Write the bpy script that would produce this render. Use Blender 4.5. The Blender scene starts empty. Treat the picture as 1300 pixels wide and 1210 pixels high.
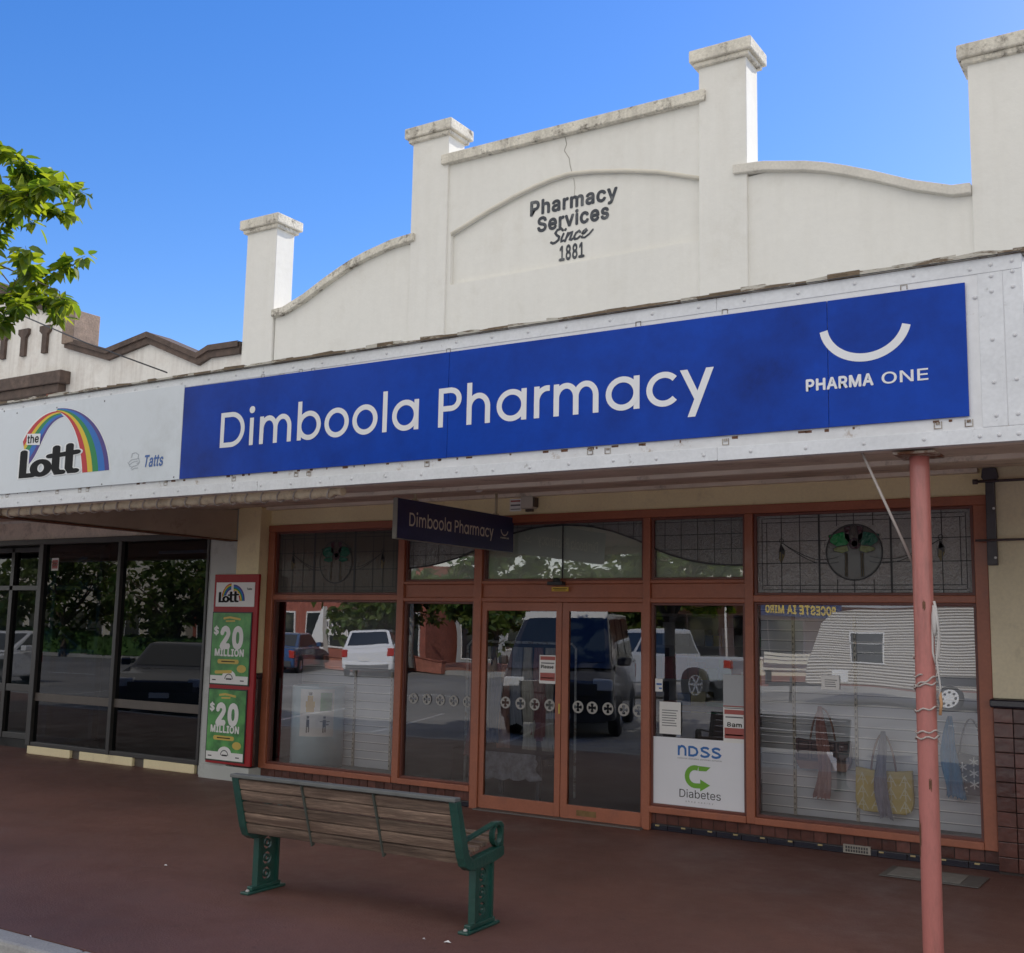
import bpy, bmesh, math, random, json
from mathutils import Vector, Matrix
from mathutils.geometry import tessellate_polygon
random.seed(7)
PI = math.pi
sc = bpy.context.scene
COL = sc.collection

# ---------------------------------------------------------------- camera
CAM = Vector((0.0, -9.1439, 1.7)); FPX = 1428.94
_y, _p, _r = map(math.radians, (32.367, 7.659, 1.1403))
FW = Vector((-math.sin(_y)*math.cos(_p), math.cos(_y)*math.cos(_p), math.sin(_p)))
_rt = Vector((math.cos(_y), math.sin(_y), 0)); _up = _rt.cross(FW)
RT = _rt*math.cos(_r) + _up*math.sin(_r); UP = -_rt*math.sin(_r) + _up*math.cos(_r)
def at(px, py, Y=0.0):
    d = FW + RT*((px-650)/FPX) - UP*((py-605)/FPX)
    return CAM + d*((Y-CAM.y)/d.y)
def atx(px, py, X):
    d = FW + RT*((px-650)/FPX) - UP*((py-605)/FPX)
    return CAM + d*((X-CAM.x)/d.x)
def xz(px, py, Y=0.0):
    v = at(px, py, Y); return (v.x, v.z)
def mir(px, py, Y):      # where a thing mirrored in the shop glass really stands, Y metres out in the street
    v = at(px, py, Y); return (v.x, v.z)
cd = bpy.data.cameras.new('camera'); co = bpy.data.objects.new('camera', cd); COL.objects.link(co)
cd.sensor_width = 36; cd.lens = FPX/1300*36; cd.clip_end = 3000; cd.clip_start = 0.05
co.matrix_world = Matrix(((RT.x, UP.x, -FW.x, CAM.x), (RT.y, UP.y, -FW.y, CAM.y), (RT.z, UP.z, -FW.z, CAM.z), (0, 0, 0, 1)))
sc.camera = co

# ---------------------------------------------------------------- materials
def newmat(name):
    m = bpy.data.materials.new(name); m.use_nodes = True
    nt = m.node_tree; nt.nodes.clear()
    out = nt.nodes.new('ShaderNodeOutputMaterial')
    return m, nt, out
def N(nt, t, **kw):
    n = nt.nodes.new(t)
    for k, v in kw.items(): setattr(n, k, v)
    return n
def col4(c): return (c[0], c[1], c[2], 1)
def mat(name, c, rough=.6, var=.15, scale=2.0, bump=.0, bscale=60, metal=0.0, dirt=None, dscale=3, dcut=(.55, .7), stretch=None, spec=.5, c2=None, coat=0, rvar=0.0, fine=0.0, fscale=45, streak=None, island=0.0):
    """layered procedural paint: slow noise variation, optional dirt patches, optional bump"""
    m, nt, out = newmat(name); L = nt.links.new
    b = N(nt, 'ShaderNodeBsdfPrincipled'); L(b.outputs[0], out.inputs[0])
    b.inputs['Roughness'].default_value = rough; b.inputs['Metallic'].default_value = metal
    b.inputs['Specular IOR Level'].default_value = spec
    if coat: b.inputs['Coat Weight'].default_value = coat; b.inputs['Coat Roughness'].default_value = .06
    tc = N(nt, 'ShaderNodeTexCoord'); mp = N(nt, 'ShaderNodeMapping'); L(tc.outputs['Object'], mp.inputs[0])
    if stretch: mp.inputs['Scale'].default_value = stretch
    n1 = N(nt, 'ShaderNodeTexNoise'); n1.inputs['Scale'].default_value = scale; n1.inputs['Detail'].default_value = 6; n1.inputs['Roughness'].default_value = .6
    L(mp.outputs[0], n1.inputs['Vector'])
    r = N(nt, 'ShaderNodeValToRGB'); L(n1.outputs['Fac'], r.inputs[0])
    lo = [x*(1-var) for x in c]; hi = [min(1, x*(1+var)) for x in (c2 or c)]
    r.color_ramp.elements[0].position = .3; r.color_ramp.elements[0].color = col4(lo)
    r.color_ramp.elements[1].position = .7; r.color_ramp.elements[1].color = col4(hi)
    colour = r.outputs[0]
    if fine:
        n4 = N(nt, 'ShaderNodeTexNoise'); n4.inputs['Scale'].default_value = fscale; n4.inputs['Detail'].default_value = 5; L(mp.outputs[0], n4.inputs['Vector'])
        mr = N(nt, 'ShaderNodeMapRange'); L(n4.outputs['Fac'], mr.inputs[0]); mr.inputs[1].default_value = .3; mr.inputs[2].default_value = .7
        mr.inputs[3].default_value = 1-fine; mr.inputs[4].default_value = 1+fine
        mm = N(nt, 'ShaderNodeMix', data_type='RGBA', blend_type='MULTIPLY'); mm.inputs[0].default_value = 1
        L(colour, mm.inputs[6]); L(mr.outputs[0], mm.inputs[7]); colour = mm.outputs[2]
    if dirt:
        n2 = N(nt, 'ShaderNodeTexNoise'); n2.inputs['Scale'].default_value = dscale; n2.inputs['Detail'].default_value = 10; n2.inputs['Roughness'].default_value = .72
        L(mp.outputs[0], n2.inputs['Vector'])
        r2 = N(nt, 'ShaderNodeValToRGB'); L(n2.outputs['Fac'], r2.inputs[0])
        r2.color_ramp.elements[0].position = dcut[0]; r2.color_ramp.elements[1].position = dcut[1]
        mx = N(nt, 'ShaderNodeMix', data_type='RGBA'); L(r2.outputs[0], mx.inputs[0]); L(colour, mx.inputs[6]); mx.inputs[7].default_value = col4(dirt)
        colour = mx.outputs[2]
    if streak:      # rain streaks: noise drawn out vertically
        m5 = N(nt, 'ShaderNodeMapping'); L(tc.outputs['Object'], m5.inputs[0]); m5.inputs['Scale'].default_value = (7, 7, .55)
        n5 = N(nt, 'ShaderNodeTexNoise'); n5.inputs['Scale'].default_value = 1.0; n5.inputs['Detail'].default_value = 8; n5.inputs['Roughness'].default_value = .65; L(m5.outputs[0], n5.inputs['Vector'])
        r5 = N(nt, 'ShaderNodeMapRange'); L(n5.outputs['Fac'], r5.inputs[0]); r5.inputs[1].default_value = .48; r5.inputs[2].default_value = .78; r5.inputs[4].default_value = streak[3]
        x5 = N(nt, 'ShaderNodeMix', data_type='RGBA'); L(r5.outputs[0], x5.inputs[0]); L(colour, x5.inputs[6]); x5.inputs[7].default_value = col4(streak[:3]); colour = x5.outputs[2]
    if island:
        gi = N(nt, 'ShaderNodeObjectInfo'); ri = N(nt, 'ShaderNodeMapRange'); L(gi.outputs['Random'], ri.inputs[0]); ri.inputs[3].default_value = 1-island; ri.inputs[4].default_value = 1+island
        xi = N(nt, 'ShaderNodeMix', data_type='RGBA', blend_type='MULTIPLY'); xi.inputs[0].default_value = 1; L(colour, xi.inputs[6]); L(ri.outputs[0], xi.inputs[7]); colour = xi.outputs[2]
    L(colour, b.inputs['Base Color'])
    if bump:
        n3 = N(nt, 'ShaderNodeTexNoise'); n3.inputs['Scale'].default_value = bscale; n3.inputs['Detail'].default_value = 8; L(mp.outputs[0], n3.inputs['Vector'])
        bp = N(nt, 'ShaderNodeBump'); bp.inputs['Strength'].default_value = bump; bp.inputs['Distance'].default_value = .01
        L(n3.outputs['Fac'], bp.inputs['Height']); L(bp.outputs[0], b.inputs['Normal'])
    if rvar:
        mr = N(nt, 'ShaderNodeMapRange'); L(n1.outputs['Fac'], mr.inputs[0]); mr.inputs[3].default_value = max(0, rough-rvar); mr.inputs[4].default_value = min(1, rough+rvar)
        L(mr.outputs[0], b.inputs['Roughness'])
    return m
def glassmat(name, tint, refl, wav=.25, wscale=.9, rough=0.0, ior=1.5):
    """shop glass: mirror-like coat over a see-through pane, slightly wavy"""
    m, nt, out = newmat(name); L = nt.links.new
    tr = N(nt, 'ShaderNodeBsdfTransparent'); tr.inputs[0].default_value = col4(tint)
    gl = N(nt, 'ShaderNodeBsdfGlossy'); gl.inputs['Color'].default_value = (1, 1, 1, 1); gl.inputs['Roughness'].default_value = rough
    fr = N(nt, 'ShaderNodeFresnel'); fr.inputs[0].default_value = ior
    ad = N(nt, 'ShaderNodeMath', operation='ADD'); ad.use_clamp = True; L(fr.outputs[0], ad.inputs[0]); ad.inputs[1].default_value = refl
    mx = N(nt, 'ShaderNodeMixShader'); L(ad.outputs[0], mx.inputs[0]); L(tr.outputs[0], mx.inputs[1]); L(gl.outputs[0], mx.inputs[2]); L(mx.outputs[0], out.inputs[0])
    tc = N(nt, 'ShaderNodeTexCoord'); n3 = N(nt, 'ShaderNodeTexNoise'); n3.inputs['Scale'].default_value = wscale; n3.inputs['Detail'].default_value = 1
    L(tc.outputs['Object'], n3.inputs['Vector'])
    bp = N(nt, 'ShaderNodeBump'); bp.inputs['Strength'].default_value = wav; bp.inputs['Distance'].default_value = .01
    L(n3.outputs['Fac'], bp.inputs['Height'])
    L(bp.outputs[0], gl.inputs['Normal'])
    return m
def obscure(name, c, refl, scale=28, strength=.5, trans=.35):
    """textured leadlight glass"""
    m, nt, out = newmat(name); L = nt.links.new
    tr = N(nt, 'ShaderNodeBsdfTransparent'); tr.inputs[0].default_value = col4([min(1, x*1.6) for x in c])
    df = N(nt, 'ShaderNodeBsdfPrincipled'); df.inputs['Base Color'].default_value = col4(c); df.inputs['Roughness'].default_value = .12; df.inputs['Specular IOR Level'].default_value = 1.0 if refl > .2 else .2
    df.inputs['Coat Weight'].default_value = refl; df.inputs['Coat Roughness'].default_value = .05
    mx = N(nt, 'ShaderNodeMixShader'); mx.inputs[0].default_value = 1-trans; L(tr.outputs[0], mx.inputs[1]); L(df.outputs[0], mx.inputs[2]); L(mx.outputs[0], out.inputs[0])
    tc = N(nt, 'ShaderNodeTexCoord'); n3 = N(nt, 'ShaderNodeTexNoise'); n3.inputs['Scale'].default_value = scale; n3.inputs['Detail'].default_value = 3; n3.inputs['Distortion'].default_value = 1.5
    L(tc.outputs['Object'], n3.inputs['Vector'])
    bp = N(nt, 'ShaderNodeBump'); bp.inputs['Strength'].default_value = strength; bp.inputs['Distance'].default_value = .02
    L(n3.outputs['Fac'], bp.inputs['Height']); L(bp.outputs[0], df.inputs['Normal']); L(bp.outputs[0], df.inputs['Coat Normal'])
    return m

M = {}
M['wall_white'] = mat('wall_white', (.79, .77, .705), .85, .035, .9, .2, 30, dirt=(.58, .54, .45), dscale=1.3, dcut=(.55, .95), fine=.02, fscale=14, streak=(.58, .54, .45, .20))
M['wall_side'] = M['wall_white']
M['coping'] = mat('coping', (.70, .65, .54), .9, .14, 3, .7, 45, dirt=(.10, .08, .06), dscale=8, dcut=(.525, .65), fine=.14, streak=(.2, .17, .13, .55))
M['cream'] = mat('cream', (.96, .80, .47), .7, .08, 1.5, .12, 40, dirt=(.42, .31, .17), dscale=2.5, dcut=(.56, .9), fine=.04)
M['cream_pale'] = mat('cream_pale', (.78, .68, .46), .75, .08, 2, .15, 30, dirt=(.36, .30, .2), dscale=3, dcut=(.56, .85), fine=.05)
M['grey_paint'] = mat('grey_paint', (.50, .52, .49), .6, .08, 2, .1, 40, dirt=(.25, .25, .22), dscale=4, dcut=(.55, .8))
M['soffit'] = mat('soffit', (.82, .70, .58), .8, .15, 1.6, .15, 20, dirt=(.16, .12, .09), dscale=2.5, dcut=(.52, .78), fine=.08)
M['soffit_trim'] = mat('soffit_trim', (.88, .77, .64), .7, .12, 3, .1, 30, dirt=(.2, .15, .1), dscale=4, dcut=(.55, .75))
M['metal_white'] = mat('metal_white', (.74, .75, .77), .42, .07, 2.2, .12, 9, dirt=(.30, .20, .12), dscale=5.5, dcut=(.60, .72), spec=.5, fine=.05, fscale=25, rvar=.12)
M['metal_strip'] = mat('metal_strip', (.73, .75, .78), .38, .08, 3, .15, 14, dirt=(.27, .25, .24), dscale=9, dcut=(.62, .72), fine=.06)
M['rivet'] = mat('rivet', (.66, .67, .69), .4, .15, 30, dirt=(.3, .22, .15), dscale=20, dcut=(.58, .7))
M['old_wood'] = mat('old_wood', (.15, .105, .065), .95, .35, 6, .8, 40, dirt=(.52, .48, .4), dscale=4, dcut=(.55, .6), stretch=(1, 3, 6), fine=.3)
M['wood_paint'] = mat('wood_paint', (.50, .47, .40), .8, .15, 4, .5, 30, dirt=(.13, .09, .055), dscale=4.5, dcut=(.49, .55), stretch=(1, 2, 5), fine=.1)
M['blue'] = mat('blue', (.001, .040, .40), .38, .12, .8, .02, 3, spec=.12, dirt=(.001, .014, .15), dscale=.9, dcut=(.42, .75), rvar=.06)
M['sign_white'] = mat('sign_white', (.64, .69, .74), .22, .05, 1.2, .02, 3, coat=.35, dirt=(.55, .59, .62), dscale=1.4, dcut=(.5, .7))
M['letter_white'] = mat('letter_white', (.80, .81, .84), .4, .03, 3)
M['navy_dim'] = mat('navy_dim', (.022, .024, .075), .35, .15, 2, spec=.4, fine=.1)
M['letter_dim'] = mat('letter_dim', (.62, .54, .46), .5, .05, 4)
M['alu'] = mat('alu', (.25, .24, .21), .45, .1, 4, metal=.3)
M['frame'] = mat('frame', (.33, .096, .048), .5, .14, 2.0, .12, 30, dirt=(.22, .075, .05), dscale=5, dcut=(.55, .8), fine=.08, coat=.1)
M['frame_dark'] = mat('frame_dark', (.13, .037, .026), .5, .14, 2.0, .12, 30)
M['pole'] = mat('pole', (.46, .14, .12), .45, .08, 1.6, .1, 25, dirt=(.25, .09, .075), dscale=3.5, dcut=(.48, .75), coat=.15, stretch=(4, 4, .8), fine=.05)
M['rust'] = mat('rust', (.12, .05, .025), .9, .4, 20, .5, 60)
M['glass'] = glassmat('shop_glass', (.99, .99, .98), .15, .22, 1.1)
M['glass_door'] = glassmat('door_glass', (.80, .84, .88), .10, .25, 1.3)
M['glass_dark'] = glassmat('dark_glass', (.12, .20, .27), .012, .14, .8, ior=1.40)
M['glass_top'] = glassmat('transom_glass', (.92, .95, .92), .16, .3, 1.5)
M['lead_glass'] = obscure('lead_glass', (.30, .29, .28), .5, 38, .7, .2)
M['lead_glass_dark'] = obscure('lead_glass_dark', (.13, .12, .105), .02, 30, .06, .3)
M['lead_grid'] = obscure('lead_grid_glass', (.17, .17, .165), .5, 40, .5, .3)
M['lead'] = mat('lead', (.012, .012, .014), .5, .2, 20)
M['lg_green'] = obscure('green_glass', (.008, .20, .055), .10, 20, .3, .05)
M['lg_teal'] = obscure('teal_glass', (.006, .085, .055), .10, 20, .3, .05)
M['lg_lime'] = obscure('pale_green_glass', (.20, .24, .10), .12, 20, .3, .1)
M['lg_amber'] = obscure('amber_glass', (.14, .11, .05), .12, 20, .3, .1)
M['lg_plum'] = obscure('plum_glass', (.05, .018, .03), .12, 20, .3, .05)
M['lg_clear'] = obscure('pink_glass', (.095, .083, .08), .08, 20, .04, .1)
M['dark_frame'] = mat('dark_frame', (.028, .027, .027), .4, .2, 3)
M['brown_rail'] = mat('brown_rail', (.075, .06, .048), .45, .2, 3)
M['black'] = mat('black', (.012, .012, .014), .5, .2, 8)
M['black_cap'] = mat('black_glaze', (.012, .013, .022), .18, .2, 8, spec=.7)
M['green_iron'] = mat('green_iron', (.008, .052, .040), .42, .25, 6, .3, 50, dirt=(.03, .06, .045), dscale=9, dcut=(.55, .75), coat=.15)
M['bench_wood'] = mat('bench_wood', (.19, .125, .088), .85, .5, 2.5, .7, 30, dirt=(.085, .05, .034), dscale=2.2, dcut=(.45, .62), stretch=(.7, 12, 9), fine=.35, fscale=16, island=.28)
M['bench_cap'] = mat('bench_cap', (.11, .115, .11), .8, .2, 6, .4, 40)
M['galv'] = mat('galvanised', (.42, .42, .40), .5, .2, 12, dirt=(.2, .13, .08), dscale=14, dcut=(.5, .6))
M['rope'] = mat('rope', (.46, .40, .37), .9, .25, 40, .5, 200)
M['cord'] = mat('cord', (.50, .48, .46), .6, .1, 10)
M['canvas'] = mat('canvas', (.74, .60, .42), .9, .2, 5, .3, 60, dirt=(.22, .16, .1), dscale=5, dcut=(.5, .7))
M['red'] = mat('red_paint', (.33, .012, .016), .45, .1, 2, spec=.3)
M['paper'] = mat('paper', (.88, .87, .84), .6, .04, 4)
M['paper_grey'] = mat('paper_grey', (.42, .44, .46), .6, .06, 4)
M['poster_white'] = mat('poster_white', (.86, .87, .92), .45, .03, 2)
M['ink'] = mat('ink', (.012, .012, .013), .7, .1, 5, spec=.12)
M['ink_grey'] = mat('ink_grey', (.13, .13, .135), .6, .1, 5)
M['paint_black'] = mat('faded_black', (.035, .04, .05), .8, .2, 6, dirt=(.20, .21, .21), dscale=8, dcut=(.50, .75), fine=.3)
M['crack'] = mat('crack_line', (.36, .33, .28), .95, .3, 8)
M['ndss_blue'] = mat('ndss_blue', (.012, .13, .46), .5, .05, 4)
M['arrow_green'] = mat('arrow_green', (.14, .40, .022), .5, .05, 4)
M['poster_red'] = mat('poster_red', (.40, .085, .07), .5, .1, 4)
M['yellow'] = mat('yellow', (.62, .36, .02), .5, .1, 4)
M['gold'] = mat('gold', (.62, .44, .07), .5, .1, 4)
M['p_green'] = mat('poster_green', (.03, .19, .045), .4, .5, 5, c2=(.07, .30, .06), dirt=(.16, .22, .06), dscale=5, dcut=(.58, .8))
for k, c in dict(r=(.52, .02, .025), y=(.75, .52, .02), g=(.01, .22, .06), b=(.01, .13, .52), p=(.06, .035, .22)).items():
    M['rb_'+k] = mat('rainbow_'+k, c, .4, .05, 3, spec=.2)
M['tatts_blue'] = mat('tatts_blue', (.025, .10, .36), .4, .05, 3)
M['light_line'] = mat('outline_grey', (.33, .37, .42), .5, .05, 3)
M['white'] = mat('white_gloss', (.78, .79, .80), .3, .03, 3, coat=.3)
M['slat'] = mat('slatwall', (.58, .60, .64), .5, .04, 2)
M['slat_gap'] = mat('slatwall_groove', (.99, .98, .95), .4, .05, 3)
M['standard'] = mat('shelf_standard', (.44, .40, .32), .45, .1, 8, metal=.2)
M['display_floor'] = mat('display_floor', (.075, .09, .085), .7, .15, 3)
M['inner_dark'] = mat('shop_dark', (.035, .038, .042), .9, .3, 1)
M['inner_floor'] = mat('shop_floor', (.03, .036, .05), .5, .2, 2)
M['bin'] = mat('display_bin', (.50, .68, .76), .5, .06, 2)
M['decal'] = mat('door_decal', (.34, .33, .31), .6, .05, 8)
M['footpath'] = None
def rgb(r, g, b):
    f = lambda v: ((v/255+.055)/1.055)**2.4 if v > 10 else v/255/12.92
    return (f(r), f(g), f(b))

# ---------------------------------------------------------------- mesh builder
def FR(Y):      # faces the street (-y): u -> x, v -> z, w out of the wall
    return lambda u, v, w=0: Vector((u, Y-w, v))
def SX(X):      # faces +x: u -> y, v -> z
    return lambda u, v, w=0: Vector((X+w, u, v))
def FL(Z):      # lies on the ground
    return lambda u, v, w=0: Vector((u, v, Z+w))
def area2(P): return sum(P[i][0]*P[(i+1) % len(P)][1]-P[(i+1) % len(P)][0]*P[i][1] for i in range(len(P)))/2
class MB:
    def __init__(s): s.v = []; s.f = []; s.m = []; s.s = []
    def add(s, vs, fs, m=0, smooth=False):
        o = len(s.v); s.v += [Vector(v) for v in vs]
        for f in fs: s.f.append([o+i for i in f]); s.m.append(m); s.s.append(smooth)
        return s
    def box(s, x0, x1, y0, y1, z0, z1, m=0):
        x0, x1 = min(x0, x1), max(x0, x1); y0, y1 = min(y0, y1), max(y0, y1); z0, z1 = min(z0, z1), max(z0, z1)
        vs = [(x, y, z) for x in (x0, x1) for y in (y0, y1) for z in (z0, z1)]
        return s.add(vs, [(0, 1, 3, 2), (4, 6, 7, 5), (0, 4, 5, 1), (2, 3, 7, 6), (0, 2, 6, 4), (1, 5, 7, 3)], m)
    def bar(s, a, b, w, h, m=0, up=(0, 0, 1)):
        a, b = Vector(a), Vector(b); d = (b-a).normalized(); u = Vector(up)
        if abs(d.dot(u)) > .99: u = Vector((0, 1, 0))
        r = d.cross(u).normalized()*w/2; q = r.cross(d).normalized()*h/2
        vs = [a-r-q, a+r-q, a+r+q, a-r+q, b-r-q, b+r-q, b+r+q, b-r+q]
        return s.add(vs, [(0, 1, 2, 3), (7, 6, 5, 4), (0, 4, 5, 1), (1, 5, 6, 2), (2, 6, 7, 3), (3, 7, 4, 0)], m)
    def flat(s, loops, f, w=0, m=0):
        loops = [l for l in loops if len(l) > 2]
        P = [[Vector((a[0], a[1], 0)) for a in l] for l in loops]
        allp = [a for l in loops for a in l]
        fs = []
        for t in tessellate_polygon(P):
            a, b, c = (allp[i] for i in t)
            k = (b[0]-a[0])*(c[1]-a[1])-(c[0]-a[0])*(b[1]-a[1])
            if abs(k) > 1e-12: fs.append(t if k > 0 else (t[0], t[2], t[1]))
        vs = [f(a[0], a[1], w) for a in allp]
        return s.add(vs, fs, m)
    def prism(s, loops, f, w0, w1, m=0, back=True):
        s.flat(loops, f, w1, m)
        if back: s.flat(loops, f, w0, m)
        for k, l in enumerate(loops):
            n = len(l); vs = [f(a[0], a[1], w0) for a in l]+[f(a[0], a[1], w1) for a in l]
            s.add(vs, [(i, (i+1) % n, n+(i+1) % n, n+i) for i in range(n)], m)
        return s
    def tube(s, pts, r, seg=8, m=0, cap=True, smooth=True):
        pts = [Vector(p) for p in pts]; n = len(pts); rs = r if isinstance(r, (list, tuple)) else [r]*n
        vs = []; ref = None
        for i, p in enumerate(pts):
            d = (pts[min(i+1, n-1)]-pts[max(i-1, 0)]).normalized()
            if ref is None: ref = Vector((0, 0, 1)) if abs(d.z) < .9 else Vector((1, 0, 0))
            a = d.cross(ref).normalized(); ref = a.cross(d).normalized()
            for k in range(seg):
                t = 2*PI*k/seg; vs.append(p+(a*math.cos(t)+ref*math.sin(t))*rs[i])
        fs = [(i*seg+k, i*seg+(k+1) % seg, (i+1)*seg+(k+1) % seg, (i+1)*seg+k) for i in range(n-1) for k in range(seg)]
        s.add(vs, fs, m, smooth)
        if cap: s.add(vs[:seg], [tuple(range(seg))], m); s.add(vs[-seg:], [tuple(range(seg))], m)
        return s
    def lathe(s, c, prof, seg=16, m=0, axis='z', smooth=True):
        c = Vector(c); vs = []
        ax = {'z': lambda a, b, h: Vector((a, b, h)), 'y': lambda a, b, h: Vector((a, h, b)), 'x': lambda a, b, h: Vector((h, a, b))}[axis]
        for r, h in prof:
            for k in range(seg):
                t = 2*PI*k/seg; vs.append(c+ax(r*math.cos(t), r*math.sin(t), h))
        n = len(prof)
        return s.add(vs, [(i*seg+k, i*seg+(k+1) % seg, (i+1)*seg+(k+1) % seg, (i+1)*seg+k) for i in range(n-1) for k in range(seg)], m, smooth)
    def dome(s, c, r, d, nrm, seg=8, m=0):
        """rivet head: low dome on a surface with normal nrm"""
        c = Vector(c); nrm = Vector(nrm).normalized(); a = nrm.orthogonal().normalized(); b = nrm.cross(a); vs = []
        for rr, h in ((1, 0), (.85, .55), (.45, .93)):
            for k in range(seg):
                t = 2*PI*k/seg; vs.append(c+(a*math.cos(t)+b*math.sin(t))*r*rr+nrm*d*h)
        vs.append(c+nrm*d)
        fs = [(i*seg+k, i*seg+(k+1) % seg, (i+1)*seg+(k+1) % seg, (i+1)*seg+k) for i in range(2) for k in range(seg)]+[(2*seg+k, 2*seg+(k+1) % seg, 3*seg) for k in range(seg)]
        return s.add(vs, fs, m, True)
    def build(s, name, mats, parent=None, bevel=0, local=False, label=None, fix=True):
        me = bpy.data.meshes.new(name)
        off = Vector((0, 0, 0))
        if not local:
            p = parent
            while p is not None: off += p.location; p = p.parent
        me.from_pydata([tuple(v-off) for v in s.v], [], s.f)
        for mm in (mats if isinstance(mats, (list, tuple)) else [mats]): me.materials.append(M[mm] if isinstance(mm, str) else mm)
        me.polygons.foreach_set('material_index', s.m); me.polygons.foreach_set('use_smooth', s.s)
        if fix:
            bm = bmesh.new(); bm.from_mesh(me); bmesh.ops.remove_doubles(bm, verts=bm.verts, dist=1e-6)
            bmesh.ops.recalc_face_normals(bm, faces=bm.faces); bm.to_mesh(me); bm.free()
        me.update()
        o = bpy.data.objects.new(name, me); COL.objects.link(o); o.parent = parent
        if bevel:
            b = o.modifiers.new('bevel', 'BEVEL'); b.width = bevel; b.segments = 2; b.limit_method = 'ANGLE'; b.angle_limit = math.radians(40)
        if label: o['label'] = label
        return o
def tag(o, label=None, cat=None, group=None, kind=None):
    if label: o['label'] = label
    if cat: o['category'] = cat
    if group: o['group'] = group
    if kind: o['kind'] = kind
    return o
def thing(name, label, cat, loc=(0, 0, 0), rz=0, group=None):
    o = bpy.data.objects.new(name, None); COL.objects.link(o); o.location = loc; o.rotation_euler = (0, 0, rz); o.empty_display_size = .2
    return tag(o, label, cat, group)
def copy_tree(o, parent=None):
    kids = [c for c in bpy.data.objects if c.parent == o]
    c = o.copy(); COL.objects.link(c); c.parent = parent
    for k in kids: copy_tree(k, c)
    return c

# ---------------------------------------------------------------- strokes and lettering
def circ(cx, cy, rx, ry=None, a0=0, a1=360, n=28, close=False):
    ry = ry or rx
    P = [(cx+rx*math.cos(math.radians(a0+(a1-a0)*i/n)), cy+ry*math.sin(math.radians(a0+(a1-a0)*i/n))) for i in range(n+(0 if close else 1))]
    return P
def stroke(P, w, rnd=False, closed=False):
    """outline loops of a constant-width pen line"""
    n = len(P); Lf = []; Rt = []
    for i in range(n):
        if closed: a, b = P[(i-1) % n], P[(i+1) % n]
        else: a, b = P[max(i-1, 0)], P[min(i+1, n-1)]
        d1 = (P[i][0]-a[0], P[i][1]-a[1]); d2 = (b[0]-P[i][0], b[1]-P[i][1])
        def nn(d):
            l = math.hypot(*d)
            return (d[0]/l, d[1]/l) if l > 1e-9 else None
        e1 = nn(d1) or nn(d2); e2 = nn(d2) or e1
        mx, my = -(e1[1]+e2[1]), e1[0]+e2[0]; l = math.hypot(mx, my) or 1; mx /= l; my /= l
        k = 1/max(.45, (-e1[1])*mx+e1[0]*my)
        Lf.append((P[i][0]+mx*w/2*k, P[i][1]+my*w/2*k)); Rt.append((P[i][0]-mx*w/2*k, P[i][1]-my*w/2*k))
    if closed: return [Lf, Rt[::-1]]
    out = Lf[:]
    def capr(c, a):
        return [(c[0]+w/2*math.cos(a-PI*k/6), c[1]+w/2*math.sin(a-PI*k/6)) for k in range(1, 6)]
    if rnd:
        a = math.atan2(Lf[-1][1]-P[-1][1], Lf[-1][0]-P[-1][0]); out += capr(P[-1], a)
    out += Rt[::-1]
    if rnd:
        a = math.atan2(Rt[0][1]-P[0][1], Rt[0][0]-P[0][0]); out += capr(P[0], a)
    return [out]
def put(mb, loops, f, w, m=0, T=None):
    if T: loops = [[T(p) for p in l] for l in loops]
    mb.flat(loops, f, w, m)
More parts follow.
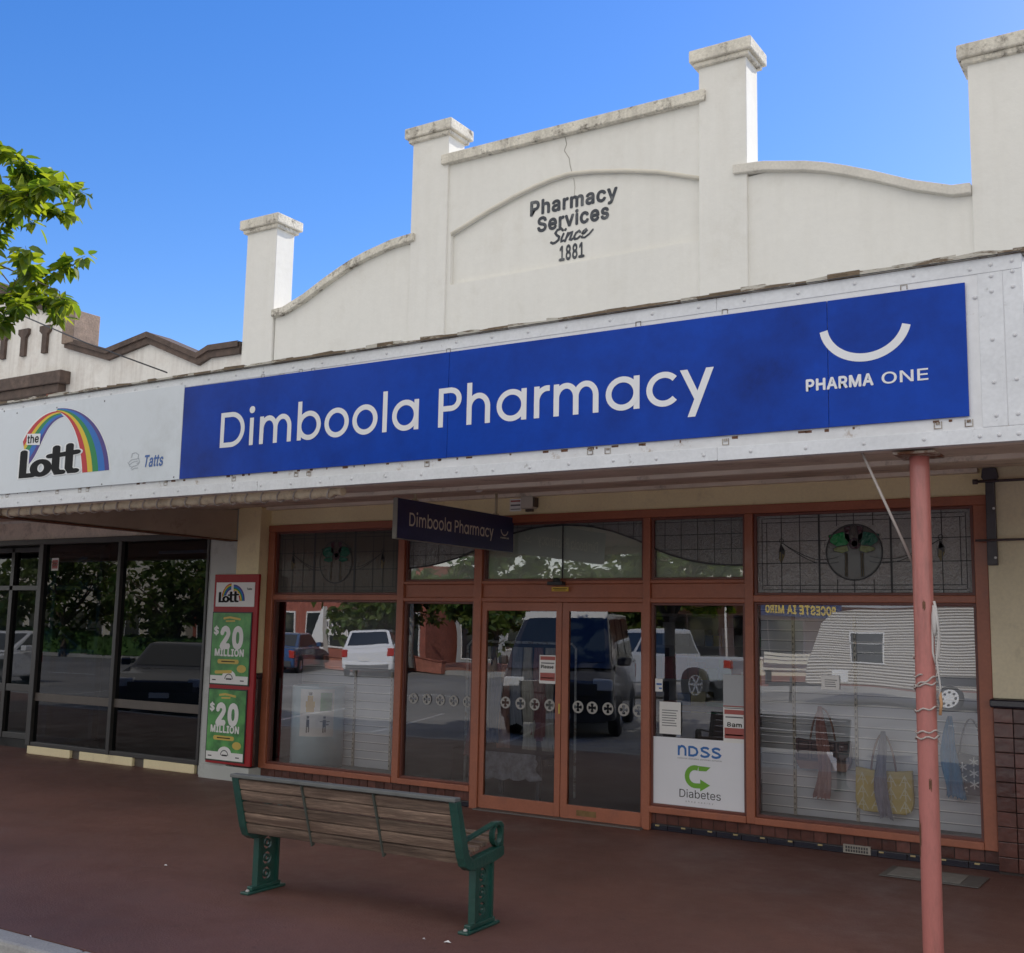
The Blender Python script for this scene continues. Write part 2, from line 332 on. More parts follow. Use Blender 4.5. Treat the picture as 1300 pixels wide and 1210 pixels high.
GLY = json.loads('''{"P":[445,[[60,0,60,509,235,509,263,508,289,504,312,497,332,487,350,476,366,462,379,447,390,430,398,411,404,391,408,370,409,348,408,325,404,304,398,284,390,265,379,248,366,233,350,219,332,207,312,198,289,191,263,187,235,186,109,186,109,242,233,242,252,243,269,246,284,250,297,256,308,263,318,272,326,283,333,294,338,306,342,320,343,333,344,348,343,363,342,376,338,390,333,402,326,413,318,423,308,432,297,439,283,445,268,449,251,451,232,452,125,452,125,0]]],"H":[517,[[60,0,60,509,125,509,125,289,392,289,392,509,457,509,457,0,392,0,392,232,125,232,125,0]]],"A":[480,[[16,0,201,509,276,509,463,0,395,0,287,302,264,372,232,478,245,478,213,371,191,302,85,0],[110,142,110,199,370,199,370,142]]],"R":[449,[[60,0,60,509,236,509,264,508,289,504,312,498,333,489,351,478,367,465,380,450,390,433,398,415,404,395,408,374,409,352,408,330,404,309,398,289,390,271,380,255,367,240,351,228,333,217,312,209,289,203,264,199,236,198,96,198,96,255,234,255,253,256,269,258,284,262,298,267,309,274,319,281,327,290,334,300,339,312,342,324,344,338,345,352,344,367,342,380,339,393,334,405,327,416,319,425,309,433,298,440,284,445,269,449,252,451,233,452,125,452,125,0],[353,0,230,229,303,229,428,0]]],"M":[628,[[60,0,60,509,152,509,277,187,287,159,299,123,311,84,322,49,307,49,318,83,330,121,342,158,352,187,476,509,568,509,568,0,504,0,504,291,504,327,505,369,506,413,507,457,513,457,498,409,482,363,467,322,456,291,342,0,286,0,170,291,159,321,145,361,129,408,112,457,119,457,120,416,121,372,122,328,122,291,122,0]]],"O":[533,[[267,-7,235,-5,205,1,176,11,150,25,126,42,105,63,86,87,70,115,57,146,48,179,42,215,40,254,42,293,48,329,57,362,70,393,86,421,105,445,126,466,150,484,176,498,205,508,235,514,267,516,299,514,329,508,358,498,384,484,408,466,429,445,448,421,464,393,477,362,486,329,491,293,493,254,491,215,486,179,477,146,464,115,448,87,429,63,408,42,384,25,358,11,329,1,299,-5],[267,53,289,54,310,59,330,66,349,76,367,89,383,104,396,123,408,144,418,168,425,194,429,223,430,254,429,286,425,315,418,341,408,365,396,386,383,404,367,420,349,433,330,443,310,450,289,455,267,456,244,455,223,450,203,443,184,433,166,420,151,404,137,385,125,364,116,340,109,314,104,285,103,254,104,223,109,194,116,168,125,144,137,123,151,105,166,89,184,76,203,66,223,59,244,54]]],"N":[523,[[60,0,60,509,136,509,343,183,363,151,388,107,414,55,405,54,401,108,399,157,399,195,399,509,463,509,463,0,387,0,202,290,177,331,148,381,108,452,119,454,122,384,124,328,125,291,125,0]]],"E":[419,[[60,0,60,509,372,509,372,452,125,452,125,286,355,286,355,229,125,229,125,57,375,57,375,0]]],"I":[300,[[31,0,31,57,118,57,118,452,31,452,31,509,269,509,269,452,183,452,183,57,269,57,269,0]]],"L":[393,[[60,0,60,509,125,509,125,57,361,57,361,0]]],"D":[502,[[219,0,96,0,96,57,215,57,245,58,272,63,296,70,318,81,337,94,354,110,368,128,379,149,388,172,394,198,398,225,399,255,398,285,394,312,388,338,379,361,368,381,354,399,338,415,320,428,299,438,275,446,249,450,221,452,93,452,93,509,225,509,261,507,294,501,325,492,353,478,378,461,399,441,418,418,433,391,446,361,455,329,460,293,462,255,460,217,455,181,446,149,433,119,417,92,398,68,376,48,351,31,322,17,291,8,256,2],[125,509,125,0,60,0,60,509]]],"a":[389,[[160,-9,142,-8,126,-5,109,-1,94,5,80,13,68,22,57,32,48,45,40,58,34,74,31,90,30,108,31,124,34,138,38,150,43,161,50,171,58,179,67,187,78,193,125,211,178,220,234,227,265,235,270,238,273,243,275,248,276,255,276,257,275,268,274,278,271,288,267,297,262,305,256,311,248,317,240,322,230,326,220,329,208,330,196,331,183,330,171,329,159,326,149,322,140,318,132,313,124,307,118,301,100,274,41,291,48,307,57,322,67,335,79,346,91,356,104,364,118,370,133,375,148,379,163,382,178,383,194,384,239,379,251,376,263,372,275,367,286,360,297,352,306,343,315,333,322,320,329,306,333,290,336,272,337,251,337,0,277,0,277,52,272,52,252,25,245,18,236,12,226,6,215,1,203,-3,190,-6,176,-8],[170,45,187,46,202,49,215,53,228,59,239,66,248,74,256,83,263,93,268,104,272,115,275,126,276,138,276,190,259,182,231,176,200,171,175,168,134,159,125,155,117,150,109,145,103,139,98,132,95,124,93,115,92,105,93,96,94,87,97,79,102,72,108,66,114,60,122,56,130,52]]],"b":[424,[[229,-8,212,-7,198,-5,184,-1,172,4,138,31,118,59,112,59,112,0,53,0,53,509,114,509,114,319,118,319,137,346,171,373,183,378,197,382,212,383,229,384,252,383,274,378,294,371,313,361,330,348,345,332,359,314,370,293,379,270,385,245,389,218,390,189,389,160,385,133,379,107,370,84,359,63,345,45,330,29,313,16,294,6,274,-2,252,-6],[220,47,237,48,252,52,266,58,279,66,290,76,300,88,309,101,316,117,321,133,325,151,327,169,328,189,327,209,325,227,321,245,316,261,309,276,301,289,291,301,280,311,267,319,253,325,237,329,220,330,203,329,188,326,174,320,161,312,150,302,140,291,132,278,125,263,120,247,116,229,114,209,113,189,114,169,116,149,120,131,125,115,132,100,140,87,151,75,162,65,175,57,188,52,203,48]]],"e":[404,[[212,-8,185,-6,160,-2,138,6,117,16,98,30,82,46,68,64,56,85,46,108,39,132,35,159,34,187,35,215,39,242,46,267,55,290,67,311,80,329,97,346,115,359,135,370,157,378,180,382,205,384,221,383,236,382,251,379,266,374,280,368,294,360,307,352,319,341,330,329,341,315,350,299,357,282,363,263,367,242,370,219,371,194,371,169,75,169,75,221,338,221,310,202,309,220,307,237,303,254,298,269,291,282,283,294,274,305,263,314,250,321,237,326,222,329,205,330,188,329,173,326,159,321,146,313,135,304,125,294,116,283,109,270,103,256,99,241,97,226,96,211,96,178,97,158,100,139,104,122,110,106,118,92,128,80,139,70,151,61,164,54,179,50,195,47,212,46,254,53,263,57,271,61,278,67,285,73,306,105,365,91,360,77,353,63,345,51,335,39,324,28,311,19,298,11,283,4,267,-1,249,-5,231,-7]]],"t":[227,[[204,379,204,327,6,327,6,379],[65,471,126,471,126,98,127,86,128,76,131,68,136,61,142,56,150,53,159,51,170,50,185,51,202,54,213,2,192,-3,168,-4,145,-2,125,2,107,10,92,21,80,35,72,52,67,71,65,93]]],"s":[365,[[182,-8,163,-7,145,-5,128,-2,112,3,98,10,84,18,72,27,62,38,53,50,46,63,40,78,36,94,94,107,99,92,105,79,114,69,124,60,136,53,150,49,164,46,181,45,200,46,217,49,232,55,244,62,254,71,262,81,266,92,268,103,267,112,264,121,260,129,254,136,246,142,237,147,225,151,212,155,149,170,125,177,104,186,86,196,72,208,61,222,53,237,49,255,47,274,48,290,52,305,57,319,65,332,75,343,87,354,100,363,115,370,131,376,149,381,167,383,187,384,206,383,223,381,239,377,254,372,267,366,279,358,289,349,299,339,307,328,314,316,320,304,324,290,268,277,264,288,258,298,251,307,243,316,232,323,220,329,204,332,187,333,171,332,156,329,143,324,131,317,121,308,114,299,110,288,109,277,110,267,113,258,117,250,124,243,133,237,144,232,157,227,172,223,229,209,254,202,275,193,292,183,306,171,317,157,325,142,329,126,331,107,330,90,326,75,320,60,312,47,302,35,290,24,276,14,260,6,242,0,223,-4,203,-7]]],"n":[410,[[114,227,114,0,53,0,53,379,112,379,112,287,102,287,112,311,124,332,137,349,152,362,169,372,187,379,207,383,227,384,246,383,264,380,280,376,295,369,309,360,321,349,332,336,341,321,348,304,353,285,356,263,357,240,357,0,296,0,296,235,295,256,290,275,283,291,273,304,261,315,246,323,229,327,210,329,197,328,184,326,172,322,161,317,150,310,141,303,133,294,126,283,121,271,117,257,115,243]]],"d":[424,[[195,-8,172,-6,151,-2,130,6,111,16,94,29,79,45,66,63,55,84,46,107,39,133,35,160,34,189,35,218,39,245,46,270,55,293,66,314,80,332,95,348,112,361,131,371,151,378,173,383,196,384,212,383,228,382,241,378,253,373,264,367,273,360,280,353,287,346,306,319,311,319,311,509,372,509,372,0,313,0,313,59,307,59,287,31,252,4,241,-1,227,-5,212,-7],[205,47,221,48,236,52,250,57,263,65,274,75,284,87,292,100,299,115,305,131,309,149,311,169,312,189,311,209,309,229,305,247,300,263,293,278,284,291,274,302,263,312,250,320,237,326,222,329,205,330,188,329,172,325,158,319,145,311,134,301,124,289,115,276,108,261,103,245,99,227,97,209,96,189,97,169,99,151,103,133,109,117,116,101,124,88,134,76,145,66,158,58,172,52,188,48]]],"$":[447,[[202,-74,202,583,244,583,244,-74],[224,-9,197,-8,172,-4,149,1,128,9,108,19,91,31,76,44,64,60,54,77,46,96,41,115,38,137,104,137,106,123,110,110,116,98,123,88,132,79,142,71,154,64,166,59,180,54,194,51,209,50,224,49,241,50,257,52,272,55,286,60,299,66,310,74,321,82,329,92,336,102,342,114,345,126,346,139,345,151,342,161,338,171,332,179,325,186,316,193,307,199,296,205,245,222,184,239,154,249,128,261,105,274,86,289,71,307,60,326,54,348,52,372,53,393,58,413,65,431,75,448,87,463,102,476,119,488,138,498,158,506,180,512,203,515,227,516,252,515,274,512,296,506,316,498,334,488,351,476,365,463,377,449,387,433,394,415,399,397,401,378,337,378,334,396,327,412,316,425,302,437,285,446,267,453,247,458,225,459,209,458,194,456,180,453,167,448,156,442,145,435,136,427,129,418,123,408,119,398,116,387,115,376,116,363,119,352,124,342,131,334,139,326,148,319,158,313,169,308,212,293,264,279,312,264,359,238,369,229,378,220,387,209,395,198,401,185,405,171,407,156,408,139,407,119,403,99,396,81,386,64,374,48,360,34,343,22,323,11,302,2,278,-4,252,-8]]],"2":[453,[[64,0,64,47,234,229,282,282,311,327,315,338,318,349,319,360,320,371,319,385,317,397,313,408,308,419,301,428,293,436,284,443,273,449,262,454,250,457,237,459,224,460,210,459,196,457,184,453,172,447,162,440,153,433,146,424,139,413,134,402,130,390,128,376,127,362,66,362,67,384,71,405,77,424,86,442,97,458,111,473,126,485,143,496,162,505,181,511,202,515,225,516,247,515,268,511,287,505,306,497,322,486,337,474,350,461,361,445,370,429,376,411,380,392,381,372,380,358,379,345,376,331,371,318,365,304,357,290,348,275,336,259,267,180,153,60,153,57,389,57,389,0]]],"0":[453,[[227,-7,200,-5,174,1,151,10,130,24,111,41,95,62,81,86,69,113,60,144,53,178,49,214,48,254,49,294,53,330,60,364,69,395,81,423,95,447,111,467,130,484,151,498,174,508,200,514,227,516,254,514,279,508,302,498,323,484,342,467,358,447,372,423,384,395,393,364,400,330,404,294,405,254,404,214,400,178,393,144,384,113,372,86,358,62,342,41,323,24,302,10,279,1,254,-5],[227,50,245,52,262,56,276,64,290,74,303,87,313,103,322,122,330,144,336,168,340,194,343,223,344,254,343,285,340,314,336,341,330,365,322,386,313,405,303,422,290,435,276,446,262,454,245,458,227,460,209,458,192,454,177,446,163,435,151,422,140,405,131,386,123,365,117,341,113,314,110,285,109,254,110,223,113,194,117,168,123,144,131,122,140,103,151,87,163,74,177,64,192,56,209,52]]],"1":[453,[[76,0,76,55,391,55,391,0],[276,509,276,0,212,0,212,448,209,448,86,358,86,427,198,509]]],"8":[453,[[226,-7,201,-6,178,-2,156,3,136,11,117,21,100,33,86,47,74,62,64,78,57,96,53,115,52,135,53,151,55,166,59,181,65,195,72,208,81,220,90,231,101,241,113,249,125,256,139,261,153,265,153,267,135,273,119,282,105,294,93,308,83,324,76,342,71,360,70,380,71,399,75,417,81,434,90,450,101,464,114,477,129,488,146,498,164,506,183,512,204,515,226,516,248,515,269,512,288,506,306,498,322,488,337,477,350,464,361,450,370,434,377,417,381,399,382,380,381,360,376,342,369,324,359,308,347,294,333,282,318,273,300,267,300,265,314,261,327,256,339,249,351,241,362,231,371,220,380,208,387,195,393,181,397,166,400,151,401,135,400,115,395,96,388,78,378,62,366,47,352,33,336,21,317,11,297,3,274,-2,251,-6],[226,49,243,50,258,52,272,55,285,60,296,66,307,74,316,82,323,91,329,102,333,114,336,126,337,139,336,153,333,166,329,178,322,189,314,199,306,208,295,216,283,223,270,228,256,232,241,234,226,235,211,234,196,232,182,228,169,223,157,216,146,208,138,199,130,189,123,178,119,166,116,153,115,139,116,126,119,114,123,102,129,91,136,82,145,74,156,66,167,60,180,55,195,52,210,50],[226,290,239,291,252,292,263,295,274,300,284,306,293,313,300,321,307,330,312,340,316,351,318,363,319,376,318,388,316,400,313,410,308,420,301,429,294,437,285,444,275,449,264,454,252,457,240,459,226,460,213,459,200,457,188,454,177,449,167,444,158,437,151,429,145,420,140,410,136,400,134,388,133,376,134,363,136,351,140,340,145,330,151,321,158,313,168,306,178,300,189,295,200,292,213,291]]],"W":[686,[[155,0,16,509,82,509,163,196,175,145,187,94,197,40,189,40,200,94,211,145,224,196,306,509,380,509,462,196,474,145,486,94,497,40,488,40,499,94,510,145,523,196,603,509,670,509,530,0,455,0,368,323,351,391,336,475,350,475,335,395,318,323,230,0]]],"S":[447,[[224,-9,197,-8,172,-4,149,1,128,9,108,19,91,31,76,44,64,60,54,77,46,96,41,115,38,137,104,137,106,123,110,110,116,98,123,88,132,79,142,71,154,64,166,59,180,54,194,51,209,50,224,49,241,50,257,52,272,55,286,60,299,66,310,74,321,82,329,92,336,102,342,114,345,126,346,139,345,151,342,161,338,171,332,179,325,186,316,193,307,199,296,205,245,222,184,239,154,249,128,261,105,274,86,289,71,307,60,326,54,348,52,372,53,393,58,413,65,431,75,448,87,463,102,476,119,488,138,498,158,506,180,512,203,515,227,516,252,515,274,512,296,506,316,498,334,488,351,476,365,463,377,449,387,433,394,415,399,397,401,378,337,378,334,396,327,412,316,425,302,437,285,446,267,453,247,458,225,459,209,458,194,456,180,453,167,448,156,442,145,435,136,427,129,418,123,408,119,398,116,387,115,376,116,363,119,352,124,342,131,334,139,326,148,319,158,313,169,308,212,293,264,279,312,264,359,238,369,229,378,220,387,209,395,198,401,185,405,171,407,156,408,139,407,119,403,99,396,81,386,64,374,48,360,34,343,22,323,11,302,2,278,-4,252,-8]]],"&":[448,[[197,-7,173,-6,150,-2,129,4,110,12,93,22,78,34,65,47,54,62,45,78,39,96,35,114,34,133,35,149,38,164,42,177,47,189,54,201,63,212,74,224,85,235,140,279,216,335,237,352,255,375,262,405,261,416,258,427,252,436,245,445,237,452,226,457,214,460,201,461,168,453,161,449,155,444,150,438,145,431,137,399,145,363,169,327,204,284,438,0,364,0,171,231,121,293,87,344,82,357,78,370,76,384,75,398,76,415,79,430,84,445,91,458,99,470,110,481,121,491,134,499,149,505,165,510,182,512,200,513,218,512,235,510,251,505,266,499,279,491,290,482,300,471,308,459,315,446,320,433,323,419,324,404,323,393,322,382,319,372,315,362,310,352,305,342,299,333,291,325,256,293,154,217,140,206,128,195,118,185,110,174,104,164,100,154,98,143,97,131,98,119,100,108,104,97,109,87,116,78,124,70,133,63,143,57,154,52,166,49,179,47,193,46,208,47,223,50,237,54,251,59,265,66,278,75,290,84,301,95,312,108,321,121,329,136,336,151,342,168,346,186,348,204,349,224,408,224,407,201,405,180,402,161,397,144,391,128,385,115,378,103,371,92,345,62,333,47,320,34,305,24,289,15,271,7,252,1,234,-3,215,-6]]],"T":[449,[[32,452,32,509,417,509,417,452,257,452,257,0,193,0,193,452]]],"J":[396,[[185,-7,153,-5,124,3,98,15,75,33,57,55,44,81,36,111,33,145,33,173,98,173,98,145,100,123,104,104,112,88,122,74,135,64,149,56,166,52,185,50,204,52,220,56,235,64,248,74,258,88,266,104,270,123,272,145,272,509,336,509,336,145,333,111,326,81,312,55,294,33,271,15,246,3,217,-5]]],"c":[396,[[207,-8,182,-6,159,-2,137,6,117,16,99,30,82,46,68,64,56,85,46,108,39,133,35,159,34,187,35,216,39,243,46,268,56,291,68,312,82,330,99,346,117,360,137,370,159,378,182,382,207,384,260,377,305,356,315,349,324,340,332,332,340,322,347,312,353,301,358,289,362,277,303,262,290,289,270,311,242,325,207,330,189,329,173,325,158,319,145,310,134,299,124,287,115,274,108,258,103,242,99,224,97,206,96,187,97,169,99,151,103,134,108,117,115,102,124,88,134,76,145,66,158,57,173,51,189,47,207,46,243,52,271,66,292,89,304,117,363,102,341,56,306,21,261,-1]]],"k":[381,[[110,137,110,212,121,212,284,379,360,379,184,199,177,199],[53,0,53,509,114,509,114,0],[294,0,148,186,191,229,372,0]]],"p":[424,[[53,-143,53,379,112,379,112,319,118,319,137,346,171,373,183,378,197,382,212,383,229,384,252,383,274,378,294,371,313,361,330,348,345,332,359,314,370,293,379,270,385,245,389,218,390,189,389,160,385,133,379,107,370,84,359,63,345,45,330,29,313,16,294,6,274,-2,252,-6,229,-8,213,-7,198,-5,184,-1,173,4,162,10,153,17,145,24,138,31,118,59,114,59,114,-143],[220,47,237,48,252,52,266,58,279,66,290,76,300,88,309,101,316,117,321,133,325,151,327,169,328,189,327,209,325,227,321,245,316,261,309,276,301,289,291,301,280,311,267,319,253,325,237,329,220,330,203,329,188,326,174,320,161,312,150,302,140,291,132,278,125,263,120,247,116,229,114,209,113,189,114,169,116,149,120,131,125,115,132,100,140,87,151,75,162,65,175,57,188,52,203,48]]],"o":[415,[[207,-8,182,-6,159,-2,137,6,117,16,99,30,82,46,68,64,56,85,46,108,39,133,35,159,34,187,35,216,39,243,46,268,56,291,68,312,82,330,99,346,117,360,137,370,159,378,182,382,207,384,232,382,256,378,279,370,299,360,317,346,334,330,347,312,359,291,369,268,376,243,380,216,381,187,380,159,376,133,369,108,359,85,347,64,334,46,317,30,299,16,279,6,256,-2,232,-6],[207,46,226,47,242,51,257,57,270,66,282,76,292,88,300,102,307,117,312,134,316,151,318,169,319,187,318,206,316,224,312,241,307,258,300,274,292,287,282,299,270,310,257,319,242,325,226,329,207,330,189,329,173,325,158,319,145,310,134,299,124,287,115,274,108,258,103,242,99,224,97,206,96,187,97,169,99,151,103,134,108,117,115,102,124,88,134,76,145,66,158,57,173,51,189,47]]],"r":[259,[[53,0,53,379,112,379,112,321,115,321,121,335,130,347,140,357,152,367,166,375,181,380,196,384,213,385,229,384,243,384,243,322,230,324,207,326,194,325,182,323,170,320,159,315,149,309,140,301,133,293,126,284,121,273,117,262,115,250,114,237,114,0]]],"u":[410,[[182,-5,164,-4,146,-1,130,4,115,11,101,20,89,30,78,44,69,59,62,76,57,95,54,116,53,139,53,379,114,379,114,144,115,123,120,104,127,88,137,75,149,64,164,56,181,52,200,50,213,51,226,53,238,57,249,62,260,69,269,76,276,86,283,97,289,109,293,122,295,137,296,153,296,379,357,379,357,0,298,0,298,92,307,92,297,68,286,47,272,30,257,17,240,7,222,0,203,-4]]],"C":[510,[[267,-7,235,-5,205,1,176,11,150,25,126,42,104,63,86,87,70,115,57,146,48,179,42,215,40,254,42,293,48,329,57,362,70,393,86,421,104,445,126,466,150,484,176,498,205,508,235,514,267,516,286,515,305,513,323,509,340,504,357,498,373,490,388,482,402,471,415,460,427,447,438,433,448,418,456,402,463,385,469,367,473,348,408,348,405,361,400,373,395,384,389,395,382,404,375,413,366,421,357,428,348,435,338,440,327,445,315,449,267,456,244,454,223,450,203,442,184,432,166,419,150,404,137,385,125,364,116,340,109,314,104,285,103,254,104,223,109,195,116,169,125,145,137,124,151,105,166,89,184,76,203,66,223,59,244,54,267,53,315,60,327,64,338,69,348,74,357,81,366,88,375,96,382,105,389,114,408,160,473,160,469,141,464,124,456,107,448,91,438,76,428,62,416,49,402,38,388,28,373,18,357,11,341,5,323,0,305,-4,286,-6]]],"y":[389,[[47,-139,61,-86,71,-87,104,-89,111,-87,118,-84,124,-79,130,-74,136,-67,141,-58,146,-48,151,-36,163,-1,17,379,84,379,165,155,187,87,206,21,184,21,202,87,224,155,305,379,371,379,204,-58,177,-107,168,-116,159,-124,149,-130,139,-136,128,-140,116,-143,104,-144,91,-145,65,-143]]],"v":[389,[[163,0,17,379,84,379,165,155,187,87,206,21,184,21,203,87,224,155,305,379,371,379,226,0]]],"g":[425,[[207,-151,187,-150,168,-148,150,-145,134,-140,119,-134,105,-127,93,-119,82,-110,73,-101,64,-91,57,-80,51,-69,101,-41,122,-66,154,-88,165,-92,178,-95,192,-96,207,-97,229,-96,249,-92,267,-85,282,-75,295,-62,304,-46,309,-28,311,-6,311,68,306,68,287,41,280,34,272,28,263,22,252,16,241,11,227,8,212,6,195,5,172,6,151,10,132,17,113,27,95,39,80,53,66,70,55,90,46,112,39,136,35,163,34,191,35,219,39,246,46,270,55,293,66,314,80,332,95,348,112,361,131,371,152,378,173,383,196,384,213,383,228,382,242,378,253,373,264,367,273,360,281,353,288,346,308,319,313,319,313,379,372,379,372,-9,371,-33,367,-54,360,-73,350,-90,338,-105,324,-117,309,-128,291,-136,272,-143,251,-147,230,-150],[205,59,222,60,237,63,251,68,264,75,275,84,285,95,293,107,300,121,305,137,309,154,311,173,312,193,311,213,309,231,305,248,300,264,293,278,285,291,275,303,264,312,251,320,237,326,222,329,205,330,188,329,172,326,158,320,145,312,134,302,124,290,116,277,109,262,103,246,99,230,97,212,96,193,97,173,99,155,103,139,109,123,116,109,124,96,134,85,145,76,158,69,172,63,188,60]]],"w":[567,[[138,0,23,379,87,379,133,214,154,137,175,41,165,41,186,135,206,214,252,379,316,379,362,214,382,136,402,41,391,41,413,135,434,214,480,379,545,379,429,0,368,0,319,172,305,225,291,280,277,338,291,338,277,280,263,225,248,172,199,0]]],"i":[167,[[53,0,53,379,114,379,114,0],[84,443,75,444,68,446,60,450,54,455,48,461,44,468,42,475,41,483,42,491,44,499,48,506,54,512,60,517,68,521,75,523,84,524,92,523,100,521,107,517,114,512,119,506,123,499,125,491,126,483,125,475,123,468,119,461,114,455,107,450,100,446,92,444]]],"m":[610,[[53,0,53,379,112,379,112,295,108,295,112,310,118,323,124,335,132,346,141,355,151,363,161,370,172,376,183,381,195,384,207,385,219,386,239,384,257,380,273,372,287,361,299,347,309,332,316,314,321,295,312,295,316,308,322,320,329,332,337,343,347,353,357,361,369,369,381,375,394,380,408,383,422,385,437,386,453,385,468,382,483,378,497,372,510,364,522,354,532,342,541,328,548,313,553,296,556,276,557,255,557,0,496,0,496,254,495,273,490,289,483,303,473,313,461,321,448,326,434,329,419,330,407,329,395,328,384,325,374,320,365,314,358,307,351,299,345,290,341,280,338,270,336,259,335,247,335,0,274,0,274,260,273,275,269,288,262,300,253,311,242,319,229,325,215,329,199,330,189,329,178,328,168,325,158,320,148,314,140,307,132,299,126,289,121,278,117,266,115,253,114,238,114,0]]],"l":[189,[[139,-2,119,-1,101,3,86,10,74,20,65,33,58,48,54,65,53,84,53,509,114,509,114,99,120,62,124,57,130,54,137,53,146,52,160,53,170,54,181,3,162,-1]]],"h":[410,[[114,227,114,0,53,0,53,509,114,509,114,287,102,287,112,311,124,332,137,349,152,362,169,372,187,379,207,383,227,384,246,383,264,380,280,376,295,369,309,360,321,349,332,336,341,321,348,304,353,285,356,263,357,240,357,0,296,0,296,235,295,256,290,275,283,291,273,304,261,315,246,323,229,327,210,329,197,328,184,326,172,322,161,317,150,310,141,303,133,294,126,283,121,271,117,257,115,243]]],"f":[254,[[228,379,228,327,6,327,6,379],[81,0,81,432,82,447,85,461,89,474,96,486,104,496,113,505,124,512,135,519,148,524,161,527,174,529,187,530,222,527,243,521,227,468,215,472,195,474,182,473,171,470,162,466,154,460,149,452,145,443,143,432,142,419,142,0]]]}''')
def pip(p, P):
    c = False; n = len(P)
    for i in range(n):
        (x1, y1), (x2, y2) = P[i], P[i-1]
        if (y1 > p[1]) != (y2 > p[1]) and p[0] < (x2-x1)*(p[1]-y1)/(y2-y1)+x1: c = not c
    return c
def offset_loop(P, d):
    n = len(P); out = []
    for i in range(n):
        a, p, b = P[i-1], P[i], P[(i+1) % n]
        e1 = (p[0]-a[0], p[1]-a[1]); e2 = (b[0]-p[0], b[1]-p[1]); l1 = math.hypot(*e1) or 1; l2 = math.hypot(*e2) or 1
        n1 = (e1[1]/l1, -e1[0]/l1); n2 = (e2[1]/l2, -e2[0]/l2); mx, my = n1[0]+n2[0], n1[1]+n2[1]; l = math.hypot(mx, my) or 1; mx /= l; my /= l
        k = min(1/max(.35, mx*n1[0]+my*n1[1]), 1.8)
        out.append((p[0]+mx*d*k, p[1]+my*d*k))
    return out
def text(mb, s, f, x0, x1, y, h, w, m=0, bold=0.0, shear=0.0, rot=0.0, dy=0.0, track=0.0):
    """lay a line of lettering between u=x0..x1 with baseline v=y and cap height h"""
    k = h/.53; adv = 0; items = []
    capH = 509
    for ch in s:
        if ch == ' ': adv += 190; continue
        if ch not in GLY: adv += 200; continue
        a, loops = GLY[ch]; items.append((adv, loops)); adv += a*(1+track)+bold*1300
    tot = max(adv, 1); sx = (x1-x0)/tot
    for i, (ax, loops) in enumerate(items):
        L = [[(l[j]/100, l[j+1]/100) for j in range(0, len(l), 2)] for l in loops]
        big = max(L, key=lambda P_: abs(area2(P_))); sg = area2(big) > 0
        outs = [l for l in L if (area2(l) > 0) == sg]; holes = [l for l in L if (area2(l) > 0) != sg]
        allp = []; fs = []; lay = []
        for oi, o_ in enumerate(outs):
            grp = [o_]+[h_ for h_ in holes if pip(h_[0], o_)]; base_ = len(allp); allp += [a for l in grp for a in l]
            fs += [tuple(base_+v_ for v_ in t) for t in tessellate_polygon([[Vector((a[0], a[1], 0)) for a in l] for l in grp])]; lay += [oi*.00006]*(len(allp)-base_)
        sh = [(0, 0)]+([(bold*10*math.cos(k_*PI/4), bold*10*math.sin(k_*PI/4)) for k_ in range(8)] if bold > 0 else [])
        for q_, (ox, oy) in enumerate(sh):
            K = lambda px, py: (x0+(ax+(px+ox)*100)*sx+shear*((py+oy)*100/capH*h), y+(py+oy)*100/capH*h+dy*(ax+px*100)*sx)
            vs = [f(*K(*a), w+.00022*q_+(.00011 if i % 2 else 0)+lay[v_]) for v_, a in enumerate(allp)]
            out = []
            for t in fs:
                a, b, c = (allp[v_] for v_ in t); k_ = (b[0]-a[0])*(c[1]-a[1])-(c[0]-a[0])*(b[1]-a[1])
                if abs(k_) > 1e-9: out.append(t if k_ > 0 else (t[0], t[2], t[1]))
            mb.add(vs, out, m)
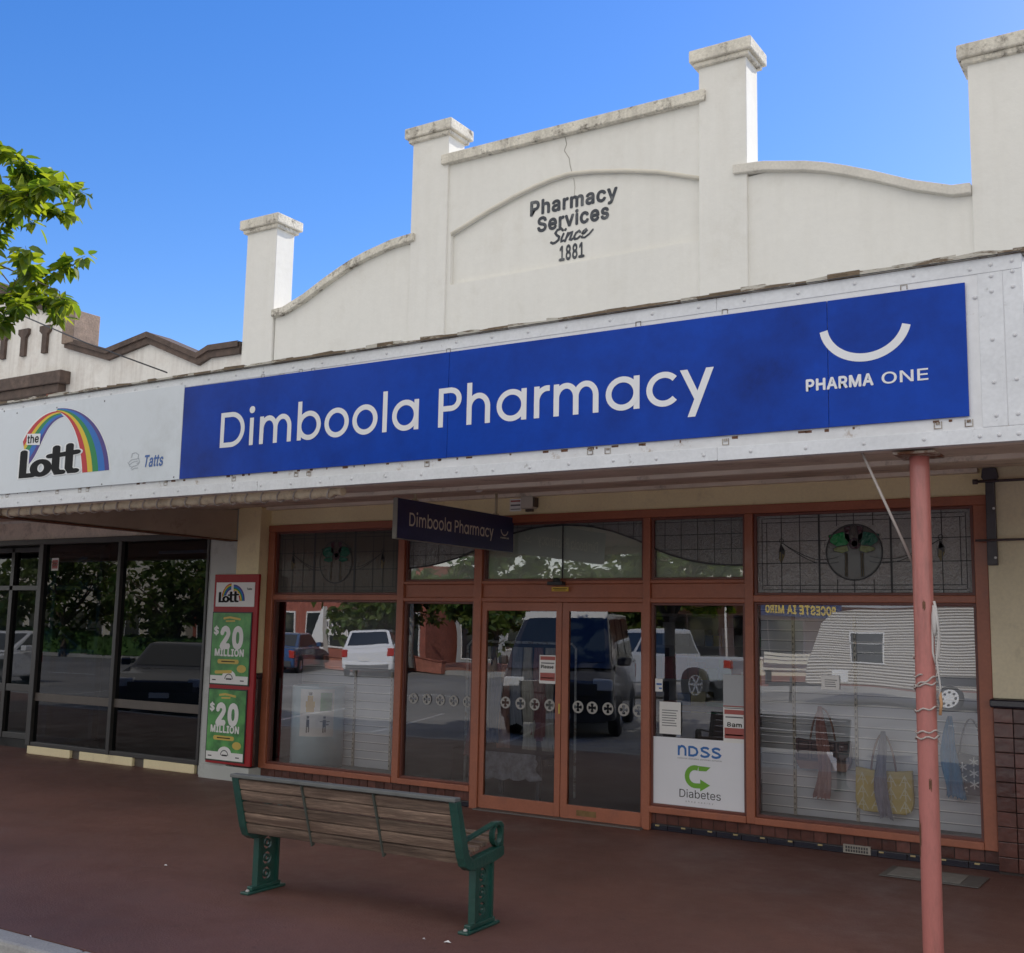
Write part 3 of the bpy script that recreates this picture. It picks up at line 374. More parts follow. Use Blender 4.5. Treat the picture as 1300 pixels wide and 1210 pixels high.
# ---------------------------------------------------------------- geometric sans of the shop sign
def pop(ch, s=.15):
    """pen paths of one letter, cap height 1: (width, [(path, closed)], [discs], [polys])"""
    h = s/2; X = .77; r = (X-s)/2+.012; cy = X/2
    O = lambda cx: (circ(cx, cy, r, r, 0, 360, 36, True), True)
    V = lambda x, a, b: ([(x, a), (x, b)], False)
    if ch == 'D': return .90, [([(h, 1-h), (.40, 1-h)]+circ(.40, .5, .43, .5-h, 88, -88, 24)+[(.40, h), (h, h)], False), V(h, 0, 1)]
    if ch == 'P': return .66, [V(h, 0, 1), ([(h, 1-h), (.36, 1-h)]+circ(.36, .695, .225, .23, 85, -85, 20)+[(.36, .465), (h, .465)], False)]
    if ch == 'i': return .2, [V(.1, 0, X)], [(.1, 1.0, .1)]
    if ch == 'l': return s, [V(h, 0, 1.06)]
    if ch == 'm': return 1.13, [V(h, 0, X), ([(h, .3), (h, .42)]+circ(h+.245, .42, .245, X-h-.42+.012, 175, 5, 18)+[(h+.49, .42), (h+.49, 0)], False),
                                ([(h+.49, .3), (h+.49, .42)]+circ(h+.735, .42, .245, X-h-.42+.012, 175, 5, 18)+[(h+.98, .42), (h+.98, 0)], False)]
    if ch == 'h': return .66, [V(h, 0, 1.06), ([(h, .3), (h, .42)]+circ(h+.255, .42, .255, X-h-.42+.012, 175, 5, 20)+[(h+.51, .42), (h+.51, 0)], False)]
    if ch == 'r': return .40, [V(h, 0, X), ([(h, .3), (h, .40)]+circ(h+.27, .40, .27, X-h-.40+.005, 175, 92, 12)+[(.40, X-h+.004)], False)]
    if ch == 'b': return r*2+s, [V(h, 0, 1.06), O(h+r)]
    if ch == 'a': return r*2+s, [O(h+r), V(h+2*r, 0, X)]
    if ch == 'o': return r*2+s, [O(h+r)]
    if ch == 'c': return r*1.78+s, [(circ(h+r, cy, r, r, 42, 318, 32), False)]
    if ch == 'y': return .74, [], [], [[(0, X), (.165, X), (.43, .175), (.35, .02)], [(.575, X), (.74, X), (.335, -.30), (.17, -.30)]]
    return .3, []
def popline(mb, s, f, x0, x1, y, h, w, m=0, wt=.15):
    sp = {'o': .075, 'c': .075, 'a': .085, 'b': .09, 'y': .03, 'D': .10}
    items = []; adv = 0
    for ch in s:
        g = pop(ch, wt); L = {'o': .06, 'a': .06, 'c': .06, 'y': .01}.get(ch, .10); R_ = {'o': .06, 'b': .06, 'D': .06, 'P': .05, 'c': .03, 'r': .0, 'y': .01}.get(ch, .10)
        if items: adv += L
        items.append((adv, g)); adv += g[0]+R_
    tot = items[-1][0]+items[-1][1][0]; sx = (x1-x0)/tot; k = 0
    for ax, g in items:
        T = lambda p: (x0+(ax+p[0])*sx, y+p[1]*h)
        for P, cl in g[1]:
            put(mb, stroke(P, wt, closed=cl), f, w+.0006*k, m, T); k = (k+1) % 4
        for d in (g[2] if len(g) > 2 else []): put(mb, [circ(d[0], d[1], d[2], d[2], 0, 360, 20, True)], f, w+.0006*k, m, T)
        for q in (g[3] if len(g) > 3 else []): put(mb, [q], f, w+.0006*k, m, T); k = (k+1) % 4

# ================================================================ pharmacy building
ph = thing('pharmacy_building', 'white rendered shop building with stepped curved parapet and dark red timber shopfront under a verandah', 'building', (-5.28, 0, 0))
# parapet silhouette (symmetric about x=-5.28)
crv = [(-1.526, 5.17), (-1.668, 5.18), (-1.97, 5.285), (-2.283, 5.43), (-2.50, 5.52), (-2.676, 5.585), (-2.85, 5.635), (-3.02, 5.67), (-3.22, 5.712), (-3.40, 5.725)]
R_side = crv; L_side = [(-10.56-x, z) for x, z in crv]
sil = [(-9.2, 3.0)] + [(-9.05, 3.0), (-9.05, 5.17)] + L_side[1:] + [(-7.10, 5.70), (-7.10, 6.50), (-3.45, 6.50), (-3.45, 5.70)] + R_side[::-1][1:] + [(-1.51, 5.17), (-1.51, 3.0)]
sil = sil[1:]
pan = [(-6.60, 5.197), (-3.805, 5.203), (-3.803, 5.766), (-4.25, 5.925), (-4.60, 6.01), (-4.95, 6.075), (-5.20, 6.105), (-5.40, 6.09), (-5.60, 6.055), (-5.85, 5.995), (-6.145, 5.905), (-6.38, 5.82), (-6.608, 5.735)]
mb = MB(); mb.prism([sil, pan], FR(0), -.05, 0); mb.prism([sil], FR(0), -.24, -.052)
wall = mb.build('parapet_wall', 'wall_white', ph)
# soft rounded lip along the panel's arched top
mb = MB(); lip = pan[2:]
pts = [Vector((x, .012, z+.012)) for x, z in lip]
mb.tube(pts, .020, 8); mb.build('panel_moulding', mat('moulding', (.70, .65, .54), .85, .08, 4, .2, 40), wall)
# hairline crack above and through the panel
mb = MB(); ck = [(-5.255, 6.50), (-5.235, 6.42), (-5.262, 6.36), (-5.205, 6.27), (-5.195, 6.20), (-5.175, 6.125)]
for a, b in zip(ck, ck[1:]): mb.flat(stroke([a, b], .009), FR(0), .002)
mb.build('crack', 'crack', wall); mb = MB()
ck = [(-5.18, 6.08), (-5.165, 5.98), (-5.17, 5.90)]
for a, b in zip(ck, ck[1:]): mb.flat(stroke([a, b], .005), FR(.05), .002)
mb.build('crack', 'crack', wall)
def cap(mb, x0, x1, z, proj=.07, dep=.26, th=.125):
    mb.box(x0-proj*.55, x1+proj*.55, -.03-proj*.55, dep+proj*.55, z-.035, z+.012)
    mb.box(x0-proj, x1+proj, -.03-proj, dep+proj, z+.01, z+th)
for i, (x0, x1, zt) in enumerate([(-9.54, -9.065, 6.275), (-7.115, -6.645, 6.86), (-3.835, -3.38, 6.86), (-1.525, -1.05, 6.285)]):
    mb = MB(); mb.box(x0, x1, -.03, .26, 2.98, zt)
    p = mb.build('pillar', 'wall_white', ph, .008)
    mb = MB(); cap(mb, x0, x1, zt); mb.build('cap', 'coping', p, .012)
def coping_strip(path, th, y0=-.07, y1=.29):
    mb = MB(); n = len(path)
    for (x, z), (x2, z2) in zip(path, path[1:]):
        mb.add([(x, y0, z), (x2, y0, z2), (x2, y0, z2+th), (x, y0, z+th), (x, y1, z), (x2, y1, z2), (x2, y1, z2+th), (x, y1, z+th)],
               [(0, 1, 2, 3), (7, 6, 5, 4), (3, 2, 6, 7), (4, 5, 1, 0)])
    for (x, z) in (path[0], path[-1]): mb.add([(x, y0, z), (x, y1, z), (x, y1, z+th), (x, y0, z+th)], [(0, 1, 2, 3)])
    return mb
cl = [(-9.062, 5.17)]+L_side[1:]; cr = R_side[:]
coping_strip([(-9.06, 5.172)]+L_side[1:-1]+[(-7.05, 5.735)], .085).build('coping', 'coping', ph, .008)
coping_strip([(-3.50, 5.735)]+R_side[::-1][1:-1]+[(-1.527, 5.172)], .085).build('coping', mat('coping_clean', (.64, .60, .52), .9, .1, 3, .4, 45, dirt=(.2, .16, .11), dscale=5, dcut=(.6, .8), fine=.08), ph, .008)
coping_strip([(-6.715, 6.50), (-5.2, 6.503), (-3.765, 6.50)], .105).build('coping', 'coping', ph, .008)
# painted wording on the panel
f = FR(.05); mb = MB()
a = xz(669, 272); 
text(mb, 'Pharmacy', f, -5.683, -4.690, 5.782, .142, .0006, 0, bold=.034)
text(mb, 'Services', f, -5.590, -4.775, 5.602, .142, .0006, 0, bold=.034)
# brush-script "since"
def SC(P, w=.024): put(mb, stroke([(x, y) for x, y in P], w, True), f, .0008+.0002*SC.k, 0); SC.k += 1
SC.k = 0
def tr(P, ox, oy, k=.103, sh=.33): return [(ox+(x+sh*y)*k, oy+y*k) for x, y in P]
sx0, sy0 = -5.435, 5.452
SC(tr([(1.0, 1.12), (.75, 1.32), (.35, 1.25), (.22, .98), (.45, .75), (.78, .55), (.82, .25), (.55, .05), (.3, .0), (.05, .12)], sx0, sy0), .027)
SC(tr([(1.2, .75), (1.12, .3), (1.2, .05), (1.45, .1)], sx0, sy0)); SC(tr([(1.27, 1.12), (1.29, 1.17)], sx0, sy0), .028)
SC(tr([(1.62, .0), (1.68, .75)], sx0, sy0)); SC(tr([(1.68, .35), (1.9, .72), (2.12, .75), (2.15, .5), (2.1, .1), (2.3, .02), (2.5, .15)], sx0, sy0))
SC(tr([(3.05, .62), (2.88, .76), (2.6, .6), (2.52, .28), (2.68, .02), (2.95, .03), (3.15, .2)], sx0, sy0))
SC(tr([(3.3, .32), (3.6, .45), (3.75, .65), (3.6, .8), (3.38, .66), (3.3, .35), (3.42, .06), (3.75, .0), (4.15, .28), (4.4, .62)], sx0, sy0), .021)
text(mb, '1881', f, -5.335, -5.045, 5.262, .142, .0006, 0, bold=.030)
for x in (-5.300, -5.081): mb.flat([[(x-.034, 5.258), (x+.034, 5.258), (x+.034, 5.278), (x-.034, 5.278)]], f, .006)
mb.build('lettering', 'paint_black', wall)

# cream wall band between soffit and shopfront head, and side piers
mb = MB(); mb.box(-9.05, -1.50, 0.0, .20, 2.775, 3.0); mb.build('lintel', 'cream', ph)
mb = MB(); mb.box(-2.02, -2.014, -.001, 0, 2.776, 2.95); mb.box(-8.97, -1.55, -.085, -.001, 2.945, 2.995)
mb.build('cornice', 'soffit_trim', ph, .01)
# left pier: cream shaft, grey outer half, tiled foot
mb = MB(); mb.box(-9.31, -8.965, -.16, .19, 1.16, 2.97); mb.build('pier', 'cream', ph, .006)
mb = MB(); mb.box(-9.715, -9.312, -.155, .19, .12, 2.60); mb.box(-9.715, -9.312, -.10, .19, 2.60, 2.97)
mb.build('pier', 'grey_paint', ph, .006, label='pale grey painted pier behind the red lottery frame')
mb = MB(); mb.box(-9.72, -8.955, -.17, .18, -.05, .15); mb.build('pier_base', 'grey_paint', ph, .008)
# right pier
mb = MB(); mb.box(-1.50, -.95, -.06, .20, 1.255, 2.985); mb.build('pier', 'cream_pale', ph, .006)
# ---- glazed brown tiles (one mesh per run, joints left open over a dark bed)
def tilemat(name, c, var):
    m, nt, out = newmat(name); L = nt.links.new
    b = N(nt, 'ShaderNodeBsdfPrincipled'); L(b.outputs[0], out.inputs[0]); b.inputs['Roughness'].default_value = .16; b.inputs['Coat Weight'].default_value = .4; b.inputs['Coat Roughness'].default_value = .08
    oi = N(nt, 'ShaderNodeNewGeometry'); tc = N(nt, 'ShaderNodeTexCoord')
    r = N(nt, 'ShaderNodeValToRGB'); L(oi.outputs['Random Per Island'], r.inputs[0])
    r.color_ramp.elements[0].color = col4([x*(1-var) for x in c]); r.color_ramp.elements[1].color = col4([x*(1+var) for x in c])
    n = N(nt, 'ShaderNodeTexNoise'); n.inputs['Scale'].default_value = 14; n.inputs['Detail'].default_value = 4; L(tc.outputs['Object'], n.inputs['Vector'])
    mr = N(nt, 'ShaderNodeMapRange'); L(n.outputs['Fac'], mr.inputs[0]); mr.inputs[3].default_value = .4; mr.inputs[4].default_value = 1.6
    mm = N(nt, 'ShaderNodeMix', data_type='RGBA', blend_type='MULTIPLY'); mm.inputs[0].default_value = 1; L(r.outputs[0], mm.inputs[6]); L(mr.outputs[0], mm.inputs[7]); L(mm.outputs[2], b.inputs['Base Color'])
    bp = N(nt, 'ShaderNodeBump'); bp.inputs['Strength'].default_value = .5; bp.inputs['Distance'].default_value = .01; L(n.outputs['Fac'], bp.inputs['Height']); L(bp.outputs[0], b.inputs['Normal'])
    return m
M['tile'] = tilemat('brown_tile', (.085, .030, .023), .35)
M['tile_bed'] = mat('tile_joint', (.03, .022, .02), .9)
rnd = random.Random(3)
def tiles(mb, x0, x1, z0, z1, nx, nz, Y, stag=False):
    w = (x1-x0)/nx; h = (z1-z0)/nz
    for j in range(nz):
        for i in range(nx):
            d = rnd.uniform(.004, .010)
            mb.box(x0+i*w+.003, x0+(i+1)*w-.003, Y-d, Y+.02, z0+j*h+.003, z0+(j+1)*h-.003)
mb = MB(); tiles(mb, -1.50, -.96, .02, 1.185, 4, 11, -.075); mb.box(-1.50, -.96, -.06, .2, -.05, 1.185, 1)
tp = mb.build('tiled_dado', ['tile', 'tile_bed'], ph, .003)
mb = MB(); mb.box(-1.52, -.95, -.11, .2, 1.187, 1.252); mb.build('dado_cap', 'black_cap', ph, .015)
mb = MB(); tiles(mb, -8.955, -8.90, .18, 1.10, 1, 8, -.16); mb.box(-9.20, -8.955, -.16, .19, .151, 1.10, 1); tiles(mb, -9.20, -8.957, .16, 1.10, 2, 8, -.165)
mb.box(-8.9649, -8.957, -.15, 0, .16, 1.1, 0)
mb.build('tiled_dado', ['tile', 'tile_bed'], ph, .003)
mb = MB(); mb.box(-9.20, -8.94, -.19, .1, 1.10, 1.158); mb.build('dado_cap', 'black_cap', ph, .015)
# stall risers
for (a, b, nx) in ((-8.955, -6.175, 26), (-4.37, -1.50, 27)):
    mb = MB(); mb.box(a, b, .012, .18, -.05, .15, 1); tiles(mb, a, b, .055, .148, nx, 1, .012); 
    o = mb.build('stall_riser', ['tile', 'tile_bed'], ph, .002)
    mb = MB(); tiles(mb, a, b, .0, .052, nx//2, 1, .006); mb.build('skirting', 'black_cap', o, .002)
    n = int((b-a)/.235); ci = mat('cream_insert', (.42, .32, .14), .45, .1, 8)
    for i in range(n):
        x = a+.13+i*.235+rnd.uniform(-.01, .01); k = MB(); k.box(x-.018, x+.018, -.008, .004, .036, .047); k.build('tile_insert', ci, o)
# vents
for (x0, x1) in ((-2.645, -2.435), (-8.135, -7.93)):
    mb = MB(); mb.box(x0, x1, -.012, .01, .010, .072)
    v = mb.build('vent_grille', mat('vent_frame', (.30, .27, .23), .5, .1, 6), ph)
    mb = MB()
    for i in range(9):
        for j in range(2): x = x0+.015+i*(x1-x0-.03)/9; mb.box(x+.003, x+(x1-x0-.03)/9-.004, -.0135, -.0121, .018+j*.025, .037+j*.025)
    mb.build('slots', 'black', v)

# ---- timber shopfront frame
fr = MB(); B = lambda x0, x1, z0, z1, y0=-.035, y1=.07: fr.box(x0, x1, y0, y1, z0, z1)
fr.box(-8.95, -1.50, -.045, .08, 2.70, 2.774)                                  # head
XP = dict(l=(-8.95, -8.855), a=(-7.128, -7.048), b=(-6.185, -6.098), c=(-4.372, -4.305), d=(-3.428, -3.355), r=(-1.600, -1.502))
for k, (x0, x1) in XP.items():
    z0 = 0.0 if k in 'bc' else .15
    B(x0, x1, z0, 2.70, -.040, .08)
B(XP['l'][1], XP['a'][0], 1.955, 2.012); B(XP['d'][1], XP['r'][0], 1.955, 2.012)        # transoms of the two big windows
for p, q in (('a', 'b'), ('b', 'c'), ('c', 'd')):
    B(XP[p][1], XP[q][0], 2.115, 2.145); fr.box(XP[p][1], XP[q][0], -.008, .05, 1.985, 2.115); B(XP[p][1], XP[q][0], 1.945, 1.985)
for p, q in (('l', 'a'), ('a', 'b'), ('c', 'd'), ('d', 'r')):
    B(XP[p][1], XP[q][0], .150, .205, -.05, .08)
shop = fr.build('shopfront_frame', 'frame', ph, .006)
mb = MB()
for p, q, z0, z1 in (('l', 'a', .205, 1.955), ('a', 'b', .205, 1.945), ('c', 'd', .205, 1.945), ('d', 'r', .205, 1.955), ('l', 'a', 2.012, 2.70), ('d', 'r', 2.012, 2.70), ('a', 'b', 2.145, 2.70), ('b', 'c', 2.145, 2.70), ('c', 'd', 2.145, 2.70)):
    x0, x1 = XP[p][1], XP[q][0]; t = .022
    mb.box(x0, x0+t, -.012, .05, z0, z1); mb.box(x1-t, x1, -.012, .05, z0, z1); mb.box(x0+t, x1-t, -.012, .05, z0, z0+t); mb.box(x0+t, x1-t, -.012, .05, z1-t, z1)
mb.build('glazing_bead', 'frame_dark', shop, .004)
def pane(x0, x1, z0, z1, m, parent, Y=.02, name='pane'):
    mb = MB(); mb.add([(x0, Y, z0), (x1, Y, z0), (x1, Y, z1), (x0, Y, z1)], [(0, 1, 2, 3)]); return mb.build(name, m, parent, fix=False)
def window(p, q, z0, z1, m):
    mb = MB(); x0, x1 = XP[p][1]+.018, XP[q][0]-.018
    return pane(x0, x1, z0, z1, m, ph, name='display_window')
w1 = window('l', 'a', .22, 1.94, 'glass'); w2 = window('a', 'b', .22, 1.93, 'glass_door'); w3 = window('c', 'd', .22, 1.93, 'glass_door'); w4 = window('d', 'r', .22, 1.94, 'glass')
w1['label'] = 'left display window with a round bin behind it'; w4['label'] = 'right display window with bags hanging behind it'
# ---- doors
def plus_decal(mb, x, z, Y, r=.052):
    f = FR(Y); ring = circ(x, z, r, r, 0, 360, 28, True)
    w = r*.19; l = r*.72; q = r*.30
    cross = []
    for k in range(4):
        a = k*PI/2
        rot = lambda u, v: (x+u*math.cos(a)-v*math.sin(a), z+u*math.sin(a)+v*math.cos(a))
        cross += [rot(w, w), rot(w, l*.5), rot(q, l*.62), rot(q*.8, l), rot(-q*.8, l), rot(-q, l*.62), rot(-w, l*.5)][:7]
    mb.flat([ring, cross[::-1]], f, 0)
DEC = {'d1': [-5.816, -5.649, -5.494, -5.333], 'd2': [-5.034, -4.888, -4.729, -4.572, -4.425], 'w2': [-6.915, -6.749, -6.586, -6.425, -6.262]}
for nm, x0, x1, gx0, gx1 in (('d1', -6.095, -5.207, -6.045, -5.262), ('d2', -5.200, -4.374, -5.135, -4.392)):
    d = MB(); y0, y1 = (-.02, .02)
    d.box(x0, gx0, y0, y1, .015, 1.942); d.box(gx1, x1, y0, y1, .015, 1.942); d.box(gx0, gx1, y0, y1, .015, .132); d.box(gx0, gx1, y0, y1, 1.862, 1.942)
    dd = d.build('door', 'frame', ph, .004); dd['label'] = ('left' if nm == 'd1' else 'right')+' sliding glass door leaf in red timber frame'
    pane(gx0, gx1, .132, 1.862, 'glass_door', dd, 0.0, 'door_pane')
    for x in DEC[nm]: k = MB(); plus_decal(k, x, 1.0, -.004, .055); k.build('decal', 'decal', dd)
    if nm == 'd1':
        k = MB(); k.box(-5.225, -5.212, -.03, -.02, .93, 1.02); k.build('door_lock', 'gold', dd)
    else:
        k = MB(); k.box(-5.03, -4.83, -.0225, -.0202, .045, .095); k.build('kick_plate', mat('brass_plate', (.22, .13, .05), .4, .2, 20, metal=.5), dd)
for x in DEC['w2']: k = MB(); plus_decal(k, x, .983, .012, .053); k.build('decal', 'decal', w2)
mb = MB(); mb.box(-6.10, -4.36, -.10, .10, -.06, .012); mb.build('door_sill', mat('sill_metal', (.10, .09, .085), .6, .2, 5), ph)

# ---- leadlights
def leadlight(p, q, gm, big, label):
    x0, x1 = XP[p][1]+.018, XP[q][0]-.018; z0, z1 = 2.03, 2.685; w = x1-x0; h = z1-z0
    pn = pane(x0, x1, z0, z1, gm, ph, .022, 'leadlight'); pn['label'] = label
    f = FR(.018); L = MB(); k = [0]
    def ln(P, t=.008):
        put(L, stroke([(x0+a*w, z0+b*h) for a, b in P], t), f, .0004*k[0]); k[0] = (k[0]+1) % 9
    asp = w/h
    cx, cy, R_ = .475 if big else .49, .505, .345
    rx = R_/asp
    for t in (.045, .085): ln([(t*.6, .0+t*1.1), (t*.6, 1-t*1.1)], .006); ln([(1-t*.6, t*1.1), (1-t*.6, 1-t*1.1)], .006)
    for b in (.045, .10, .90, .955): ln([(.03, b), (.97, b)], .006)
    for a in (.125, .215, .79, .87): ln([(a, 0), (a, 1)], .007)
    for a in (.395, cx, .565): ln([(a, cy+R_*.95 if a != cx else cy+R_), (a, 1)], .007); ln([(a, 0), (a, cy-R_*.97)], .007)
    for b in (.38, .66): ln([(.0, b), (cx-rx*.98, b)], .007); ln([(cx+rx*.98, b), (1, b)], .007)
    for a in (.31, .645): ln([(a, 0), (a, 1)], .017 if big else .026)
    ln([(cx+rx*math.cos(t*PI/20), cy+R_*math.sin(t*PI/20)) for t in range(41)], .011)
    # garland and end drops
    for s in (-1, 1):
        e = .125 if s < 0 else .865
        for dy in (0, -.055):
            ln([(e+(cx+s*rx*.55-e)*t, .645+dy*(t*1.2)-.24*math.sin(PI*min(1, t*1.0)*.62)+.08*max(0, t-.6)) for t in [i/14 for i in range(15)]], .006)
        ln([(e+.010*math.cos(t*PI/6), .665+.03*math.sin(t*PI/6)) for t in range(13)], .006)
        drop = [(e-.004, .63), (e+.014, .55), (e+.016, .48), (e-.002, .37), (e-.014, .44), (e-.012, .53)]
        ln(drop+drop[:1], .006)
        D = MB(); put(D, [[(x0+a*w, z0+b*h) for a, b in drop]], f, .0001); D.build('glass_piece', 'lg_amber', pn)
    # flower
    def G(P, m, t=.007, z=.0005):
        Q = [(x0+(cx+a*rx)*w, z0+(cy+b*R_)*h) for a, b in P]
        D = MB(); put(D, [Q], f, z); D.build('glass_piece', m, pn)
        put(L, stroke(Q, t*.6, closed=True), f, .004+.0004*k[0]); k[0] = (k[0]+1) % 9
    bg = circ(0, 0, .97, .97, 0, 360, 30, True); G(bg, 'lg_clear' if big else gm, .004, .0002)
    for s in (-1, 1):
        G([(s*.04, .62), (s*.12, .88), (s*.02, .96), (0, .97)][::-1] if 0 else [(s*.10, .96), (s*.34, .90), (s*.30, .50), (s*.13, .30), (s*.16, .62)], 'lg_plum')
        G([(s*.15, .62), (s*.38, .74), (s*.90, .62), (s*.84, .36), (s*.60, .20), (s*.26, .24), (s*.14, .40)], 'lg_green' if s < 0 and big else 'lg_teal')
        G([(s*.24, .25), (s*.48, .24), (s*.75, .14), (s*.72, .05), (s*.42, -.03), (s*.18, .05)], 'lg_lime' if big else 'lg_teal')
        G([(s*.23, -.02), (s*.33, -.02), (s*.34, -.85), (s*.24, -.88)], 'lg_amber')
        put(L, stroke([(x0+(cx+s*.28*rx)*w, z0+(cy-.02*R_)*h), (x0+(cx+s*.29*rx)*w, z0+(cy-.86*R_)*h)], .007), f, .007)
    G([(0, .97), (.10, .82), (.07, .66), (0, .58), (-.07, .66), (-.10, .82)], 'lg_clear')
    G(circ(.03, .30, .21, .21, 0, 360, 16, True), 'lg_plum')
    G(circ(.03, .31, .12, .12, 0, 360, 12, True), 'lg_plum')
    L.build('leading', 'lead', pn)
leadlight('l', 'a', 'lead_glass_dark', False, 'dim leaded window with a dark green tulip roundel, left end of the shopfront')
leadlight('d', 'r', 'lead_glass', True, 'bright leaded window with a green and plum tulip roundel beside the red post')
# flowing line across the three middle lights
cur = [(-7.05, 2.275), (-6.987, 2.285), (-6.8, 2.30), (-6.614, 2.335), (-6.4, 2.385), (-6.172, 2.468), (-5.97, 2.545), (-5.783, 2.605), (-5.518, 2.655), (-5.217, 2.669), (-4.95, 2.65), (-4.7, 2.592), (-4.45, 2.505), (-4.301, 2.435), (-4.15, 2.372), (-3.95, 2.315), (-3.75, 2.282), (-3.55, 2.27), (-3.42, 2.27)]
def cz(x):
    for (a, za), (b, zb) in zip(cur, cur[1:]):
        if a <= x <= b: return za+(zb-za)*(x-a)/(b-a)
    return 2.27
for p, q in (('a', 'b'), ('b', 'c'), ('c', 'd')):
    x0, x1 = XP[p][1]+.018, XP[q][0]-.018; z0, z1 = 2.163, 2.68
    pn = pane(x0, x1, z0, z1, 'glass_top', ph, .024, 'transom_light')
    P = [(x0+(x1-x0)*i/16, cz(x0+(x1-x0)*i/16)) for i in range(17)]
    D = MB(); D.flat([P+[(x1, z1), (x0, z1)]], FR(.021), 0); D.build('obscure_glass', 'lead_grid', pn)
    L = MB(); put(L, stroke(P, .016), FR(.018), .001)
    BL = MB(); BL.box(x0-.01, x1+.01, .070, .075, z0-.01, z1+.01); BL.build('reflection_panel', mat('blind', (.62, .64, .56), .8, .05, 2), ph)  # pale panel added behind the glass, stands in for the soffit's reflection
    i = 0
    x = math.ceil(x0/.155)*.155
    while x < x1:
        if cz(x) < z1-.02: put(L, stroke([(x, cz(x)), (x, z1)], .006), FR(.018), .0004*(i % 3)); i += 1
        x += .155
    for z in (2.41, 2.54, 2.655):
        seg = [xx for xx in [x0+(x1-x0)*i/60 for i in range(61)] if cz(xx) < z]
        run = []
        for xx in seg:
            if run and xx-run[-1] > (x1-x0)/55: put(L, stroke([(run[0], z), (run[-1], z)], .006), FR(.018), .002); run = []
            run.append(xx)
        if len(run) > 1: put(L, stroke([(run[0], z), (run[-1], z)], .006), FR(.018), .0021)
    if p == 'b': L.flat([[(-5.235, z0), (-5.219, z0), (-5.219, z1), (-5.235, z1)]], FR(.018), .003)
    L.build('leading', 'lead', pn)
# door sensor + yellow sticker
mb = MB(); mb.box(-5.32, -5.16, -.11, -.035, 2.10, 2.135); mb.lathe((-5.24, -.07, 2.137), [(.035, 0), (.03, .03), (0, .034)], 12)
mb.build('door_sensor', 'black', ph, .005)
mb = MB(); mb.box(-5.31, -5.13, -.0385, -.036, 2.045, 2.085); tg = mb.build('sticker', 'yellow', ph)
mb = MB(); mb.box(-5.295, -5.145, -.0395, -.0386, 2.068, 2.074); mb.box(-5.28, -5.16, -.0395, -.0386, 2.054, 2.060); mb.build('print', 'ink', tg)
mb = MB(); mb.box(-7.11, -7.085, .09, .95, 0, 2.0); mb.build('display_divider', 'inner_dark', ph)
# rest of the building: side walls, roof, shop interior shell
mb = MB(); mb.box(-9.70, -9.45, .20, 9, -.1, 5.0); mb.box(-1.35, -1.05, .21, 9, -.1, 5.0); mb.box(-9.70, -1.05, 9, 9.2, -.1, 5.0)
mb.build('side_wall', mat('side_brick', (.32, .16, .11), .9, .2, 6), ph)
mb = MB(); mb.box(-9.45, -1.35, .26, 9, 4.3, 4.4); mb.build('roof', mat('iron_roof', (.35, .36, .36), .5, .1, 2), ph)
mb = MB(); mb.box(-8.97, -1.5, .20, 7, 2.80, 2.95); mb.box(-9.44, -8.97, .2, 7, 2.72, 2.95); mb.build('shop_ceiling', mat('shop_ceiling', (.6, .58, .55), .9), ph)
mb = MB(); mb.box(-9.44, -1.36, .08, 9, -.08, -.002); mb.build('shop_floor', 'inner_floor', ph)
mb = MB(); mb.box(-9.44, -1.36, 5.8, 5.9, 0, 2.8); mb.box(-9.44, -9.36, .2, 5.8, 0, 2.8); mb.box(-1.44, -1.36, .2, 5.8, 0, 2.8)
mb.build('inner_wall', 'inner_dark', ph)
# ================================================================ verandah
ve = thing('verandah', 'street verandah with riveted white metal fascia over the footpath', 'verandah', (-5, -3.2, 2.67))
XL, XR = -17.0, -.775
# fascia: backing board, worn timber top edge, strips, rivets
def zt(x): return 3.625 + (x+9)/8.2*.022           # the old fascia is a touch out of level
mb = MB()
mb.add([(XL, -3.18, 2.668), (XR, -3.18, 2.670), (XR, -3.18, zt(XR)-.03), (XL, -3.18, zt(XL)-.03), (XL, -3.10, 2.668), (XR, -3.10, 2.670), (XR, -3.10, zt(XR)-.03), (XL, -3.10, zt(XL)-.03)],
       [(0, 1, 2, 3), (7, 6, 5, 4), (3, 2, 6, 7), (4, 5, 1, 0), (1, 5, 6, 2), (0, 3, 7, 4)])
mb.box(XR-.07, XR, -3.10, -.25, 2.76, 3.60)
fa = mb.build('fascia', 'metal_white', ve, .004)
def strip(mb, x0, x1, z0a, z0b, z1a, z1b, y=-3.184):
    mb.add([(x0, y, z0a), (x1, y, z0b), (x1, y, z1b), (x0, y, z1a), (x0, y+.003, z0a), (x1, y+.003, z0b), (x1, y+.003, z1b), (x0, y+.003, z1a)],
           [(0, 1, 2, 3), (3, 2, 6, 7), (4, 5, 1, 0), (1, 5, 6, 2), (0, 3, 7, 4)])
mb = MB()
xj = [XL, -13.2, -9.6, -6.0, -2.4, XR]
for a, b in zip(xj, xj[1:]):
    strip(mb, a+.002, b-.002, zt(a)-.105, zt(b)-.105, zt(a)-.028, zt(b)-.028)
    strip(mb, a+.002, b-.002, 2.664, 2.666, 2.738, 2.742)
strip(mb, -.985, -.868, 2.745, 2.745, zt(-.98)-.108, zt(-.87)-.108, -3.1835); strip(mb, -.864, XR, 2.745, 2.745, zt(-.86)-.108, zt(XR)-.108, -3.1835)
st = mb.build('cover_strip', 'metal_strip', ve, .0015)
rr = random.Random(5); RV = []
x = -.94
RM = MB(); RM.dome((0, 0, 0), .0115, .008, (0, -1, 0), 8)
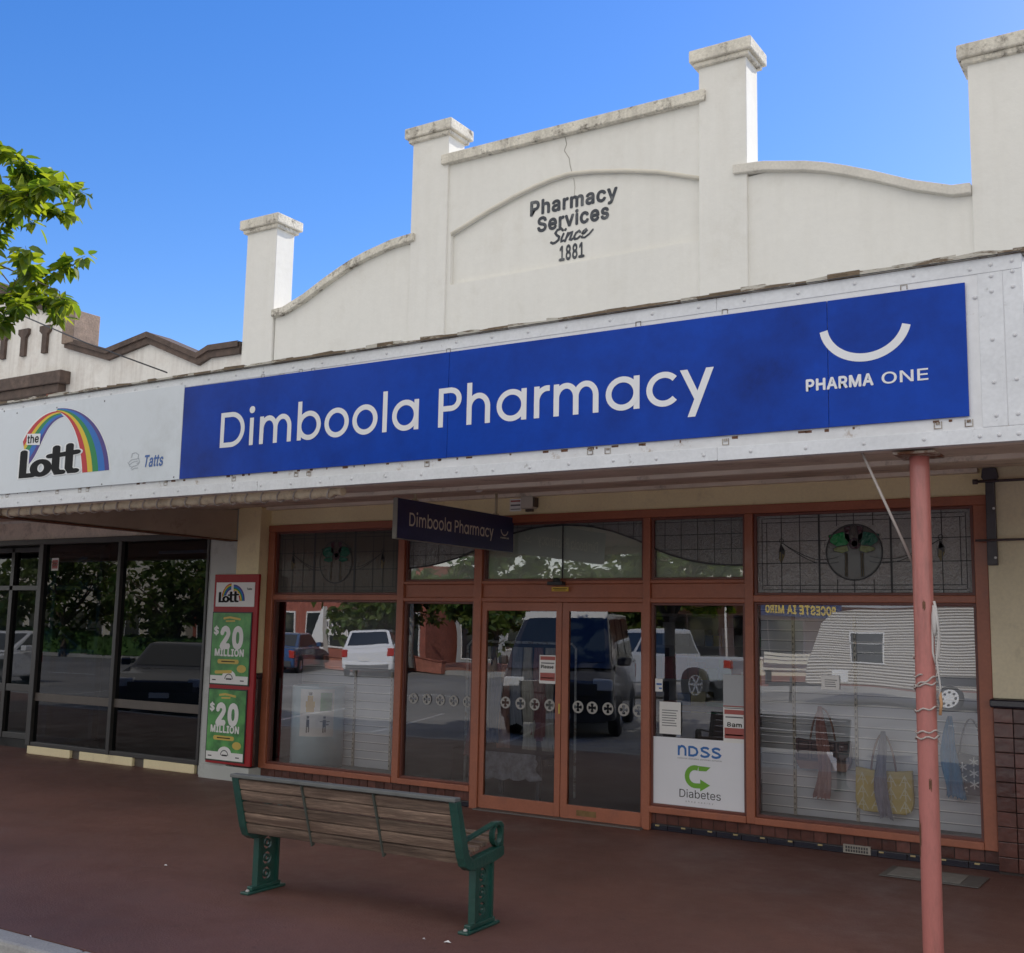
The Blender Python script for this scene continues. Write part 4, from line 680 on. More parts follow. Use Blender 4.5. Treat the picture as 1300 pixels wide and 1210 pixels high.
def riv(x, z):
    if not RV: o = RM.build('rivet', 'rivet', st, local=True, fix=False)
    else: o = RV[0].copy(); COL.objects.link(o)
    o.location = Vector((x, -3.184, z))-ve.location; RV.append(o)
for xx, zz in [(-.92, 3.52), (-.82, 3.53), (-.92, 3.44), (-.82, 3.45), (-.925, 3.19), (-.82, 3.20), (-.925, 2.97), (-.82, 2.975), (-.92, 2.80), (-.82, 2.80), (-1.0, 3.42), (-1.02, 3.57), (-.92, 3.58), (-.82, 3.585), (-.91, 2.70), (-.82, 2.70), (-1.0, 2.70)]: riv(xx, zz)
x = -1.3
while x > -9.45:
    riv(x, zt(x)-.065+rr.uniform(-.004, .004)); riv(x+.03, 2.702+rr.uniform(-.004, .004)); x -= .295+rr.uniform(-.02, .02)
# worn timber capping along the top, in uneven short lengths of flaking paint
mb = MB(); x = XL
while x < XR:
    l = rr.uniform(.06, .22); x2 = min(XR+.02, x+l); j = rr.uniform(-.007, .007)
    k0 = rr.choice([0, 0, 1, 1, 1]) if x > -5.5 else rr.choice([0, 1, 1])
    za = zt(x)-.026; h = rr.uniform(.018, .032)
    mb.add([(x, -3.200+j*.3, za), (x2, -3.2+j*.3, za), (x2, -3.2+j*.4, za+h+rr.uniform(-.006, .006)), (x, -3.2+j*.4, za+h+rr.uniform(-.006, .006)),
            (x, -3.08, za), (x2, -3.08, za), (x2, -3.08, za+.03), (x, -3.08, za+.03)], [(0, 1, 2, 3), (3, 2, 6, 7), (4, 5, 1, 0), (1, 5, 6, 2), (0, 3, 7, 4)], k0)
    x = x2
mb.build('capping', ['old_wood', 'wood_paint'], ve, fix=False)
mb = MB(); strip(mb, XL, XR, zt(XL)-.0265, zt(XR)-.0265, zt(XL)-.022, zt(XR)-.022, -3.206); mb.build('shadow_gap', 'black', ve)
# clips that hold the sign sheets
CL = mat('clip', (.40, .36, .31), .6, .3, 10, dirt=(.12, .07, .04), dscale=20, dcut=(.45, .55))
for x in [-9.05, -8.35, -8.05, -7.95, -7.0, -6.25, -5.62, -5.5, -4.45, -3.22, -3.1, -2.35, -1.2, -1.05]:
    mb = MB(); z = 2.77+rr.uniform(-.003, .003); mb.flat(stroke([(x-.018, z+.02), (x-.018, z-.016), (x+.018, z-.016), (x+.018, z+.02)], .005), FR(-3.183), .001); mb.box(x-.010, x+.010, -3.186, -3.18, z+.004, z+.018); mb.build('sign_clip', CL, ve)
for x in [-6.0, -5.62, -5.5, -4.30, -2.9, -2.35, -1.35]:
    mb = MB(); z = 3.522+rr.uniform(-.003, .003); mb.flat(stroke([(x-.016, z-.01), (x-.016, z+.016), (x+.016, z+.016), (x+.016, z-.01)], .005), FR(-3.183), .001); mb.build('sign_clip', CL, ve)
# rusty gap under the signs
for i in range(46):
    x = rr.uniform(-9.2, -1.1); l = rr.uniform(.008, .05); z = 2.792-(.004 if x > -6.8 else .008)
    mb = MB(); mb.box(x, x+l, -3.1815, -3.180, z-rr.uniform(.001, .006), z+.01); mb.build('rust_mark', 'rust', ve)
# soffit and roof
mb = MB()
n = 9
for i in range(n):
    xa = XL+(XR-XL)*i/n+.002; xb = XL+(XR-XL)*(i+1)/n-.002
    mb.add([(xa, -3.10, 2.70), (xb, -3.10, 2.70), (xb, -.0, 2.985), (xa, -.0, 2.985), (xa, -3.10, 2.715), (xb, -3.10, 2.715), (xb, 0, 3.0), (xa, 0, 3.0)], [(3, 2, 1, 0), (4, 5, 6, 7), (0, 1, 5, 4), (2, 3, 7, 6), (1, 2, 6, 5), (3, 0, 4, 7)])
mb.build('soffit', 'soffit', ve)
mb = MB(); mb.box(XL, XR, -3.10, -3.02, 2.672, 2.70); mb.box(XL, XR-.01, -1.72, -1.66, 2.795, 2.832)
mb.build('soffit_batten', 'soffit_trim', ve, .004)
mb = MB(); mb.add([(XL, -3.10, 3.35), (XR-.07, -3.10, 3.35), (XR-.07, -.01, 3.55), (XL, -.01, 3.55)], [(0, 1, 2, 3)]); mb.build('roof_sheet', mat('roof_sheet', (.4, .41, .41), .5, .1, 2), ve)
# cross beam between the two shopfronts
mb = MB(); mb.box(-9.42, -9.32, -3.09, -.165, 2.62, 2.70); 
mb.add([(-9.42, -3.09, 2.70), (-9.32, -3.09, 2.70), (-9.32, -.165, 2.955), (-9.42, -.165, 2.955), (-9.42, -3.09, 2.62), (-9.32, -3.09, 2.62), (-9.32, -.165, 2.612), (-9.42, -.165, 2.612)],
       [(0, 1, 2, 3), (4, 5, 6, 7), (1, 5, 6, 2), (0, 4, 7, 3), (0, 1, 5, 4), (2, 3, 7, 6)])
mb.v = mb.v[8:]; mb.f = [[i-8 for i in f_] for f_ in mb.f[6:]]; mb.m = mb.m[6:]; mb.s = mb.s[6:]
mb.build('cross_beam', mat('beam', (.40, .32, .25), .8, .15, 2, .1, 20, dirt=(.12, .08, .06), dscale=3, dcut=(.55, .8)), ve, .004)
mb = MB(); mb.box(-9.43, -9.31, -3.09, -.10, 2.598, 2.611); mb.build('beam_angle', 'rust', ve)

# ---- rolled canvas blind lashed under the fascia
rb = thing('rolled_blind', 'rolled tan canvas blind with rope turns slung under the verandah edge', 'awning blind', (-7.5, -3.03, 2.655))
mb = MB(); pts = []; n = 110
for i in range(n+1): pts.append(((-9.6+(4.27)*i/n), -3.0, 2.652+.0005*i/n))
mb.tube(pts, [.042+.006*math.sin(i*1.9)+(0 if i < n-2 else -.012) for i in range(n+1)], 12); mb.build('roll', 'canvas', rb)
mb = MB()
for i in range(26):
    x = -9.55+i*.165; mb.tube([(x+.03*math.sin(t*PI/8), -3.0+.052*math.cos(t*PI/8), 2.652+.052*math.sin(t*PI/8)) for t in range(17)], .006, 5, cap=False)
mb.build('lashing', 'rope', rb)

# ---- signs on the fascia
sg = thing('main_sign', 'long blue sign board reading Dimboola Pharmacy in white along the verandah fascia', 'sign', (-3.94, -3.19, 2.8))
zb = lambda x: 2.796+(x+6.83)*.0016; zz = lambda x: 3.520-(x+6.83)*.003
for i, (a, b) in enumerate(((-6.831, -4.284), (-4.280, -1.758), (-1.755, -1.045))):
    mb = MB(); mb.prism([[(a, zb(a)), (b, zb(b)), (b, zz(b)), (a, zz(a))]], FR(-3.186), 0, .010); mb.build('panel', 'blue', sg, .0015)
f = FR(-3.196); mb = MB()
popline(mb, 'Dimboola', f, -6.403, -4.522, 3.010, .268, .001, wt=.136)
mb.build('lettering', 'letter_white', sg, fix=False); mb = MB()
popline(mb, 'Pharmacy', f, -4.358, -2.413, 3.006, .262, .001, wt=.136)
mb.build('lettering', 'letter_white', sg, fix=False)
mb = MB(); P = [( -1.5565+.222*math.cos(math.radians(t)), 3.362-.0+.195*math.sin(math.radians(t))) for t in range(188, 353, 5)]
mb.flat(stroke(P, .044), f, .001); mb.build('smile_emblem', 'letter_white', sg)
mb = MB(); text(mb, 'PHARMA', f, -1.882, -1.512, 3.014, .060, .001, bold=.030); mb.build('lettering', 'letter_white', sg, fix=False); mb = MB(); text(mb, 'ONE', f, -1.478, -1.229, 3.013, .060, .001, bold=.008); mb.build('lettering', 'letter_white', sg)

lt = thing('lottery_sign', 'white lottery sign board with a rainbow arch and rounded black lettering above the neighbouring shop', 'sign', (-8.3, -3.19, 2.79))
mb = MB(); mb.prism([[(-9.75, 2.780), (-6.835, 2.794), (-6.835, 3.545), (-9.75, 3.540)]], FR(-3.186), 0, .010); mb.build('panel', 'sign_white', lt, .0015)
f = FR(-3.196)
S_ = lambda u, v: xz(u/5.417, 500+v/5.417, -3.196)
def band(mb, A, B_, t0, t1, m, w):
    n = len(A); g = lambda P, Q, t: (P[0]+(Q[0]-P[0])*t, P[1]+(Q[1]-P[1])*t)
    lo = [g(A[i], B_[i], t0) for i in range(n)]; hi = [g(A[i], B_[i], t1) for i in range(n)]
    for i in range(n-1): mb.add([f(*lo[i], w), f(*lo[i+1], w), f(*hi[i+1], w), f(*hi[i], w)], [(0, 1, 2, 3)], m)
def bez(P, n=18):
    out = []
    for s in range((len(P)-1)//3):
        p = P[3*s:3*s+4]
        for i in range(n+(1 if s == (len(P)-1)//3-1 else 0)):
            t = i/n; u = 1-t; out.append(tuple(u**3*p[0][k]+3*u*u*t*p[1][k]+3*u*t*t*p[2][k]+t**3*p[3][k] for k in (0, 1)))
    return out
LA = [S_(*p) for p in bez([(158, 330), (200, 235), (290, 120), (405, 118)])]      # left leg, outer edge (red)
LB = [S_(*p) for p in bez([(185, 500), (290, 400), (300, 190), (440, 158)])]      # left leg, inner edge (purple)
RA = [S_(*p) for p in bez([(385, 122), (500, 130), (560, 330), (567, 543)])]      # right leg, inner edge (red)
RB = [S_(*p) for p in bez([(400, 100), (600, 80), (745, 260), (752, 524)])]       # right leg, outer edge (purple)
wo = MB(); band(wo, LA, LB, -.10, 1.06, 0, .0006); band(wo, RA, RB, -.05, 1.05, 0, .0008)
wo.build('rainbow_outline', 'white', lt)
for leg, (A, B_, w) in {'l': (LA, LB, .0012), 'r': (RA, RB, .0020)}.items():
    mb = MB(); cuts = [0, .2, .38, .60, .84, 1.0] if leg == 'r' else [0, .2, .36, .58, .82, 1]
    for i in range(5): band(mb, A, B_, cuts[i], cuts[i+1], i, w+.00005*i)
    mb.build('rainbow', ['rb_r', 'rb_y', 'rb_g', 'rb_b', 'rb_p'], lt)
def lott(par, T, f, w, k, wname='lettering'):
    """rounded heavy wordmark, T maps unit coordinates to the sign plane"""
    G = [[(.05, .95), (.05, .10), (.27, .10)], circ(.44, .33, .155, .235, 0, 360, 26, True), [(.755, 1.0), (.755, .25), (.80, .12), (.90, .12)], [(.62, .72), (.90, .74)], [(1.035, 1.03), (1.035, .25), (1.08, .13), (1.18, .13)], [(.90, .74), (1.19, .78)]]
    for nm, wd, mt, ww in (('lettering_outline', .235, 'white', w), ('lettering', .165, 'ink', w+.002)):
        mb = MB()
        for i, P in enumerate(G):
            for lp in [stroke(P, wd, True, closed=(i == 1))]: mb.flat([[T(q) for q in l] for l in lp], f, ww+.0003*i*k)
        mb.build(nm, mt, par, fix=False)
p0 = S_(122, 590); p1 = S_(538, 590); pt = S_(330, 318)
Lw = p1[0]-p0[0]; Lh = .265
ang = 0
T = lambda q: (p0[0]+.035+q[0]*Lw/1.30, 2.905+q[1]*Lh*.92+(q[0])*.0)
lott(lt, T, f, .0026, 1)
mb = MB(); q0 = S_(192, 342); q1 = S_(272, 342)
mb.flat([[(q0[0]-.012, q0[1]-.012), (q1[0]+.012, q1[1]-.014), (q1[0]+.012, q1[1]+.085), (q0[0]-.012, q0[1]+.085)]], f, .0058); mb.build('tag_ground', 'white', lt)
mb = MB(); text(mb, 'the', f, q0[0], q1[0], q0[1], .070, .0066, bold=.02); mb.build('lettering', 'ink', lt)
mb = MB(); a = S_(985, 503); b = S_(1132, 500); text(mb, 'Tatts', f, a[0], b[0]-.02, a[1], .090, .001, bold=.024, shear=.16); mb.build('lettering', 'tatts_blue', lt)
# line-drawn figure emblem beside it
mb = MB()
for P in ([(905, 440), (910, 412), (935, 405), (955, 420), (950, 440)], [(888, 470), (905, 455), (955, 445), (960, 470), (940, 480)], [(890, 490), (915, 470), (950, 462)], [(900, 515), (915, 500), (945, 490), (958, 475)], [(905, 525), (925, 512), (950, 510)], [(880, 470), (895, 500), (905, 500)]):
    mb.flat(stroke([S_(*p) for p in P], .007), f, .001+.0001*len(P))
mb.build('emblem', 'light_line', lt)
mb = MB()
for u, v in ((720, 50), (118, 133), (1195, 573), (700, 622), (392, 95), (30, 120)):
    q = S_(u, v); mb.dome((q[0], -3.1965, q[1]), .008, .004, (0, -1, 0), 6)
mb.build('screws', 'ink_grey', lt)

# ---- hanging sign at right angles to the shop
hs = thing('hanging_sign', 'dark navy under-verandah sign reading Dimboola Pharmacy, hung across the footpath on two rods', 'sign', (-5.775, -.92, 2.41))
mb = MB(); mb.box(-5.797, -5.753, -1.83, -.02, 2.412, 2.752); mb.build('board', ['alu'], hs, .002)
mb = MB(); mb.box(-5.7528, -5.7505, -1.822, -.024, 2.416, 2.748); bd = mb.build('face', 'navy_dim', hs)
f = SX(-5.7503); mb = MB()
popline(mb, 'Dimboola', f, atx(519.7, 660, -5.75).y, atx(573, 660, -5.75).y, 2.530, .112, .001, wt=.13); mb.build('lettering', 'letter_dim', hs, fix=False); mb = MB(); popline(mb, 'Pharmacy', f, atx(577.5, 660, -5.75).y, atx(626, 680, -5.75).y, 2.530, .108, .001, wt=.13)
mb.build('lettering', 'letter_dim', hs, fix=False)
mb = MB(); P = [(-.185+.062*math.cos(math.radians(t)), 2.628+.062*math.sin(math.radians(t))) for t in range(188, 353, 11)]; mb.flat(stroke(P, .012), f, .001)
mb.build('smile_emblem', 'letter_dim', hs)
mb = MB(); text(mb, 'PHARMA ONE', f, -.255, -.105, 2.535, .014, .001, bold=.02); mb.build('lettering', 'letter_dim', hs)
for y in (-1.56, -.30):
    mb = MB(); z1 = 2.70+(y+3.1)/3.1*.285+.02; mb.tube([(-5.775, y, 2.75), (-5.775, y, z1)], .013, 8); mb.box(-5.79, -5.76, y-.03, y+.03, 2.745, 2.765)
    mb.build('hanger', mat('hanger', (.50, .42, .27), .5, .1, 5), hs)

# ---- post
po = thing('verandah_post', 'round dusty-red steel post holding the verandah edge at the right', 'post', (-1.344, -2.966, 0))
mb = MB(); n = 30
mb.tube([(-1.344, -2.966, -.02+2.685*i/n) for i in range(n+1)], .0505, 28); mb.build('shaft', 'pole', po)
mb = MB(); mb.box(-1.45, -1.235, -3.10, -2.86, 2.648, 2.662); mb.build('top_plate', mat('rusty_plate', (.45, .38, .30), .8, .3, 12, dirt=(.16, .06, .025), dscale=14, dcut=(.45, .55)), po, .002)
def scab(z, a, w, h, seed):
    mb = MB()
    q = random.Random(seed); n = 7
    for i in range(n):
        t0 = a+(i-n/2)*w/n; t1 = a+(i+1-n/2)*w/n; za = z-h*q.uniform(.3, .6); zb_ = z+h*q.uniform(.3, .6); r = .0515
        mb.add([(-1.344+r*math.cos(t), -2.966+r*math.sin(t), zz_) for t, zz_ in ((t0, za), (t1, za), (t1, zb_), (t0, zb_))], [(0, 1, 2, 3)])
    mb.build('bare_patch', 'rust', po)
scab(.70, math.radians(212), .5, .13, 2); scab(.95, math.radians(292), .28, .06, 3); scab(1.86, math.radians(285), .3, .05, 4); scab(.62, math.radians(208), .3, .08, 6)

# wire and cord wound round the post
cdn = thing('tie_cord', 'grey cord wound round the red post with a hanging loop beside it', 'cord', (-1.344, -2.966, 1.3))
mb = MB()
def wind(z0, z1, turns, r=.057, ph=0):
    n = int(26*turns); return [(-1.344+r*math.cos(ph+2*PI*turns*i/n), -2.966+r*math.sin(ph+2*PI*turns*i/n), z0+(z1-z0)*i/n+.006*math.sin(i*1.3)) for i in range(n+1)]
mb.tube(wind(1.16, 1.22, 2), .0045, 6); mb.tube(wind(1.30, 1.36, 1, ph=2), .0045, 6); mb.tube(wind(1.36, 1.60, 1.5, ph=.6), .0048, 6); mb.tube(wind(1.44, 1.50, 1.2, ph=3.4), .0045, 6)
mb.build('winding', 'rope', cdn)
mb = MB()
lp = [(-1.285, -2.99, 1.88), (-1.275, -3.0, 1.84), (-1.262, -3.0, 1.70), (-1.268, -3.0, 1.60), (-1.285, -2.99, 1.56), (-1.30, -2.99, 1.62), (-1.297, -2.99, 1.76), (-1.288, -2.99, 1.86)]
mb.tube(lp, .007, 6); mb.tube([(-1.28, -3.0, 1.85), (-1.262, -3.01, 1.72), (-1.28, -3.0, 1.58), (-1.262, -3.01, 1.44), (-1.277, -3.0, 1.38)], .005, 6)
mb.build('loop', 'cord', cdn)
mb = MB(); mb.tube([(-1.285, -2.995, 1.70+t*.02) for t in range(9)], [.004, .010, .014, .0155, .016, .0155, .014, .010, .004], 8); mb.build('cleat', 'cord', cdn)
mb = MB(); mb.tube([(-1.268, -3.0, 1.42), (-1.262, -3.0, 1.36), (-1.27, -3.0, 1.30)], .008, 6); mb.build('frayed_end', mat('orange_rope', (.5, .26, .12), .9), cdn)
# stay rod from the fascia to the post
sr = MB(); a = at(1094, 574, -3.08); b = Vector((-1.39, -2.93, 2.06)); sr.tube([a, b], .0075, 8); o = sr.build('stay_rod', mat('stay', (.42, .37, .34), .5, .1, 6)); tag(o, 'thin grey diagonal stay from the verandah edge to the red post', 'rod')

# ---- wall fittings
br = thing('wall_bracket', 'dark steel bracket plate with two rods on the cream pier at the right', 'bracket', (-1.46, -.1, 2.6))
mb = MB(); P = [(-1.497, 2.235), (-1.425, 2.235), (-1.428, 2.86), (-1.400, 2.90), (-1.412, 2.97), (-1.508, 2.97), (-1.52, 2.90), (-1.492, 2.86)]; mb.prism([P], FR(-.062), 0, .055)
mb.build('plate', mat('bracket', (.05, .045, .055), .5, .2, 8), br, .006)
mb = MB(); mb.tube([(-1.56, -.135, 2.865), (-.90, -.135, 2.868)], .011, 8); mb.tube([(-1.57, -.135, 2.42), (-.90, -.135, 2.425)], .009, 8); mb.tube([(-1.575, -.135, 2.865), (-1.54, -.135, 2.865)], .02, 8)
mb.build('rod', mat('rod', (.06, .045, .05), .5), br)
mb = MB()
for z in (2.66, 2.29): mb.dome((-1.437, -.118, z), .010, .006, (0, -1, 0), 8)
mb.build('bolt', 'letter_white', br)
al = thing('alarm_box', 'small white sounder box on the cream lintel above the door', 'alarm', (-5.58, -.05, 2.86))
mb = MB(); mb.box(-5.63, -5.50, -.10, -.001, 2.825, 2.945); mb.build('case', mat('case', (.62, .57, .48), .5), al, .008)
mb = MB(); mb.box(-5.499, -5.485, -.09, -.01, 2.84, 2.93); mb.box(-5.60, -5.53, -.06, -.02, 2.80, 2.825); mb.build('grille', 'brown_rail', al)
wl = thing('wall_label', 'small white notice beside the sounder box above the door', 'notice', (-5.74, -.005, 2.87))
mb = MB(); mb.box(-5.81, -5.68, -.006, -.001, 2.815, 2.935); mb.build('card', 'paper', wl)
mb = MB(); mb.box(-5.80, -5.69, -.0075, -.0062, 2.905, 2.92); mb.build('print', 'poster_red', wl)
mb = MB(); mb.box(-5.80, -5.69, -.0075, -.0062, 2.865, 2.88); mb.box(-5.80, -5.69, -.0075, -.0062, 2.83, 2.838); mb.build('print', 'ink_grey', wl)
sn = MB(); sn.dome((-5.30, -1.3, 2.862), .04, .03, (0, 0, -1), 10); o = sn.build('soffit_light', 'paper'); tag(o, 'small white fitting on the verandah soffit', 'light fitting')

# ================================================================ lottery poster frame
lf = thing('poster_frame', 'tall red lottery poster frame fixed to the pier between the two shops', 'poster frame', (-9.24, -.2, 1.2))
mb = MB(); mb.box(-9.585, -8.905, -.205, -.172, .175, 2.228); mb.build('backboard', 'red', lf, .004)
f = FR(-.206)
def q4(pts, Y=-.206): return [xz(*p, Y) for p in pts]
hp = MB(); zL = xz(276, 743, -.206); hx0, hx1, hz0, hz1 = -9.545, -8.955, 1.872, 2.138
hp.box(hx0, hx1, -.212, -.206, hz0, hz1); hpo = hp.build('header_panel', 'paper', lf)
f2 = FR(-.2125)
# little rainbow + wordmark
mb = MB(); cxx, czz = -9.33, 1.935
for i, k in enumerate('rygbp'):
    r0 = .10+.016*i; P = [(cxx+.055+(r0)*1.05*math.cos(math.radians(t)), czz+(r0)*1.05*math.sin(math.radians(t))) for t in range(0, 100, 10)]
    mb.flat(stroke(P, .0165), f2, .0004*i, i)
    P = [(cxx+.02+(.18-.016*i)*.8*math.cos(math.radians(t)), czz+.0+(.215-.016*i)*.86*math.sin(math.radians(t))) for t in range(90, 181, 10)]
    mb.flat(stroke(P, .0165), f2, .0001+.0004*i, i)
mb.build('rainbow', ['rb_r', 'rb_y', 'rb_g', 'rb_b', 'rb_p'], hpo)
lott(hpo, lambda q: (-9.49+q[0]*.245, 1.915+q[1]*.115), f2, .003, .2)
mb = MB(); text(mb, 'Tatts', f2, -9.07, -8.99, 2.055, .022, .001, bold=.03); mb.build('lettering', 'ink', hpo)
def poster(z0, z1, x0, x1, lab, sub, k):
    mb = MB(); mb.box(x0-.014, x1+.014, -.214, -.206, z0-.014, z1+.014); fr_ = mb.build('poster', 'black', lf, label=lab)
    mb = MB(); mb.box(x0, x1, -.217, -.2142, z0, z1); mb.build('sheet', 'p_green', fr_)
    f3 = FR(-.2174); w = x1-x0; h = z1-z0
    mb = MB(); mb.flat([[(x0+.002, z0+.002), (x1-.002, z0+.002), (x1-.002, z0+h*.115), (x0+w*.68, z0+h*.115)]+[(x0+w*.5+w*.18*math.cos(math.radians(t)), z0+h*.10+h*.095*math.sin(math.radians(t))) for t in range(10, 171, 16)]+[(x0+w*.32, z0+h*.115), (x0+.002, z0+h*.115)]], f3, 0)
    mb.build('footer', 'paper', fr_)
    mb = MB()
    text(mb, '20', f3, x0+w*.21, x0+w*.87, z0+h*.515, h*.275, .0006, bold=.048)
    text(mb, '$', f3, x0+w*.04, x0+w*.19, z0+h*.70, h*.10, .0006, bold=.03)
    text(mb, 'MILLION', f3, x0+w*.09, x0+w*.88, z0+h*.395, h*.092, .0006, bold=.036)
    mb.build('lettering', 'paper', fr_)
    mb = MB(); cy = z0+h*.315; P = [(x0+w*.22, cy), (x0+w*.70, cy)]; mb.flat(stroke(P, h*.062, True), f3, .0006)
    mb.flat(stroke([(x0+w*.30, z0+h*.925), (x0+w*.45, z0+h*.94), (x0+w*.72, z0+h*.915)], h*.03, True), f3, .0007); mb.flat(stroke([(x0+w*.36, z0+h*.885), (x0+w*.58, z0+h*.89)], h*.022, True), f3, .0008)
    mb.flat([circ(x0+w*.82, z0+h*.22, w*.12, h*.055, 0, 360, 14, True)], f3, .0005)
    if k: mb.flat(stroke([(x0+w*.15, z0+h*.16), (x0+w*.55, z0+h*.175)], h*.045, True), f3, .0006)
    mb.build('badge', 'gold', fr_)
    mb = MB(); mb.flat([[(x0+w*.28, cy-.006), (x0+w*.64, cy-.006), (x0+w*.64, cy+.006), (x0+w*.28, cy+.006)]], f3, .0012)
    P = [(x0+w*.5+w*.10*math.cos(math.radians(t)), z0+h*.07+h*.07*math.sin(math.radians(t))) for t in range(0, 181, 15)]; mb.flat(stroke(P, .010), f3, .0012)
    mb.flat([[(x0+w*.43, z0+h*.060), (x0+w*.58, z0+h*.060), (x0+w*.58, z0+h*.082), (x0+w*.43, z0+h*.082)]], f3, .0015)
    for u_ in (.06, .80): mb.flat([[(x0+w*u_, z0+h*.045), (x0+w*(u_+.10), z0+h*.045), (x0+w*(u_+.10), z0+h*.060), (x0+w*u_, z0+h*.060)]], f3, .0015)
    mb.build('print', 'ink', fr_)
poster(1.03, 1.80, -9.565, -8.985, 'upper green poster reading $20 MILLION', '', 1)
poster(.215, .965, -9.565, -9.00, 'lower green poster reading $20 MILLION', '', 0)
# ================================================================ things in and on the windows
def paper(name, label, cat, x0, x1, z0, z1, Y, parts, m='paper', rot=0):
    t = thing(name, label, cat, ((x0+x1)/2, Y, z0))
    mb = MB(); mb.box(x0, x1, Y-.0025, Y, z0, z1); mb.build('sheet', m, t)
    for nm, mm, rects in parts:
        mb = MB()
        for a, b, c, d in rects: mb.box(x0+(x1-x0)*a, x0+(x1-x0)*b, Y-.004, Y-.0026, z0+(z1-z0)*c, z0+(z1-z0)*d)
        mb.build(nm, mm, t)
    return t
rl = random.Random(11)
def lines(n, a, b, c0, c1, jit=.25, th=.35):
    st = (c1-c0)/n; out = []
    for i in range(n): z = c0+st*i; out.append((a, b-(b-a)*rl.uniform(0, jit), z, z+st*th))
    return out
Yg = .006
nd = thing('diabetes_poster', 'large white poster in the lower window reading ndss and Diabetes with a green arrow', 'poster', (-3.86, 0, .21))
mb = MB(); mb.flat([[(-4.300, .208), (-3.432, .208), (-3.432, .795), (-4.300, .790)]], FR(Yg-.002), 0); mb.build('sheet', 'poster_white', nd)
f = FR(Yg-.003); mb = MB()
def NP(u, v): return xz(820+u/5.043, 820+v/5.043, Yg)
g = [(-.41+0, 0)]
x0, x1 = NP(203, 700)[0], NP(487, 722)[0]; zb_ = .645; hh = .086; L_ = (x1-x0)
wl_ = .019
def N2(P, c=False, i=[0]): mb.flat([[(x0+a*L_, zb_+b*hh) for a, b in l] for l in [q for q in [[(p[0]/L_, p[1]/hh) for p in lp] for lp in stroke([(p[0]*L_, p[1]*hh) for p in P], wl_, closed=c)]]], f, .0003*(i[0] % 4)); i[0] += 1
N2([(.03, 0), (.03, .98)]); N2([(.03, .55), (.05, .80), (.10, .93), (.145, .88), (.18, .7), (.185, .5), (.185, 0)])
N2([(.27, .08), (.36, .08), (.43, .2), (.455, .45), (.43, .75), (.36, .9), (.27, .9)]); N2([(.27, .0), (.27, .98)])
def Sg(o): N2([(o+.19, .80), (o+.15, .91), (o+.08, .92), (o+.03, .80), (o+.04, .62), (o+.09, .53), (o+.15, .44), (o+.195, .28), (o+.17, .12), (o+.10, .04), (o+.04, .08), (o+.01, .20)])
Sg(.52); Sg(.77)
mb.build('lettering', 'ndss_blue', nd)
mb = MB(); text(mb, 'national diabetes services scheme', f, x0, x1, .618, .013, .0004); mb.build('lettering', 'ink_grey', nd)
mb = MB(); cxx, czz = -3.895, .478
arc = [(cxx+.075*math.cos(math.radians(t)), czz+.075*math.sin(math.radians(t))) for t in range(70, 276, 12)]+[(cxx+.05, czz-.073)]
mb.flat(stroke(arc, .042), f, .0004); mb.flat([[(cxx+.03, czz+.05), (cxx+.03, czz+.092), (cxx+.14, czz+.088), (cxx+.10, czz+.052)]], f, .0008)
mb.flat([[(cxx+.045, czz-.118), (cxx+.135, czz-.062), (cxx+.045, czz-.018)]], f, .0008); mb.build('arrow', 'arrow_green', nd)
mb = MB(); text(mb, 'Diabetes', f, -4.048, -3.662, .300, .066, .0004, bold=-.004); mb.build('lettering', 'ink', nd)
mb = MB(); text(mb, 'shop nearby', f, -3.985, -3.72, .262, .014, .0004, track=.9); mb.build('lettering', 'ink_grey', nd)
paper('paper_notice', 'plain white typed notice taped inside the window above the diabetes poster', 'notice', -4.228, -4.028, .818, 1.09, Yg, [('print', 'ink_grey', lines(7, .12, .9, .25, .80))])
paper('paper_note', 'tiny white note high beside the door frame in the narrow window', 'note', -4.268, -4.20, 1.175, 1.285, Yg, [('print', 'ndss_blue', [(.15, .9, .5, .65), (.5, .9, .2, .32)])])
t = paper('covid_notice', 'tall notice with red bands and bold wording at the right of the narrow window', 'notice', -3.640, -3.447, .782, 1.075, Yg, [('band', 'poster_red', [(.05, .95, .80, .93), (.05, .95, .12, .42)]), ('print', 'ink_grey', [(.1, .9, .70, .74), (.05, .95, .96, .985), (.1, .9, .20, .24)])])
mb = MB(); text(mb, '8am', FR(Yg-.0032), -3.61, -3.47, .915, .035, .001, bold=.02); mb.build('lettering', 'ink', t)
paper('clear_notice', 'pale grey see-through sheet above the red banded notice in the narrow window', 'notice', -3.640, -3.447, 1.08, 1.345, Yg, [('print', 'poster_red', [(0, 1, 0, .03)])], m='paper_grey')
t = paper('door_notice', 'white notice with red bands and bold wording stuck on the left door leaf', 'notice', -5.445, -5.268, 1.195, 1.455, -.006, [('band', 'poster_red', [(.05, .95, .83, .96), (.05, .95, .10, .38)]), ('print', 'ink_grey', [(.1, .9, .70, .74), (.1, .9, .18, .22)])])
mb = MB(); text(mb, 'Please', FR(-.0098), -5.43, -5.29, 1.335, .030, .001, bold=.02); mb.build('lettering', 'ink', t)
paper('window_card', 'small white card with a blue line low on the right display window', 'card', *[v for v in (at(1043, 872, .01).x, at(1066, 872, .01).x)], at(1043, 875, .01).z, at(1043, 857, .01).z, Yg, [('print', 'ink_grey', lines(4, .2, .9, .2, .8))])

M['slat_shadow'] = mat('slat_shadow', (.26, .27, .29), .6)
